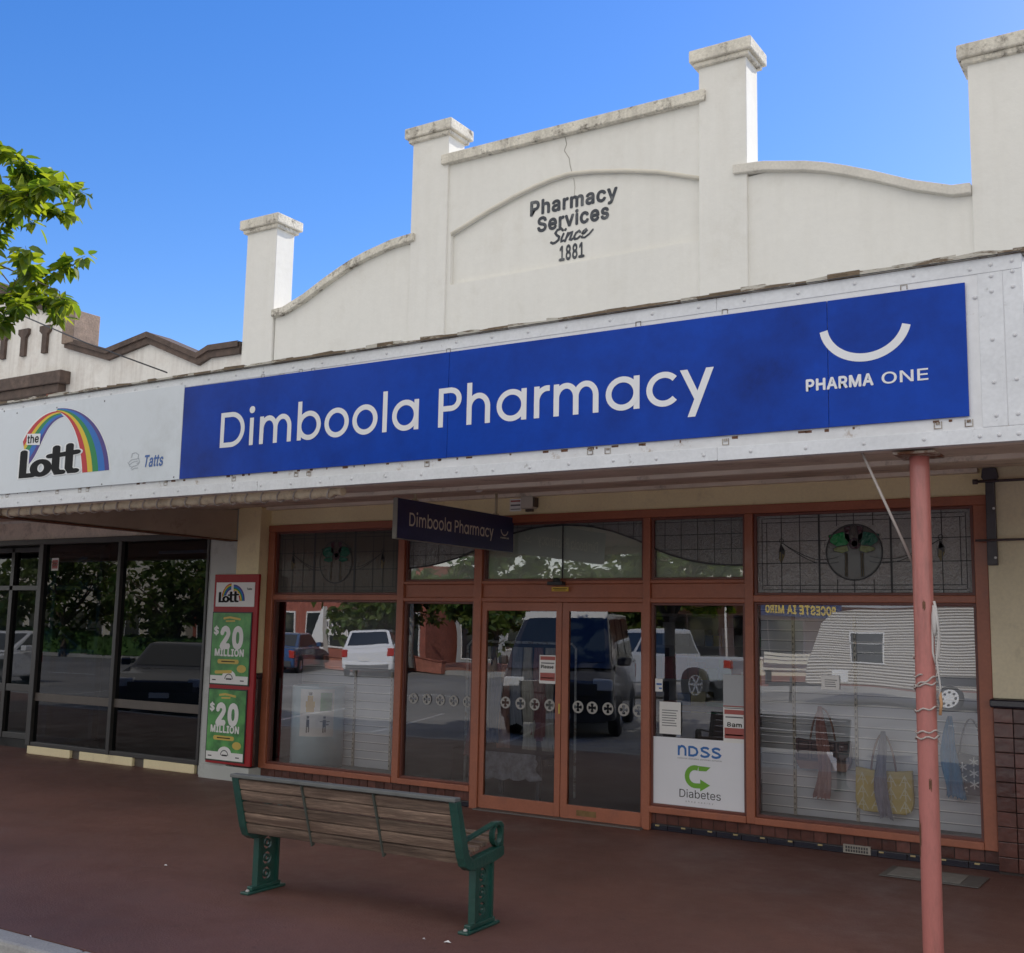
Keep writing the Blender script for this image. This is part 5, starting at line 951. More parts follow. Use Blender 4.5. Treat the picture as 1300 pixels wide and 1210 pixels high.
# display window interiors
def slat_display(name, label, x0, x1, Y, z0, z1, stands, off=0):
    t = thing(name, label, 'wall panel', ((x0+x1)/2, Y, z0))
    mb = MB(); mb.box(x0, x1, Y, Y+.02, z0, z1); p = mb.build('panel', 'slat', t)
    mb = MB(); z = z0+.06+off
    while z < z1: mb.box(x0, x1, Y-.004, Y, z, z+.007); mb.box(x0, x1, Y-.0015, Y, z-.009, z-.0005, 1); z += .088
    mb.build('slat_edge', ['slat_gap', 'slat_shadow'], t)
    for x in stands:
        mb = MB(); mb.box(x-.012, x+.012, Y-.022, Y-.0045, z0, z1-.1)
        p = mb.build('standard', 'standard', t)
        mb = MB(); z = z0+.03
        while z < z1-.15: mb.box(x-.004, x+.004, Y-.0235, Y-.0222, z, z+.022); z += .05
        mb.build('slots', 'black', p)
    return t
slat_display('slatwall_panel', 'grey slatwall behind the right display window carrying three bags', -3.50, -1.36, .55, .17, 1.95, [-3.205, -2.675, -2.115])
slat_display('slatwall_panel', 'grey slatwall behind the left display window beside the round bin', -8.97, -7.30, .62, .17, 1.30, [-8.17, -7.66], .03)
mb = MB(); mb.box(-3.50, -1.44, .085, .75, .0, .165); mb.build('display_floor', 'display_floor', ph)
mb = MB(); mb.box(-9.3, -7.09, .085, .90, .0, .165); mb.build('display_floor', 'display_floor', ph)
mb = MB(); mb.box(-9.3, -7.09, .90, .93, .0, 2.0); mb.build('display_back', mat('display_back', (.12, .12, .12), .8), ph)
mb = MB(); mb.box(-4.30, -3.42, .16, .18, .0, 1.0); mb.box(-4.30, -3.42, .30, .34, 1.0, 1.05); mb.build('display_back', mat('display_back_brown', (.055, .04, .035), .8), ph)

def cloth(mb, cx, Y, ztop, zbot, w0, w1, w2, m=0, amp=.024, seed=0, folds=4):
    """hanging scarf: gathered at the top, fanning out below, with vertical folds"""
    q = random.Random(seed); nx, nz = 14, 16; vs = []; ph_ = q.uniform(0, 6)
    for side in (0, 1):
        for j in range(nz+1):
            t = j/nz; w = (w0+(w1*.8-w0)*t/.2) if t < .2 else w1*.8+(w2-w1*.8)*(t-.2)/.8; w *= 1+.10*math.sin(t*9+ph_)
            for i in range(nx+1):
                u = i/nx-.5; d = amp*math.sin(u*folds*2*PI+ph_+t*1.5)*(.4+.6*t)
                zb = zbot+.008*math.sin(u*5+ph_)+.012*math.sin(u*31+ph_)
                vs.append((cx+u*w+(.010+.02*t)*math.sin(t*5+ph_), Y-.02-d-(0 if side else .012), ztop+(zb-ztop)*t))
    fs = []
    for side in (0, 1):
        o = side*(nx+1)*(nz+1)
        for j in range(nz):
            for i in range(nx): a = o+j*(nx+1)+i; fs.append((a, a+1, a+nx+2, a+nx+1))
    mb.add(vs, fs, m, True)
def handle(mb, x0, x1, zt_, zh, Y, r=.006, spread=0):
    n = 14; mb.tube([(x0+(x1-x0)*i/n, Y, zt_+(zh-zt_)*math.sin(PI*i/n)**.7) for i in range(n+1)], r, 6)
def bag_shape(x0, x1, z0, z1, ro=.05, sag=.02):
    P = [(x0+ro, z0-.0), (x1-ro, z0), (x1-.012, z0+ro*.5), (x1+sag*.3, z0+ro*1.6), (x1, z1)]
    n = 8; P += [(x1+(x0-x1)*i/n, z1-sag*math.sin(PI*i/n)) for i in range(1, n)]
    return P+[(x0, z1), (x0-sag*.3, z0+ro*1.6), (x0+.012, z0+ro*.5)]
M['bag_mauve'] = mat('bag_mauve', (.13, .09, .095), .8, .2, 6, .3, 60); M['bag_mauve_base'] = mat('bag_base', (.28, .17, .14), .8, .1, 6)
M['scarf_pink'] = mat('scarf_pink', (.30, .16, .145), .9, .45, 1.2, .3, 60, stretch=(26, 1, 1.2), fine=.3); M['bag_yellow'] = mat('bag_yellow', (.52, .38, .07), .8, .12, 6, .2, 60)  # all scarves: fold shade put into the colour as vertical noise streaks
M['bag_line'] = mat('bag_line', (.68, .62, .38), .8, .05, 6); M['scarf_grey'] = mat('scarf_grey', (.17, .17, .23), .9, .45, 1.2, .3, 60, stretch=(26, 1, 1.2), fine=.3)
M['scarf_blue'] = mat('scarf_blue', (.01, .17, .36), .9, .45, 1.2, .3, 60, stretch=(26, 1, 1.2), fine=.3); M['bag_black'] = mat('bag_black', (.035, .035, .045), .7, .1, 6); M['strap_brown'] = mat('strap_brown', (.23, .13, .10), .7, .1, 6)
yb = .44
b1 = thing('tote_bag', 'dark mauve checked tote bag hanging left on the slatwall under a pink scarf', 'bag', (-2.92, yb, .54))
mb = MB(); mb.prism([bag_shape(-3.155, -2.695, .575, .825, .05)], FR(yb), -.03, .03); mb.build('body', 'bag_mauve', b1, .01)
mb = MB(); mb.prism([[(-3.12, .575), (-2.73, .575), (-2.70, .64), (-3.15, .64)]], FR(yb), .0305, .034); mb.build('base_panel', 'bag_mauve_base', b1)
mb = MB()
for i in range(4):
    for j in range(2): x = -3.13+i*.112; z = .66+j*.08; mb.flat(stroke([(x, z), (x+.085, z), (x+.085, z+.058), (x, z+.058)], .009, closed=True), FR(yb), .0315)
mb.build('check_pattern', 'bag_black', b1)
mb = MB(); handle(mb, -3.03, -2.82, .82, 1.08, yb-.02, .008); mb.build('handle', 'strap_brown', b1)
b2 = thing('tote_bag', 'mustard yellow tote bag with pale leaf lines, lowest on the slatwall', 'bag', (-2.43, yb, .27))
mb = MB(); mb.prism([bag_shape(-2.655, -2.205, .275, .625, .06)], FR(yb), -.03, .03); mb.build('body', 'bag_yellow', b2, .01)
mb = MB()
k = 0
for i in range(4):
    for j in range(3):
        x = -2.60+i*.112; z = .33+j*.10
        for P in ([(x-.04, z-.03), (x, z+.05), (x+.045, z-.035)], [(x, z+.05), (x+.01, z-.05)], [(x-.03, z), (x+.03, z)]): mb.flat(stroke(P, .008), FR(yb), .0312+.0002*(k % 4)); k += 1
mb.build('leaf_lines', 'bag_line', b2)
mb = MB(); handle(mb, -2.53, -2.33, .61, .90, yb-.02, .009); mb.build('handle', 'strap_brown', b2)
b3 = thing('tote_bag', 'black tote bag with a white hexagon star pattern at the right of the slatwall', 'bag', (-1.70, yb, .47))
mb = MB(); mb.prism([bag_shape(-1.86, -1.545, .475, .80, .04)], FR(yb), -.03, .03); mb.build('body', 'bag_black', b3, .01)
mb = MB(); k = 0
for i in range(4):
    for j in range(4):
        x = -1.82+i*.085; z = .52+j*.085+(.042 if i % 2 else 0)
        if z > .77: continue
        for a in range(3):
            t = a*PI/3+PI/6; d = .036; mb.flat(stroke([(x-d*math.cos(t), z-d*math.sin(t)), (x+d*math.cos(t), z+d*math.sin(t))], .009), FR(yb), .0312+.0002*(k % 4)); k += 1
mb.build('star_pattern', 'paper', b3)
mb = MB(); handle(mb, -1.84, -1.66, .79, 1.06, yb-.02, .007); mb.build('handle', 'bag_black', b3)
for lab, cx, m_, a in (('dusty pink scarf hanging over the mauve checked bag', -2.92, 'scarf_pink', (1.10, .355, .035, .10, .135)), ('grey scarf hanging over the mustard yellow bag', -2.42, 'scarf_grey', (.93, .245, .03, .095, .115)), ('bright blue scarf hanging beside the black patterned bag', -1.895, 'scarf_blue', (1.08, .455, .03, .12, .16))):
    mb = MB(); cloth(mb, cx, yb-.05, *a, seed=int(-cx*100)); o = mb.build('scarf', m_, fix=False); tag(o, lab, 'scarf')
# round cardboard bin
bn = thing('display_bin', 'pale blue round cardboard display bin with printed pictures standing in the left window', 'display bin', (-8.53, .42, .166))
mb = MB(); mb.lathe((-8.53, .42, .166), [(.0, 0), (.285, 0), (.285, .86), (.275, .865), (.27, .86), (.27, .70), (0, .70)], 32); mb.build('drum', 'bin', bn)
def cyl_patch(mb, a0, a1, z0, z1, r, n=8):
    vs = []
    for i in range(n+1):
        t = math.radians(a0+(a1-a0)*i/n); x, y = -8.53+r*math.sin(t), .42-r*math.cos(t); vs += [(x, y, z0), (x, y, z1)]
    mb.add(vs, [(2*i, 2*i+2, 2*i+3, 2*i+1) for i in range(n)])
mb = MB(); cyl_patch(mb, 0, 78, .50, 1.0, .2862, 14); mb.build('label_panel', 'paper', bn)
mb = MB(); cyl_patch(mb, 46, 72, .77, .965, .2872); mb.build('green_print', 'p_green', bn)
mb = MB()
for a, z, s in ((24, .90, .7), (24, .84, 1.15), (24, .79, 1.0)): cyl_patch(mb, a-9*s, a+9*s, z-.032, z+.032, .2872+.0002*s)
mb.build('yellow_print', 'yellow', bn)
mb = MB(); cyl_patch(mb, 20, 28, .935, .97, .2874)
for a in (20, 56):
    cyl_patch(mb, a-3.5, a+3.5, .60, .68, .2874); cyl_patch(mb, a-3, a+3, .69, .715, .2874); cyl_patch(mb, a-3.5, a-1, .54, .60, .2874); cyl_patch(mb, a+1, a+3.5, .545, .60, .2874)
cyl_patch(mb, 46, 53, .655, .663, .2874); cyl_patch(mb, 59, 68, .655, .663, .2874); cyl_patch(mb, 60, 66, .62, .632, .2874)
mb.build('figure_print', 'ink', bn)
# goods just inside the doors
rk = thing('clothes_rack', 'chrome rack of hanging clothes just inside the left door leaf', 'clothes rack', (-6.0, 1.1, 0))
mb = MB(); mb.tube([(-6.95, 1.0, 0), (-6.95, 1.0, 1.5), (-6.9, 1.0, 1.55), (-5.75, 1.15, 1.55), (-5.7, 1.15, 1.5), (-5.7, 1.15, 0)], .014, 8); mb.build('rail', 'galv', rk)
mats = [mat('garment_%s' % n, c, .9, .3, 5, .2, 40) for n, c in (('rose', (.28, .12, .11)), ('stone', (.40, .36, .30)), ('navy', (.04, .05, .09)), ('clay', (.33, .18, .13)), ('ash', (.30, .31, .34)), ('cream', (.5, .45, .36)))]
for i in range(9):
    x = -6.85+i*.125; mb = MB(); zb2 = [.35, .62, .5, .3, .7, .4, .55, .3, .45][i]
    cloth(mb, x, 1.02+.13*i*.11, 1.50, zb2, .11, .15, .17, amp=.02, seed=i); g_ = mb.build('garment', mats[i % 6], None, fix=False)
    tag(g_, ['long rose garment at the far left of the rack', 'stone coloured garment second on the rack', 'navy garment third on the rack', 'clay coloured garment fourth on the rack', 'short ash grey garment fifth on the rack', 'cream garment sixth on the rack', 'second rose garment, seventh on the rack', 'second stone garment, eighth on the rack', 'second navy garment at the right end of the rack'][i], 'garment', 'garments hanging on the rack inside the door')
tb = thing('display_table', 'low dark table under a grey cloth inside the doors', 'table', (-5.9, .6, 0))
mb = MB(); mb.box(-6.5, -5.75, .55, 1.0, .42, .46); mb.box(-6.48, -6.44, .57, .61, 0, .42); mb.box(-5.81, -5.77, .57, .61, 0, .42); mb.box(-6.48, -6.44, .94, .98, 0, .42); mb.box(-5.81, -5.77, .94, .98, 0, .42); mb.build('table_frame', 'inner_floor', tb, .005)
mb = MB(); cloth(mb, -6.12, .53, .475, .22, .76, .78, .80, amp=.012, seed=20, folds=9); o = mb.build('tablecloth', mat('lace', (.20, .20, .22), .9, .5, 14, .3, 60), fix=False); tag(o, 'grey patterned cloth hanging over the low table inside the doors', 'tablecloth')
st_ = thing('shelf_unit', 'white shop shelving seen dimly deep inside the pharmacy', 'shelving', (-4, 3.5, 0))
mb = MB(); mb.box(-5.9, -2.0, 3.9, 3.95, 0, 1.9)
for z in (.3, .7, 1.1, 1.5, 1.88): mb.box(-5.9, -2.0, 3.5, 3.9, z, z+.03)
mb.build('shelf', mat('shelving', (.3, .3, .3), .6), st_)
rg = random.Random(9); cols = [mat('stock_%d' % i, c, .6, .2, 9) for i, c in enumerate([(.5, .5, .5), (.1, .2, .4), (.4, .1, .1), (.1, .3, .15), (.5, .4, .15)])]
mb = MB()
for z in (.33, .73, 1.13, 1.53):
    x = -5.85
    while x < -2.1: w = rg.uniform(.08, .22); mb.box(x, x+w, 3.6, 3.85, z, z+rg.uniform(.12, .3), rg.randrange(5)); x += w+.015
mb.build('stock', cols, st_)

# ================================================================ bench (seen from behind)
bA = Vector((-5.36, -3.66, 0)); 
be = thing('park_bench', 'weathered timber slat bench with green cast iron ends standing on the footpath facing the shop', 'bench', (-4.515, -3.60, 0), math.radians(1.8))
# local: x along, y toward the shop
def end_frame(x):
    mb = MB(); t = .045
    f = lambda u, v, w=0: Vector((x+w, u, v))
    # pedestal: two flanges and a pierced web
    mb.box(x-t/2, x+t/2, -.075, -.055, .045, .36); mb.box(x-t/2, x+t/2, .105, .125, .045, .36)
    web = [(-.055, .04), (.105, .04), (.105, .36), (-.055, .36)]
    holes = [[(.025+.040*math.cos(a*PI/6), cz_+.040*math.sin(a*PI/6)) for a in range(12)] for cz_ in (.105, .20, .295)]
    mb.prism([web]+holes, f, -.008, .008)
    for cz_ in (.105, .20, .295): mb.prism(stroke([(.025+.020*math.cos(a*PI/6), cz_+.020*math.sin(a*PI/6)) for a in range(12)], .012, closed=True), f, -.007, .007)
    leg = mb.build('leg', 'green_iron', be, .004, local=True)
    mb = MB(); mb.box(x-.035, x+.035, -.165, .185, .0, .018); mb.box(x-.022, x+.022, -.12, .15, .018, .045)
    ft = mb.build('foot', 'green_iron', leg, .006, local=True)
    mb = MB()
    for yy in (-.135, .16): mb.dome((x, yy, .018), .013, .012, (0, 0, 1), 6)
    mb.build('bolt', 'galv', leg, local=True)
    # L-shaped casting that carries back and seat
    mb = MB(); P = [(-.300, .735), (-.255, .740), (-.150, .430), (-.105, .400), (.205, .432), (.232, .424), (.232, .378), (.205, .368), (.140, .355), (.075, .350), (-.06, .340), (-.135, .342), (-.185, .370), (-.21, .42)]
    mb.prism([P], f, -t/2-.005, t/2+.005); mb.build('end_casting', 'green_iron', be, .008, local=True)
    mb = MB(); arm = [(x, -.205, .505), (x, -.10, .520), (x, .05, .545), (x, .15, .563), (x, .205, .562), (x, .232, .538)]
    for p_, q_ in zip(arm, arm[1:]): mb.bar(p_, q_, .040, .014)
    ring = [(.178+.048*math.cos(a*PI/12), .497+.060*math.sin(a*PI/12)) for a in range(24)]
    mb.prism(stroke(ring, .015, closed=True), f, -.017, .017)
    mb.bar((x, .205, .45), (x, .215, .42), .034, .02); mb.bar((x, .232, .538), (x, .230, .42), .034, .013)
    mb.build('armrest', 'green_iron', be, .003, local=True)
XE = .835
for x in (-.818, .818): end_frame(x)
rb_ = random.Random(4)
# backrest slats follow the lean from (y=-.15, z=.39) to (y=-.275, z=.735)
for i in range(5):
    t0 = (i+.04)/5; z = .385+.345*(i+.5)/5; y = -.172-.110*(i+.5)/5
    mb = MB(); jz = rb_.uniform(-.002, .002); d = Vector((0, -.115, .345)).normalized()
    a = Vector((-.80, y, z+jz)); b = Vector((.80, y, z+jz+rb_.uniform(-.003, .003)))
    mb.bar(a, b, .026, .064, up=d); mb.build('back_slat', 'bench_wood', be, .006, local=True)
mb = MB(); mb.bar((-.845, -.287, .748), (.845, -.287, .748), .062, .022, up=(0, 0, 1)); mb.build('top_rail', 'bench_cap', be, .005, local=True)
for i in range(5):
    mb = MB(); y = -.075+i*.075; mb.bar((-.80, y, .425+.013*i), (.80, y, .425+.013*i), .062, .026); mb.build('seat_slat', 'bench_wood', be, .005, local=True)
for x in (-.27, .27):
    mb = MB(); mb.bar((x, -.173, .365), (x, -.298, .735), .028, .012, up=(1, 0, 0)); mb.build('back_strap', mat('strap_metal', (.05, .06, .05), .6, .3, 20), be, .002, local=True)

# litter and marks on the footpath
for i, (px, py, s, lab) in enumerate(((210, 1100, .02, 'small pale scrap of paper left of the bench'), (568, 1198, .03, 'larger white scrap of paper near the right bench foot'), (538, 1194, .014, 'tiny white fleck near the right bench foot'), (38, 1191, .014, 'tiny white fleck on the kerb'))):
    d = FW+RT*((px-650)/FPX)-UP*((py-605)/FPX); p = CAM+d*((.0-CAM.z)/d.z); mb = MB()
    s *= .7; mb.add([(p.x-s, p.y-s*.4, .006), (p.x+s*.3, p.y-s*.5, .012), (p.x+s, p.y+s*.2, .006), (p.x-s*.2, p.y+s*.6, .014)], [(0, 1, 2, 3)]); o = mb.build('paper_scrap', 'paper', fix=False); tag(o, lab, 'litter')
hp_ = thing('floor_hatch', 'grey metal service hatch set in the footpath near the right display window', 'hatch cover', (-1.86, -.48, 0))
mb = MB(); mb.box(-2.20, -1.53, -.69, -.29, .004, .010); mb.build('rim', mat('hatch_rim', (.09, .085, .08), .6, .2, 12), hp_, .003)
mb = MB(); mb.box(-2.15, -1.66, -.65, -.33, .0105, .014); mb.build('plate', mat('hatch', (.20, .19, .175), .55, .2, 14, .3, 90), hp_, .002)
# ================================================================ neighbouring shop
nb = thing('neighbour_shop', 'white rendered neighbouring shop with stepped dark brick coping and dark glazed front', 'building', (-12, 0, 0))
top = [(-19.0, 6.0), (-17.5, 6.55), (-15.5, 6.72), (-13.95, 6.16), (-12.80, 5.735), (-12.80, 5.40), (-12.60, 5.33), (-11.936, 5.10), (-11.168, 5.215), (-10.252, 4.83), (-10.10, 4.90), (-9.56, 4.88)]
mb = MB(); mb.prism([[(-19, 2.9)]+top+[(-9.56, 2.9)]], FR(.0), -.25, 0)
nw = mb.build('wall', mat('old_render', (.80, .765, .70), .9, .07, .8, .3, 25, dirt=(.45, .36, .29), dscale=1.6, dcut=(.50, .85), fine=.05, fscale=20, streak=(.34, .27, .21, .55)), nb)
M['brick_dark'] = mat('coping_brick', (.075, .048, .036), .85, .35, 4, .5, 40, fine=.3, fscale=12)
def nbcop(path, th, m='brick_dark', y0=-.05):
    mb = MB()
    for (x, z), (x2, z2) in zip(path, path[1:]):
        mb.add([(x, y0, z-th), (x2, y0, z2-th), (x2, y0, z2), (x, y0, z), (x, .30, z-th), (x2, .30, z2-th), (x2, .30, z2), (x, .30, z)], [(0, 1, 2, 3), (7, 6, 5, 4), (3, 2, 6, 7), (4, 5, 1, 0)])
        y1 = y0-.03; k = th*.45
        mb.add([(x, y1, z-k), (x2, y1, z2-k), (x2, y1, z2+.003), (x, y1, z+.003), (x, y0, z-k), (x2, y0, z2-k), (x2, y0, z2+.003), (x, y0, z+.003)], [(0, 1, 2, 3), (3, 2, 6, 7), (4, 5, 1, 0)])
    for (x, z) in (path[0], path[-1]): mb.add([(x, y0, z-th), (x, .3, z-th), (x, .3, z), (x, y0, z)], [(0, 1, 2, 3)])
    return mb
nbcop([(-19.0, 6.06), (-17.5, 6.61), (-15.5, 6.78), (-13.95, 6.22), (-12.62, 5.73)], .165).build('coping', 'brick_dark', nb)
mb = MB(); mb.box(-12.84, -12.600, -.085, .32, 5.30, 5.742); mb.build('coping_step', mat('step_brick_sunlit', (.24, .17, .125), .9, .3, 7, .4, 40, fine=.2), nb, .01)  # lighter brick colour stands in for sun on the step's end face
nbcop([(-12.82, 5.40), (-11.936, 5.135), (-11.168, 5.26), (-10.252, 4.885), (-10.06, 4.955), (-9.56, 4.95)], .145).build('coping', 'brick_dark', nb)
for x, zt_ in ((-13.27, 5.62), (-13.74, 5.63), (-14.20, 5.64), (-14.66, 5.62), (-15.12, 5.6)):
    mb = MB(); mb.prism([[(x-.115, zt_), (x-.115, zt_-.07), (x-.05, zt_-.12), (x-.05, zt_-.38), (x+.05, zt_-.38), (x+.05, zt_-.12), (x+.105, zt_-.07), (x+.105, zt_)]], FR(.0), .001, .045)
    mb.build('brick_ornament', 'brick_dark', nw)
mb = MB(); mb.box(-17, -12.70, -.16, .0, 4.76, 4.93); mb.box(-17, -12.78, -.12, 0, 4.64, 4.76); mb.build('string_course', 'brick_dark', nw, .01)
mb = MB(); mb.box(-13.05, -12.83, -.10, -.001, 4.55, 4.64); mb.build('bracket', mat('red_brick', (.30, .08, .05), .8, .2, 8), nw)
cb = MB(); a = at(15, 395, -.5); b = at(212, 473, -.3); cb.tube([a, (a+b)/2-Vector((0, 0, .03)), b], .010, 6); o = cb.build('overhead_cable', 'black'); tag(o, 'thin black cable slanting down across the neighbouring gable', 'cable')
# shopfront
mb = MB(); mb.box(-19, -9.72, -.01, .2, 2.72, 2.95); mb.build('lintel', 'soffit', nb)
fr = MB()
fr.box(-19, -9.88, -.05, .06, 2.655, 2.722)
for x0, x1 in ((-13.02, -12.93), (-11.46, -11.40), (-9.905, -9.87)): fr.box(x0, x1, -.05, .06, .10, 2.655)
for x0, x1 in ((-12.93, -11.46), (-11.40, -9.905)): fr.box(x0, x1, -.04, .05, .10, .15)
nf = fr.build('window_frame', 'dark_frame', nb, .005)
mb = MB()
for x0, x1 in ((-12.93, -11.46), (-11.40, -9.905)): mb.box(x0, x1, -.015, .015, .66, .76)
mb.build('mid_rail', 'brown_rail', nf, .003)
for i, (x0, x1) in enumerate(((-12.93, -11.46), (-11.40, -9.905))):
    pane(x0, x1, .15, 2.655, 'glass_dark', nb, .0, 'display_window')['label'] = ['dark shop window pane nearer the left edge', 'dark shop window pane beside the red poster frame'][i]
# recessed entry at the left
fr = MB(); fr.box(-17, -13.0, .95, 1.05, 2.10, 2.17); fr.box(-17, -13.0, .95, 1.05, 2.655, 2.72); fr.box(-13.02, -12.96, .06, 1.05, 0, .10)
for x in (-13.06, -14.05, -15.05): fr.box(x-.04, x+.04, .95, 1.05, 0, 2.72)
fr.box(-17, -13.0, .96, 1.04, 0, .08); fr.box(-17, -13.0, .96, 1.04, .66, .76)
fr.build('entry_frame', 'dark_frame', nb, .004)
pane(-17, -13.02, 0.05, 2.70, 'glass_dark', nb, 1.0, 'entry_glass')
mb = MB(); mb.add([(-12.97, .06, .1), (-12.97, 1.0, .1), (-12.97, 1.0, 2.7), (-12.97, .06, 2.7)], [(0, 1, 2, 3)]); mb.build('side_glass', 'glass_dark', nb, fix=False)
mb = MB(); mb.box(-12.98, -12.13, -.04, .2, .0, .10); mb.box(-11.95, -10.98, -.04, .2, .0, .10); mb.box(-10.78, -9.93, -.04, .2, .0, .10); mb.build('plinth_block', 'cream', nb, .008)
mb = MB(); mb.box(-12.98, -9.88, .0, .2, -.03, .098); mb.build('plinth', 'brown_rail', nb)
mb = MB(); mb.box(-9.88, -9.72, -.03, .19, -.03, 2.72); mb.build('pier', 'grey_paint', nb, .005)
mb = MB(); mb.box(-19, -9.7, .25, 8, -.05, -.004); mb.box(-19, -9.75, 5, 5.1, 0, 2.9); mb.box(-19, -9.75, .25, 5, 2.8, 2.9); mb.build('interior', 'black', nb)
mb = MB(); mb.box(-19, -18.9, 0, 8, -.1, 5); mb.box(-19, -9.7, 8, 8.1, -.1, 4.8); mb.box(-19, -9.7, .26, 8, 4.3, 4.4); mb.build('shell', 'side_brick_dummy' if 0 else 'soffit', nb)
paper('warning_sticker', 'red and white sticker high on the dark neighbouring window', 'sticker', -12.80, -12.665, 2.315, 2.475, -.004, [('band', 'poster_red', [(.08, .92, .15, .85)]), ('print', 'paper', [(.2, .8, .4, .5), (.2, .8, .6, .68)])])
fl = thing('ceiling_tube', 'pale strip light seen inside the dark neighbouring shop', 'light fitting', (-11.9, 1.2, 2.6))
mb = MB(); mb.box(-12.2, -11.3, 1.2, 1.28, 2.60, 2.64); mb.build('batten', 'paper', fl)
mb = MB(); mb.box(-11.1, -10.8, 1.2, 1.28, 2.60, 2.64); mb.build('batten', 'paper', fl)
# ================================================================ ground
def groundmat(name, c, var, dirt, scale, bump=.3, rough=.85, cracks=False):
    m, nt, out = newmat(name); L = nt.links.new
    b = N(nt, 'ShaderNodeBsdfPrincipled'); L(b.outputs[0], out.inputs[0]); b.inputs['Roughness'].default_value = rough
    tc = N(nt, 'ShaderNodeTexCoord')
    def noise(s, d=8, r=.6):
        n = N(nt, 'ShaderNodeTexNoise'); n.inputs['Scale'].default_value = s; n.inputs['Detail'].default_value = d; n.inputs['Roughness'].default_value = r; L(tc.outputs['Object'], n.inputs['Vector']); return n
    n1 = noise(scale, 9, .65); r = N(nt, 'ShaderNodeValToRGB'); L(n1.outputs['Fac'], r.inputs[0])
    r.color_ramp.elements[0].position = .32; r.color_ramp.elements[1].position = .68
    r.color_ramp.elements[0].color = col4([x*(1-var) for x in c]); r.color_ramp.elements[1].color = col4([x*(1+var) for x in c])
    n2 = noise(2.3, 10, .7); r2 = N(nt, 'ShaderNodeValToRGB'); L(n2.outputs['Fac'], r2.inputs[0]); r2.color_ramp.elements[0].position = .55; r2.color_ramp.elements[1].position = .78
    r2.color_ramp.elements[1].color = (.55, .55, .55, 1)
    mx = N(nt, 'ShaderNodeMix', data_type='RGBA'); L(r2.outputs[0], mx.inputs[0]); L(r.outputs[0], mx.inputs[6]); mx.inputs[7].default_value = col4(dirt)
    n3 = noise(70, 4); mr = N(nt, 'ShaderNodeMapRange'); L(n3.outputs['Fac'], mr.inputs[0]); mr.inputs[1].default_value = .3; mr.inputs[2].default_value = .7; mr.inputs[3].default_value = .85; mr.inputs[4].default_value = 1.15
    mm = N(nt, 'ShaderNodeMix', data_type='RGBA', blend_type='MULTIPLY'); mm.inputs[0].default_value = 1; L(mx.outputs[2], mm.inputs[6]); L(mr.outputs[0], mm.inputs[7])
    colr = mm.outputs[2]
    # pale scuffs and specks
    n5 = noise(9, 12, .8); r5 = N(nt, 'ShaderNodeValToRGB'); L(n5.outputs['Fac'], r5.inputs[0]); r5.color_ramp.elements[0].position = .66; r5.color_ramp.elements[1].position = .80; r5.color_ramp.elements[1].color = (.5, .5, .5, 1)
    m5 = N(nt, 'ShaderNodeMix', data_type='RGBA'); L(r5.outputs[0], m5.inputs[0]); L(colr, m5.inputs[6]); m5.inputs[7].default_value = col4([min(1, x*2.0+.03) for x in c]); colr = m5.outputs[2]
    if cracks:
        vo = N(nt, 'ShaderNodeTexVoronoi', feature='DISTANCE_TO_EDGE'); vo.inputs['Scale'].default_value = .45; 
        nz = noise(1.4, 6); ad = N(nt, 'ShaderNodeMix', data_type='RGBA', blend_type='ADD'); ad.inputs[0].default_value = .35; L(tc.outputs['Object'], ad.inputs[6]); L(nz.outputs['Color'], ad.inputs[7]); L(ad.outputs[2], vo.inputs['Vector'])
        r6 = N(nt, 'ShaderNodeValToRGB'); L(vo.outputs['Distance'], r6.inputs[0]); r6.color_ramp.elements[0].position = .0; r6.color_ramp.elements[0].color = (.45, .45, .45, 1); r6.color_ramp.elements[1].position = .006; r6.color_ramp.elements[1].color = (1, 1, 1, 1)
        m6 = N(nt, 'ShaderNodeMix', data_type='RGBA', blend_type='MULTIPLY'); m6.inputs[0].default_value = 1; L(colr, m6.inputs[6]); L(r6.outputs[0], m6.inputs[7]); colr = m6.outputs[2]
    # dark gum spots and small stains
    vs_ = N(nt, 'ShaderNodeTexVoronoi'); vs_.inputs['Scale'].default_value = 2.6; L(tc.outputs['Object'], vs_.inputs['Vector'])
    rs = N(nt, 'ShaderNodeValToRGB'); L(vs_.outputs['Distance'], rs.inputs[0]); rs.color_ramp.elements[0].position = .035; rs.color_ramp.elements[0].color = (.72, .70, .68, 1); rs.color_ramp.elements[1].position = .06; rs.color_ramp.elements[1].color = (1, 1, 1, 1)
    ms = N(nt, 'ShaderNodeMix', data_type='RGBA', blend_type='MULTIPLY'); ms.inputs[0].default_value = 1; L(colr, ms.inputs[6]); L(rs.outputs[0], ms.inputs[7]); colr = ms.outputs[2]
    rr_ = N(nt, 'ShaderNodeMapRange'); L(n2.outputs['Fac'], rr_.inputs[0]); rr_.inputs[1].default_value = .3; rr_.inputs[2].default_value = .7; rr_.inputs[3].default_value = rough-.18; rr_.inputs[4].default_value = min(1, rough+.15); L(rr_.outputs[0], b.inputs['Roughness'])
    L(colr, b.inputs['Base Color'])
    bp = N(nt, 'ShaderNodeBump'); bp.inputs['Strength'].default_value = bump; bp.inputs['Distance'].default_value = .01; L(n3.outputs['Fac'], bp.inputs['Height']); L(bp.outputs[0], b.inputs['Normal'])
    return m
M['footpath'] = groundmat('footpath_red', (.118, .049, .038), .24, (.076, .040, .035), .6, .4, .62, False)
M['concrete'] = groundmat('kerb_concrete', (.34, .33, .31), .2, (.2, .19, .18), 1.2, .5)
M['asphalt'] = groundmat('asphalt', (.24, .232, .22), .28, (.14, .136, .13), .25, .5, .9)
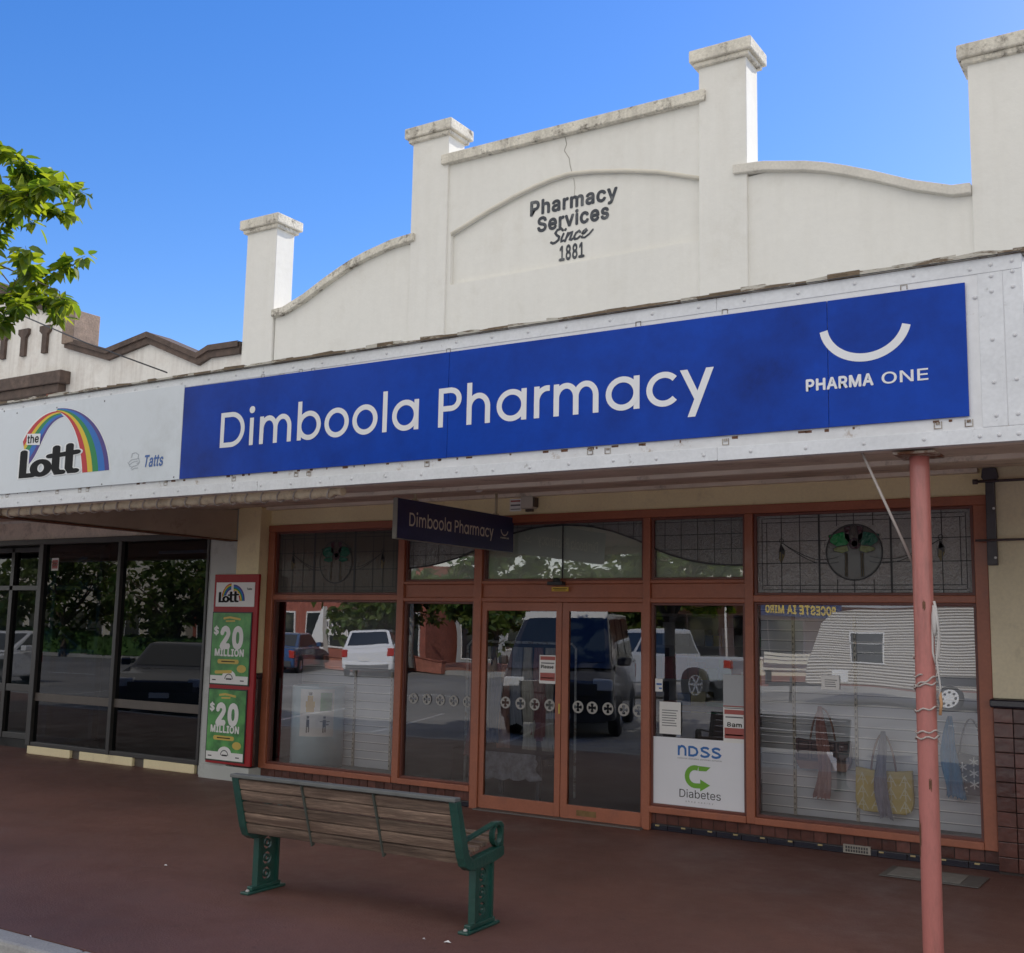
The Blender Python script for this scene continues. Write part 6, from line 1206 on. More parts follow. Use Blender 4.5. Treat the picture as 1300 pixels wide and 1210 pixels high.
M['ground'] = groundmat('dry_ground', (.20, .17, .11), .3, (.12, .13, .06), .2, .5, .95)
M['red_path'] = groundmat('opposite_path', (.30, .10, .065), .15, (.22, .10, .07), .5, .3, .85)
mb = MB(); mb.box(-400, 400, -400, 400, -.60, -.50); mb.v = [Vector((v.x, v.y, v.z)) for v in mb.v]; tag(mb.build('ground', 'ground'), kind='structure')
mb = MB(); mb.box(-200, 200, -27.0, -5.0, -.40, -.145); tag(mb.build('road', 'asphalt'), kind='structure')
# footpath with a slight fall to the gutter
mb = MB(); mb.box(-60, 60, -5.13, .30, -.40, 0.0); tag(mb.build('footpath', 'footpath'), kind='structure')
mb = MB(); x = -60
while x < 60:
    l = 1.22 if x < -12 or x > 4 else 1.22; mb.box(x+.003, x+l-.003, -5.29, -5.132, -.30, .003); x += l
kb = mb.build('kerb', 'concrete', bevel=.022); tag(kb, kind='structure')
mb = MB(); mb.box(-60, 60, -5.75, -5.29, -.3, -.138); tag(mb.build('gutter', 'concrete'), kind='structure')
mb = MB(); mb.box(-200, 200, -35, -27.2, -.4, .02); tag(mb.build('opposite_footpath', 'red_path'), kind='structure')
mb = MB(); mb.box(-200, 200, -27.2, -27.0, -.4, .024); tag(mb.build('opposite_kerb', 'concrete'), kind='structure')
mb = MB()
for i in range(60): x = -80+i*2.7; mb.add([(x, -5.8, -.141), (x+.1, -5.8, -.141), (x-1.6, -10.6, -.141), (x-1.7, -10.6, -.141)], [(0, 1, 2, 3)])
for i in range(40): x = -100+i*5; mb.box(x, x+2.5, -16.06, -15.94, -.144, -.141)
tag(mb.build('road_marking', 'white'), kind='structure')

# ================================================================ the other side of the street (seen in the glass)
M['brick_red'] = mat('brick_red', (.30, .085, .055), .85, .2, 3, fine=.25, fscale=8)
M['opp_cream'] = mat('opposite_cream', (.62, .57, .45), .8, .08, 1)
M['opp_glass'] = mat('opposite_glass', (.02, .025, .028), .08, .3, 1, spec=.8)
M['iron'] = mat('roof_iron', (.36, .37, .37), .5, .1, 1)
M['opp_white'] = mat('opposite_white', (.75, .74, .70), .7, .05, 1)
M['navy'] = mat('navy_sign', (.012, .025, .09), .4)
def shop(name, label, x0, x1, h, m, nwin, awn=True, Y=-35, gable=False):
    t = thing(name, label, 'building', ((x0+x1)/2, Y, 0))
    mb = MB(); mb.box(x0, x1, Y-9, Y, -.3, h)
    if gable: mb.prism([[(x0, h), (x1, h), ((x0+x1)/2, h+1.8)]], lambda u, v, w=0: Vector((u, Y+w, v)), -9, 0)
    w_ = mb.build('wall', m, t)
    ww = (x1-x0)/nwin
    for i in range(nwin):
        a = x0+i*ww+.35; b = a+ww-.7; mb = MB(); mb.box(a, b, Y+.001, Y+.06, .55 if i % 3 else .05, 2.35); f_ = mb.build('window', 'opp_white' if m != 'opp_white' else 'opp_cream', t)
        mb = MB(); z0 = .63 if i % 3 else .12; mm_ = (a+b)/2; mb.box(a+.07, mm_-.03, Y+.05, Y+.07, z0, 2.27); mb.box(mm_+.03, b-.07, Y+.05, Y+.07, z0, 2.27); mb.build('pane', 'opp_glass', f_)
    if awn:
        mb = MB(); mb.add([(x0, Y+3, 2.9), (x1, Y+3, 2.9), (x1, Y, 3.35), (x0, Y, 3.35), (x0, Y+3, 3.05), (x1, Y+3, 3.05), (x1, Y, 3.5), (x0, Y, 3.5)], [(0, 1, 2, 3), (4, 5, 6, 7), (0, 1, 5, 4), (1, 2, 6, 5), (0, 3, 7, 4)])
        mb.box(x0, x1, Y+2.95, Y+3.04, 2.75, 3.25); mb.build('awning', 'iron', t)
        for i in range(int((x1-x0)/4)+1): mb = MB(); mb.tube([(x0+.2+i*4, Y+2.8, 0), (x0+.2+i*4, Y+2.8, 2.8)], .06, 8); mb.build('post', 'opp_white', t)
    return t
b = shop('brick_shop', 'red brick shop across the street with white notices, mirrored in the left display window', -50, -33.5, 4.6, 'brick_red', 4, False, Y=-36)

for (pa, pb, lb) in (((413, 788), (423, 808), 'narrow white notice board on the red brick shop'), ((427, 784), (443, 808), 'wide white notice board with two pictures on the red brick shop')):
    a = mir(*pa, 35.9); b2 = mir(*pb, 35.9); o = thing('notice_board', lb, 'notice board', (a[0], -35.9, b2[1])); mb = MB(); mb.box(a[0], b2[0], -35.99, -35.9, b2[1], a[1]); mb.build('board', 'opp_white', o)
    w_ = b2[0]-a[0]; h_ = a[1]-b2[1]
    mb = MB(); mb.box(a[0]+w_*.15, a[0]+w_*.45, -35.9, -35.88, b2[1]+h_*.5, b2[1]+h_*.85); mb.box(a[0]+w_*.55, a[0]+w_*.85, -35.9, -35.88, b2[1]+h_*.5, b2[1]+h_*.85); mb.build('print', 'ink_grey', o)
a = mir(458, 775, 35.5); b2 = mir(499, 787, 35.5)
o = thing('name_board', 'long white name board with dark print on the red brick shop', 'sign', (a[0], -35.5, b2[1])); mb = MB(); mb.box(a[0], b2[0], -35.58, -35.5, b2[1], a[1]); mb.build('board', 'opp_white', o)
mb = MB(); w_ = b2[0]-a[0]; h_ = a[1]-b2[1]
for k_ in range(9): mb.box(a[0]+w_*(.08+k_*.095), a[0]+w_*(.145+k_*.095), -35.5, -35.48, b2[1]+h_*.3, b2[1]+h_*.7)
mb.build('print', 'ink', o)
pz = thing('white_pylon', 'tall tapering white pylon sign across the street', 'pylon', (mir(392, 835, 28)[0], -28, 0)); mb = MB()
q4_ = [mir(384, 832, 28), mir(409, 836, 28), mir(410, 771, 28), mir(408, 771, 28)]; q4_[0] = (q4_[0][0], 0.02); q4_[1] = (q4_[1][0], 0.02)
mb.prism([q4_], lambda u, v, w=0: Vector((u, -28+w, v)), -.3, 0); mb.build('blade', 'opp_white', pz)
xa, xb = mir(345, 840, 26.6)[0], mir(560, 840, 26.6)[0]
kw = thing('planter_wall', 'low red brick wall along the far kerb in front of the brick shop', 'wall', ((xa+xb)/2, -26.8, 0)); mb = MB(); mb.box(xa-3, xb, -26.9, -26.6, -.1, .42); mb.build('wall', mat('planter_brick', (.36, .12, .08), .85, .15, 2, fine=.2, fscale=8), kw); mb = MB(); mb.box(xa-3.05, xb+.05, -26.95, -26.55, .42, .47); mb.build('coping', 'brick_red', kw)
shop('cream_shop', 'cream weatherboard shop with a navy and gold sign across the street', -24.5, 4, 4.3, 'opp_cream', 8, True, Y=-35)
nvs = thing('shop_sign', 'navy sign board with gold letters across the street', 'sign', (-14.3, -31.85, 2.9)); mb = MB(); mb.box(-14.8, -11.8, -31.92, -31.85, 2.36, 2.84); mb.build('board', 'navy', nvs)
mb = MB(); text(mb, 'ROCESTE IA MIRO', lambda u, v, w=0: Vector((-u, -31.845+w, v)), 12.0, 14.6, 2.47, .26, .004, bold=.035); mb.build('lettering', 'gold', nvs)
shop('white_shop', 'white rendered shop at the far right across the street', 5, 22, 5.2, 'opp_white', 5, True, Y=-35)
shop('pale_hall', 'pale hall with a low gable at the far left across the street', -78, -55, 4.4, 'opp_cream', 6, False, Y=-40, gable=True)
shop('grey_garage', 'low grey iron shed between the hall and the brick shop', -33, -25, 3.6, 'iron', 3, False, Y=-38)
for x0, x1, Y, h, lb in ((-60, -48, -27.6, 1.3, 'clipped green hedge at the far left across the street'), (-47.5, -38.5, -27.4, 1.0, 'lower clipped hedge in front of the brick shop')):
    mb = MB(); q = random.Random(int(-x0))
    for i in range(int((x1-x0)*260)):
        p = Vector((q.uniform(x0, x1), Y+q.uniform(-.5, .5), q.uniform(0, h))); a = Vector((q.uniform(-1, 1), q.uniform(-1, 1), q.uniform(-1, 1))).normalized()*.11; c_ = a.orthogonal().normalized()*.07
        mb.add([p-a, p+c_, p+a, p-c_], [(0, 1, 2, 3)])
    mb.box(x0+.1, x1-.1, Y-.4, Y+.4, 0, h-.1)
    o = mb.build('hedge', mat('hedge_leaf', (.05, .11, .02), .7, .5, 1.5), fix=False); tag(o, lb, 'hedge')

shop('corner_shop', 'rendered shop adjoining the pharmacy on its right', -.93, 16, 5.35, 'opp_cream', 6, True, Y=0) if 0 else None
rn = thing('adjoining_shop', 'cream rendered shop adjoining the pharmacy on its right, outside the picture', 'building', (7, 0, 0))
mb = MB(); mb.box(-.92, 18, .02, 9, -.1, 5.6); mb.build('wall', 'opp_cream', rn)
mb = MB(); mb.box(-.60, 18, -3.1, -.01, 3.0, 3.1); mb.box(-.60, 18, -3.18, -3.1, 2.75, 3.5); mb.build('verandah', 'iron', rn)
for x in (1.5, 5, 8.5, 12): mb = MB(); mb.tube([(x, -2.95, 0), (x, -2.95, 3.0)], .05, 10); mb.build('post', 'pole', rn)
# ---------------------------------------------------------------- trees
def leafmat(name, c1, c2, trans=.45):
    m, nt, out = newmat(name); L = nt.links.new
    g = N(nt, 'ShaderNodeNewGeometry'); r = N(nt, 'ShaderNodeValToRGB'); L(g.outputs['Random Per Island'], r.inputs[0])
    r.color_ramp.elements[0].color = col4(c1); r.color_ramp.elements[1].color = col4(c2)
    e = r.color_ramp.elements.new(.93); e.color = col4([c2[0]*1.3, c2[1]*1.0, c2[2]]); 
    d = N(nt, 'ShaderNodeBsdfPrincipled'); d.inputs['Roughness'].default_value = .45; L(r.outputs[0], d.inputs['Base Color'])
    t = N(nt, 'ShaderNodeBsdfTranslucent'); hs_ = N(nt, 'ShaderNodeHueSaturation'); hs_.inputs['Value'].default_value = 3.1; hs_.inputs['Saturation'].default_value = 1.1; hs_.inputs['Hue'].default_value = .478; L(r.outputs[0], hs_.inputs['Color']); L(hs_.outputs[0], t.inputs[0])
    mx = N(nt, 'ShaderNodeMixShader'); mx.inputs[0].default_value = trans; L(d.outputs[0], mx.inputs[1]); L(t.outputs[0], mx.inputs[2]); L(mx.outputs[0], out.inputs[0]); return m
M['bark'] = mat('bark', (.10, .075, .055), .9, .3, 3, .6, 20, stretch=(1, 1, .3))
M['leaf'] = leafmat('street_leaf', (.035, .085, .012), (.11, .19, .022), .5)
M['leaf_far'] = leafmat('far_leaf', (.03, .07, .015), (.07, .12, .025), .35)
def tree(name, label, x, y, zc, R, H, n, leaf=.055, m='leaf', seed=1, trunk_h=1.9, group=None, tr=.10, cx=0, cy=0):
    q = random.Random(seed); t = thing(name, label, 'tree', (x, y, -.14), group=group)
    TB = MB(); CB = MB()
    base = Vector((x, y, -.14)); fork = Vector((x+.05, y+.03, trunk_h))
    TB.tube([base, base+Vector((.02, 0, .4)), (base+fork)/2+Vector((.04, .03, 0)), fork], [tr*1.35, tr*1.05, tr*.95, tr*.85], 12)
    BR = MB(); tips = []
    c = Vector((x+cx, y+cy, zc))
    def inside(p): d = p-c; return (d.x/R)**2+(d.y/R)**2+(d.z/H)**2
    for i in range(9):
        a = i*2.4+q.uniform(-.3, .3); el = q.uniform(.15, 1.1); L_ = R*q.uniform(.7, 1.0)
        tgt = c+Vector((math.cos(a)*R*.78*math.cos(el*.8), math.sin(a)*R*.78*math.cos(el*.8), H*.8*math.sin(el)-.15*H))
        mid = fork.lerp(tgt, .5)+Vector((q.uniform(-.15, .15), q.uniform(-.15, .15), .22))
        BR.tube([fork, mid, tgt], [tr*.45, tr*.27, tr*.08], 7)
        for j in range(7):
            s = fork.lerp(mid, q.uniform(.5, 1)) if j < 3 else mid.lerp(tgt, q.uniform(.1, 1)); d = Vector((q.gauss(0, 1), q.gauss(0, 1), q.gauss(-.05, .7))).normalized(); e = s+d*R*q.uniform(.25, .5)
            for _ in range(4):
                if inside(e) > 1: e = s.lerp(e, .7)
            m2 = s.lerp(e, .5)+Vector((0, 0, .05*R)); BR.tube([s, m2, e], [tr*.13, tr*.08, tr*.03], 5); tips.append((s, m2, e))
    tw = []
    for s, m2, e in tips:
        for k in range(5):
            p = m2.lerp(e, q.random()) if k else e; d = Vector((q.gauss(0, 1), q.gauss(0, 1), q.gauss(-.25, .6))).normalized(); e2 = p+d*q.uniform(.18, .42)*(R/1.8)
            BR.tube([p, (p+e2)/2+Vector((0, 0, .02)), e2], [tr*.035, tr*.025, tr*.014], 4, cap=False); tw.append((p, e2))
    cnt = 0
    while cnt < n:
        p, e2 = tw[q.randrange(len(tw))]; s = p.lerp(e2, q.uniform(.1, 1.05))
        if inside(s) > 1.12: 
            cnt += .2; continue
        out = Vector((q.gauss(0, 1), q.gauss(0, 1), q.gauss(-.45, .6))).normalized(); l = leaf*q.uniform(.75, 1.3)
        side = out.cross(Vector((q.gauss(0, .5), q.gauss(0, .5), 1))).normalized(); up_ = side.cross(out).normalized()
        s0 = s+out*l*.35; w_ = l*.62; f_ = -.18*l
        P = [s0, s0+out*l*.35+side*w_*.85+up_*f_*-.7, s0+out*l*.95+side*w_*.95+up_*f_*-.6, s0+out*l*1.6+side*w_*.5+up_*f_*-.1, s0+out*l*2.1+up_*f_*1.3,
             s0+out*l*1.6-side*w_*.5+up_*f_*-.1, s0+out*l*.95-side*w_*.95+up_*f_*-.6, s0+out*l*.35-side*w_*.85+up_*f_*-.7, s0+out*l*1.0+up_*f_*.5]
        CB.add(P, [(0, 1, 2, 8), (8, 2, 3, 4), (4, 5, 6, 8), (8, 6, 7, 0)], 0, True); cnt += 1
    TB.build('trunk', 'bark', t, fix=False); BR.build('branches', 'bark', t, fix=False); CB.build('crown', m, t, fix=False)
    return t
tree('street_tree', 'leafy green street tree at the kerb whose branch reaches in at the left edge', -7.12, -6.5, 3.50, 2.10, 1.95, 20000, .040, 'leaf', 3, 1.75, tr=.085)
k = 0
for x, y, zc, R, H, lb in ((-57, -26.5, 3.6, 4.6, 3.3, 'spreading tree far left across the street'), (-49.0, -26.8, 3.4, 4.4, 3.2, 'round tree second from the left across the street'), (-41.5, -27.5, 3.4, 4.0, 3.2, 'tree third from the left across the street, by the hedge'),
                           (-29.0, -27.0, 3.0, 3.4, 2.6, 'dark tree mirrored in the narrow side window'), (-24.0, -27.5, 3.1, 3.2, 2.6, 'tall tree beside the iron shed'), (-18.5, -29.0, 3.4, 2.8, 2.2, 'tree in front of the cream shop left part'), (3.5, -28, 3.4, 2.4, 2.0, 'tree by the white shop at the right')):
    tree('street_tree', lb, x, y, zc, R, H, 3200, .16, 'leaf_far', 20+k, 1.4, group='trees along the far footpath', tr=.14); k += 1
# light pole opposite
lp_ = thing('power_pole', 'tall grey power pole with a curved lamp arm across the street', 'pole', (-27.2, -26.4, 0)); mb = MB(); mb.tube([(-27.2, -26.4, 0), (-27.2, -26.4, 8)], .16, 10); mb.build('mast', 'galv', lp_)
mb = MB(); mb.tube([(-27.2, -26.4, 7.6), (-28.2, -26.0, 8.3), (-29.6, -25.6, 8.5)], .05, 8); mb.build('lamp_arm', 'galv', lp_)

# ---------------------------------------------------------------- vehicles
M['tyre'] = mat('tyre', (.018, .018, .018), .85, .2, 20); M['rim'] = mat('rim', (.5, .5, .52), .25, .1, 10, metal=.7); M['car_glass'] = mat('car_glass', (.015, .02, .024), .04, .2, 2, spec=.9)
M['lamp_red'] = mat('lamp_red', (.42, .02, .015), .2, .1, 5, coat=.5); M['lamp_clear'] = mat('lamp_clear', (.6, .62, .64), .1, .1, 5, coat=.5); M['plastic'] = mat('plastic', (.03, .03, .032), .6, .2, 8)
def wheel(t, x, y, r, side, w=.21):
    mb = MB(); f = [(r*.62, -w/2), (r*.92, -w/2), (r, -w/2+.035), (r, w/2-.035), (r*.92, w/2), (r*.62, w/2)]
    mb.lathe((x, y, r), f, 24, axis='y'); wh = mb.build('wheel', 'tyre', t, local=True, fix=False)
    mb = MB(); yo = y+side*(w/2-.03); mb.lathe((x, yo, r), [(r*.66, 0), (r*.66, side*.02), (r*.56, side*.02), (r*.52, -side*.02), (0, -side*.02)], 20, axis='y', smooth=False)
    for k in range(6):
        a = k*PI/3; mb.bar((x, yo+side*.005, r), (x+math.cos(a)*r*.56, yo+side*.008, r+math.sin(a)*r*.56), .05, .03, up=(0, 1, 0))
    mb.build('rim', 'rim', wh, local=True, fix=False)
def vehicle(name, label, loc, rz, body, prof, roofp, W, wheels, r, trim=None, glass_rows=None):
    """prof: lower body side outline (x,z); roofp: (x_base_front, x_base_rear, x_top_front, x_top_rear, z_belt, z_roof)"""
    t = thing(name, label, 'car' if 'van' not in name else 'van', loc, rz)
    mb = MB(); n = len(prof); ys = [(-W/2, .93), (-W/2+.06, 1.0), (W/2-.06, 1.0), (W/2, .93)]
    zc = sum(p[1] for p in prof)/n; xc = sum(p[0] for p in prof)/n; vs = []
    for y, k in ys:
        for x, z in prof: vs.append((xc+(x-xc)*(.985 if k < 1 else 1), y, zc+(z-zc)*k))
    fs = [(j*n+i, j*n+(i+1) % n, (j+1)*n+(i+1) % n, (j+1)*n+i) for j in range(3) for i in range(n)]
    mb.add(vs, fs); mb.flat([[(v[0], v[2]) for v in vs[:n]]], lambda u, v, w=0: Vector((u, -W/2, v))); mb.flat([[(v[0], v[2]) for v in vs[3*n:]]], lambda u, v, w=0: Vector((u, W/2, v)))
    bf, br_, tf, tr_, zb_, zr = roofp; wb = W/2-.05; wt = W/2-.22
    c8 = [(bf, -wb, zb_-.02), (br_, -wb, zb_-.02), (br_, wb, zb_-.02), (bf, wb, zb_-.02), (tf, -wt, zr), (tr_, -wt, zr), (tr_, wt, zr), (tf, wt, zr)]
    cb_ = Vector(((tf+tr_)/2, 0, zr+.035))
    top_ = [(tf-.12, -wt+.12, zr+.03), (tr_+.12, -wt+.12, zr+.03), (tr_+.12, wt-.12, zr+.03), (tf-.12, wt-.12, zr+.03)]
    mb.add(c8+top_, [(0, 1, 5, 4), (2, 3, 7, 6), (1, 2, 6, 5), (3, 0, 4, 7), (4, 5, 9, 8), (5, 6, 10, 9), (6, 7, 11, 10), (7, 4, 8, 11), (8, 9, 10, 11)])
    mb.build('body', body, t, .03, local=True)
    if 'van' in name: q = MB(); q.add([Vector(v)+Vector((0, 0, .012)) for v in top_], [(0, 1, 2, 3)]); q.bar((tf+.02, -wt, zr-.03), (tf+.02, wt, zr-.03), .10, .16); q.build('roof', 'white', t, local=True)
    V = [Vector(v) for v in c8]
    def gpane(a, b, c, d, s0, s1, h0, h1, nm):
        P = lambda s, h: (V[a].lerp(V[b], s)).lerp(V[d].lerp(V[c], s), h)
        q = [P(s0, h0), P(s1, h0), P(s1, h1), P(s0, h1)]; nr = (q[1]-q[0]).cross(q[3]-q[0]).normalized(); cc = sum(q, Vector())/4
        if nr.dot(cc-Vector(((bf+br_)/2, 0, zb_))) < 0: nr = -nr
        g_ = MB(); g_.add([p+nr*.008 for p in q], [(0, 1, 2, 3)]); g_.build(nm, 'car_glass', t, local=True, fix=False)
    gpane(3, 0, 4, 7, .06, .94, .10, .92, 'windscreen'); gpane(1, 2, 6, 5, .07, .93, .15, .90, 'rear_window')
    for a, b, c, d in ((0, 1, 5, 4), (3, 2, 6, 7)):
        rows = glass_rows or [(.06, .47), (.51, .93)]
        for s0, s1 in rows: gpane(a, b, c, d, s0, s1, .12, .90, 'side_window')
    for x in wheels:
        for s in (-1, 1):
            a_ = MB(); a_.lathe((x, s*(W/2-.02), r), [(r*1.16, 0), (r*1.16, s*.028), (r*.9, s*.03)], 24, axis='y'); a_.add([(x+r*1.14*math.cos(k*PI/12), s*(W/2+.004), r+r*1.14*math.sin(k*PI/12)) for k in range(24)], [tuple(range(24))]); a_.build('wheel_arch', 'plastic', t, local=True, fix=False)
            wheel(t, x, s*(W/2-.07), r, s)
    xs = [p[0] for p in prof]; xf, xr = max(xs), min(xs)
    zl = zb_-.22
    for s in (-1, 1):
        q = MB(); q.box(xf-.30, xf-.02, s*(W/2-.42), s*(W/2-.02), zl-.12, zl+.05); q.build('headlight', 'lamp_clear', t, .03, local=True)
        q = MB(); q.box(xr-.012, xr+.22, s*(W/2-.22), s*(W/2+.006), zl-.10, zl+.16); q.build('tail_light', 'lamp_red', t, .02, local=True)
        q = MB(); q.box(tf+.18 if tf < bf else bf-.5, bf-.32, s*(W/2+.01), s*(W/2+.20), zb_+.02, zb_+.17); q.build('mirror', body if trim is None else trim, t, .03, local=True)
    q = MB(); q.box(xf-.03, xf+.012, -W*.33, W*.33, zl-.20, zl-.02); q.box(xf-.04, xf+.02, -W*.42, W*.42, .28, .46); q.box(xr-.02, xr+.05, -W*.42, W*.42, .28, .48); q.build('grille', 'plastic', t, .01, local=True)
    q = MB(); q.box(xr-.025, xr-.021, -.19, .19, .62, .73); q.box(xf+.021, xf+.026, -.19, .19, .36, .46); q.build('number_plate', 'opp_white', t, local=True)
    return t
def paint(n, c): return mat(n, c, .22, .04, 1, coat=.8)
SUVP = [(2.25, .30), (2.32, .55), (2.27, .82), (1.95, 1.0), (1.1, 1.06), (-2.15, 1.08), (-2.28, .9), (-2.30, .5), (-2.22, .30)]
SEDP = [(2.35, .24), (2.40, .48), (2.33, .68), (1.9, .80), (1.0, .90), (-1.6, .95), (-2.25, .92), (-2.36, .70), (-2.34, .35), (-2.25, .24)]
UTEP = [(2.6, .38), (2.68, .62), (2.62, .95), (2.2, 1.10), (1.3, 1.16), (-2.5, 1.18), (-2.62, 1.1), (-2.64, .62), (-2.58, .45)]
VANP = [(2.35, .30), (2.45, .60), (2.40, .95), (2.15, 1.15), (1.9, 1.22), (-2.45, 1.22), (-2.50, .8), (-2.48, .32)]
vehicle('parked_car', 'white hatchback parked nose-away across the street, mirrored in the left display window', (-27.7, -24.9, -.145), math.radians(-122), paint('paint_white', (.78, .78, .78)), SUVP, (1.25, -2.2, .35, -1.75, 1.06, 1.60), 1.84, (1.42, -1.40), .36)
vehicle('parked_car', 'blue car parked across the street beside the white hatchback', (-32.0, -24.9, -.145), math.radians(-115), paint('paint_blue', (.02, .06, .16)), SEDP, (1.15, -1.75, .25, -1.0, .92, 1.40), 1.82, (1.45, -1.42), .33)
vehicle('parked_ute', 'silver four-wheel-drive ute parked across the street', (-13.9, -20.6, -.145), math.radians(180), paint('paint_silver', (.42, .44, .47)), UTEP, (1.45, -1.0, .55, -.75, 1.14, 1.82), 1.88, (1.65, -1.60), .40)
vehicle('parked_car', 'dark blue coupe parked nose-in at the near kerb, mirrored in the neighbouring window', (-19.2, -8.0, -.145), math.radians(52), paint('paint_navy', (.012, .022, .05)), SEDP, (1.15, -1.85, .15, -1.05, .90, 1.36), 1.86, (1.45, -1.42), .34)
vehicle('parked_car', 'white patrol-style car parked at the near kerb further left', (-29.5, -9.0, -.145), math.radians(80), paint('paint_white', (.78, .78, .78)), SEDP, (1.15, -1.75, .25, -1.0, .92, 1.45), 1.86, (1.45, -1.42), .34)
vehicle('parked_van', 'white van parked nose-in at the near kerb, mirrored in the glass doors', (-10.6, -10.0, -.145), math.radians(68), paint('paint_van_shade', (.032, .033, .037)), VANP, (2.2, -2.4, 1.45, -2.35, 1.18, 2.12), 1.95, (1.55, -1.5), .37, 'plastic', [(.05, .30), (.34, .62), (.66, .94)])  # charcoal body colour stands in for shade on the white van
0 and vehicle('parked_car', 'red hatchback parked across the street at the far left', (-49, -24.6, -.145), math.radians(-75), paint('paint_red', (.38, .03, .025)), SUVP, (1.25, -2.2, .35, -1.75, 1.06, 1.58), 1.80, (1.42, -1.40), .35)
# caravan
cv = thing('caravan', 'old cream caravan with ribbed aluminium sides parked across the street', 'caravan', (-6.35, -21.8, -.145))
m, nt, out = newmat('ribbed'); L = nt.links.new; b_ = N(nt, 'ShaderNodeBsdfPrincipled'); L(b_.outputs[0], out.inputs[0]); b_.inputs['Roughness'].default_value = .4
tc = N(nt, 'ShaderNodeTexCoord'); wv = N(nt, 'ShaderNodeTexWave', wave_type='BANDS', bands_direction='Z'); wv.inputs['Scale'].default_value = 4.3; wv.inputs['Distortion'].default_value = .35; L(tc.outputs['Object'], wv.inputs[0])
r_ = N(nt, 'ShaderNodeValToRGB'); L(wv.outputs['Fac'], r_.inputs[0]); r_.color_ramp.elements[0].color = (.16, .13, .10, 1); r_.color_ramp.elements[0].position = .12; r_.color_ramp.elements[1].color = (.66, .61, .52, 1); r_.color_ramp.elements[1].position = .5; L(r_.outputs[0], b_.inputs['Base Color'])
bp_ = N(nt, 'ShaderNodeBump'); bp_.inputs['Distance'].default_value = .02; L(wv.outputs['Fac'], bp_.inputs['Height']); L(bp_.outputs[0], b_.inputs['Normal']); M['ribbed'] = m
x0, x1 = -9.55, -3.0
side = [(x0, .42), (x0+.10, .36), (x0+1.1, .36), (x1-.2, .36), (x1, .5), (x1, 1.7), (x1-.35, 2.28), (x1-.9, 2.42), (x0+1.5, 2.42), (x0+.75, 2.33), (x0+.40, 2.05), (x0+.28, 1.7), (x0+.02, .8)]
mb = MB(); mb.prism([side], lambda u, v, w=0: Vector((u, -20.6+w, v)), -2.3, 0); mb.build('body', 'ribbed', cv, .03)
for xx, w_, z0, z1 in ((-8.33, .80, .95, 1.80), (-4.4, .7, 1.1, 1.8)):
    mb = MB(); mb.box(xx-.04, xx+w_+.04, -20.60, -20.575, z0-.04, z1+.04); f_ = mb.build('window', 'opp_white', cv, .01)
    mb = MB(); mb.box(xx, xx+w_, -20.58, -20.57, z0, z1); mb.build('pane', 'opp_glass', f_)
    mb = MB(); mb.box(xx-.05, xx+w_+.05, -20.57, -20.55, (z0+z1)/2+.12, (z0+z1)/2+.16); mb.build('stay', 'galv', f_)
mb = MB(); mb.box(-8.9, -8.45, -20.60, -20.585, .42, .72); mb.build('notice', 'opp_white', cv)
mb = MB(); mb.box(-5.9-.5, -4.35, -20.61, -20.57, .50, .72); mb.build('wheel_arch', 'plastic', cv)
for xx in (-5.9, -4.95):
    mb = MB(); mb.lathe((xx, -20.66, .17), [(.20, -.1), (.31, -.1), (.33, -.06), (.33, .05), (.31, .08), (.2, .08)], 22, axis='y'); wh = mb.build('wheel', 'tyre', cv, fix=False)
    mb = MB(); mb.lathe((xx, -20.57, .17), [(.23, 0), (.22, .012), (.0, .012)], 20, axis='y', smooth=False); mb.build('rim', 'opp_white', wh, fix=False)
    mb = MB()
    for k in range(8): a = k*PI/4; mb.add([(xx+.155*math.cos(a)+.035*math.cos(j*PI/4), -20.556, .17+.155*math.sin(a)+.035*math.sin(j*PI/4)) for j in range(8)], [tuple(range(8))])
    mb.build('rim_holes', 'black', wh, fix=False)
mb = MB(); mb.bar((x0+.2, -21.7, .32), (x0-1.4, -21.7, .32), .1, .1); mb.tube([(x0-.7, -21.6, -.14), (x0-.7, -21.6, .5)], .04, 8); mb.build('drawbar', 'plastic', cv)
bo = thing('far_bench', 'pale slatted bench across the street beside the caravan', 'bench', (-12.6, -28.5, 0)); mb = MB()
for z, y in ((.45, -28.3), (.45, -28.45), (.45, -28.6), (.62, -28.72), (.74, -28.75), (.86, -28.78)): mb.box(-13.6, -11.6, y-.06, y+.06, z, z+.04 if z < .5 else z+.09)
mb.build('slats', 'opp_cream', bo)
mb = MB()
for xx in (-13.4, -11.8): mb.box(xx-.03, xx+.03, -28.75, -28.3, 0, .45)
mb.build('leg', 'plastic', bo)

# ================================================================ light
SUN = Vector((.50, 1.42, 1.0)).normalized()
w = bpy.data.worlds.new('World'); sc.world = w; w.use_nodes = True; nt = w.node_tree
bg = nt.nodes['Background']; sky = nt.nodes.new('ShaderNodeTexSky'); sky.sky_type = 'NISHITA'; sky.sun_disc = False
sky.sun_elevation = math.asin(SUN.z); sky.sun_rotation = math.atan2(SUN.x, SUN.y)
sky.altitude = 100; sky.air_density = 1.0; sky.dust_density = .25; sky.ozone_density = 3.0
hv = nt.nodes.new('ShaderNodeHueSaturation'); hv.inputs['Saturation'].default_value = 1.35; hv.inputs['Hue'].default_value = .518; hv.inputs['Value'].default_value = 1.36; nt.links.new(sky.outputs[0], hv.inputs['Color']); 
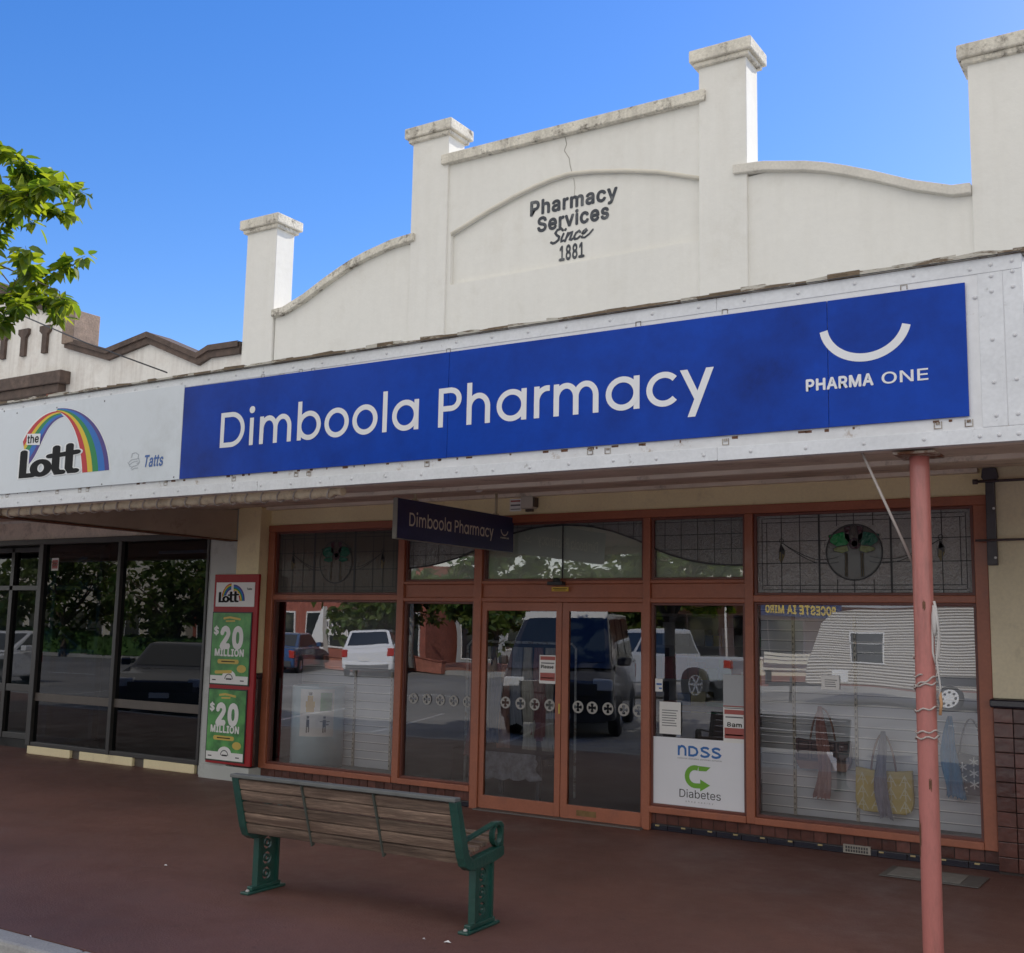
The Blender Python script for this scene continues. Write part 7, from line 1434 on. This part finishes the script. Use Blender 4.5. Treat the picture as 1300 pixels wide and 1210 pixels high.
# far-side thin cloud, added bright to fill the shade; clear blue above the shops
tcw = nt.nodes.new('ShaderNodeTexCoord'); sep = nt.nodes.new('ShaderNodeSeparateXYZ'); nt.links.new(tcw.outputs['Generated'], sep.inputs[0])
mr = nt.nodes.new('ShaderNodeMapRange'); nt.links.new(sep.outputs['Y'], mr.inputs[0]); mr.inputs[1].default_value = .10; mr.inputs[2].default_value = -.35
cn = nt.nodes.new('ShaderNodeTexNoise'); cn.inputs['Scale'].default_value = 2.2; cn.inputs['Detail'].default_value = 7; nt.links.new(tcw.outputs['Generated'], cn.inputs['Vector'])
cr = nt.nodes.new('ShaderNodeMapRange'); nt.links.new(cn.outputs['Fac'], cr.inputs[0]); cr.inputs[1].default_value = .32; cr.inputs[2].default_value = .62; cr.inputs[3].default_value = .55; cr.inputs[4].default_value = 1
mu = nt.nodes.new('ShaderNodeMath'); mu.operation = 'MULTIPLY'; nt.links.new(mr.outputs[0], mu.inputs[0]); nt.links.new(cr.outputs[0], mu.inputs[1])
cm = nt.nodes.new('ShaderNodeMix'); cm.data_type = 'RGBA'; nt.links.new(mu.outputs[0], cm.inputs[0]); nt.links.new(hv.outputs[0], cm.inputs[6]); cm.inputs[7].default_value = (8.3, 7.95, 7.35, 1)
nt.links.new(cm.outputs[2], bg.inputs[0]); bg.inputs[1].default_value = .15
sd = bpy.data.lights.new('sun', 'SUN'); sd.energy = 5.0; sd.angle = math.radians(.53); sd.color = (1, .95, .86)
so = bpy.data.objects.new('sun', sd); COL.objects.link(so); so.rotation_euler = (-SUN).to_track_quat('-Z', 'Y').to_euler(); so.location = SUN*40
sc.view_settings.view_transform = 'Standard'; sc.view_settings.look = 'None'; sc.view_settings.exposure = 0; sc.view_settings.gamma = 1.17
sc.render.engine = 'CYCLES'; sc.cycles.max_bounces = 8; sc.cycles.diffuse_bounces = 4; sc.cycles.glossy_bounces = 4; sc.cycles.transparent_max_bounces = 12; sc.cycles.transmission_bounces = 4
sc.cycles.caustics_reflective = False; sc.cycles.caustics_refractive = False; sc.cycles.sample_clamp_indirect = 4
sc.cycles.use_denoising = True
try: sc.cycles.denoiser = 'OPENIMAGEDENOISE'
except Exception: pass
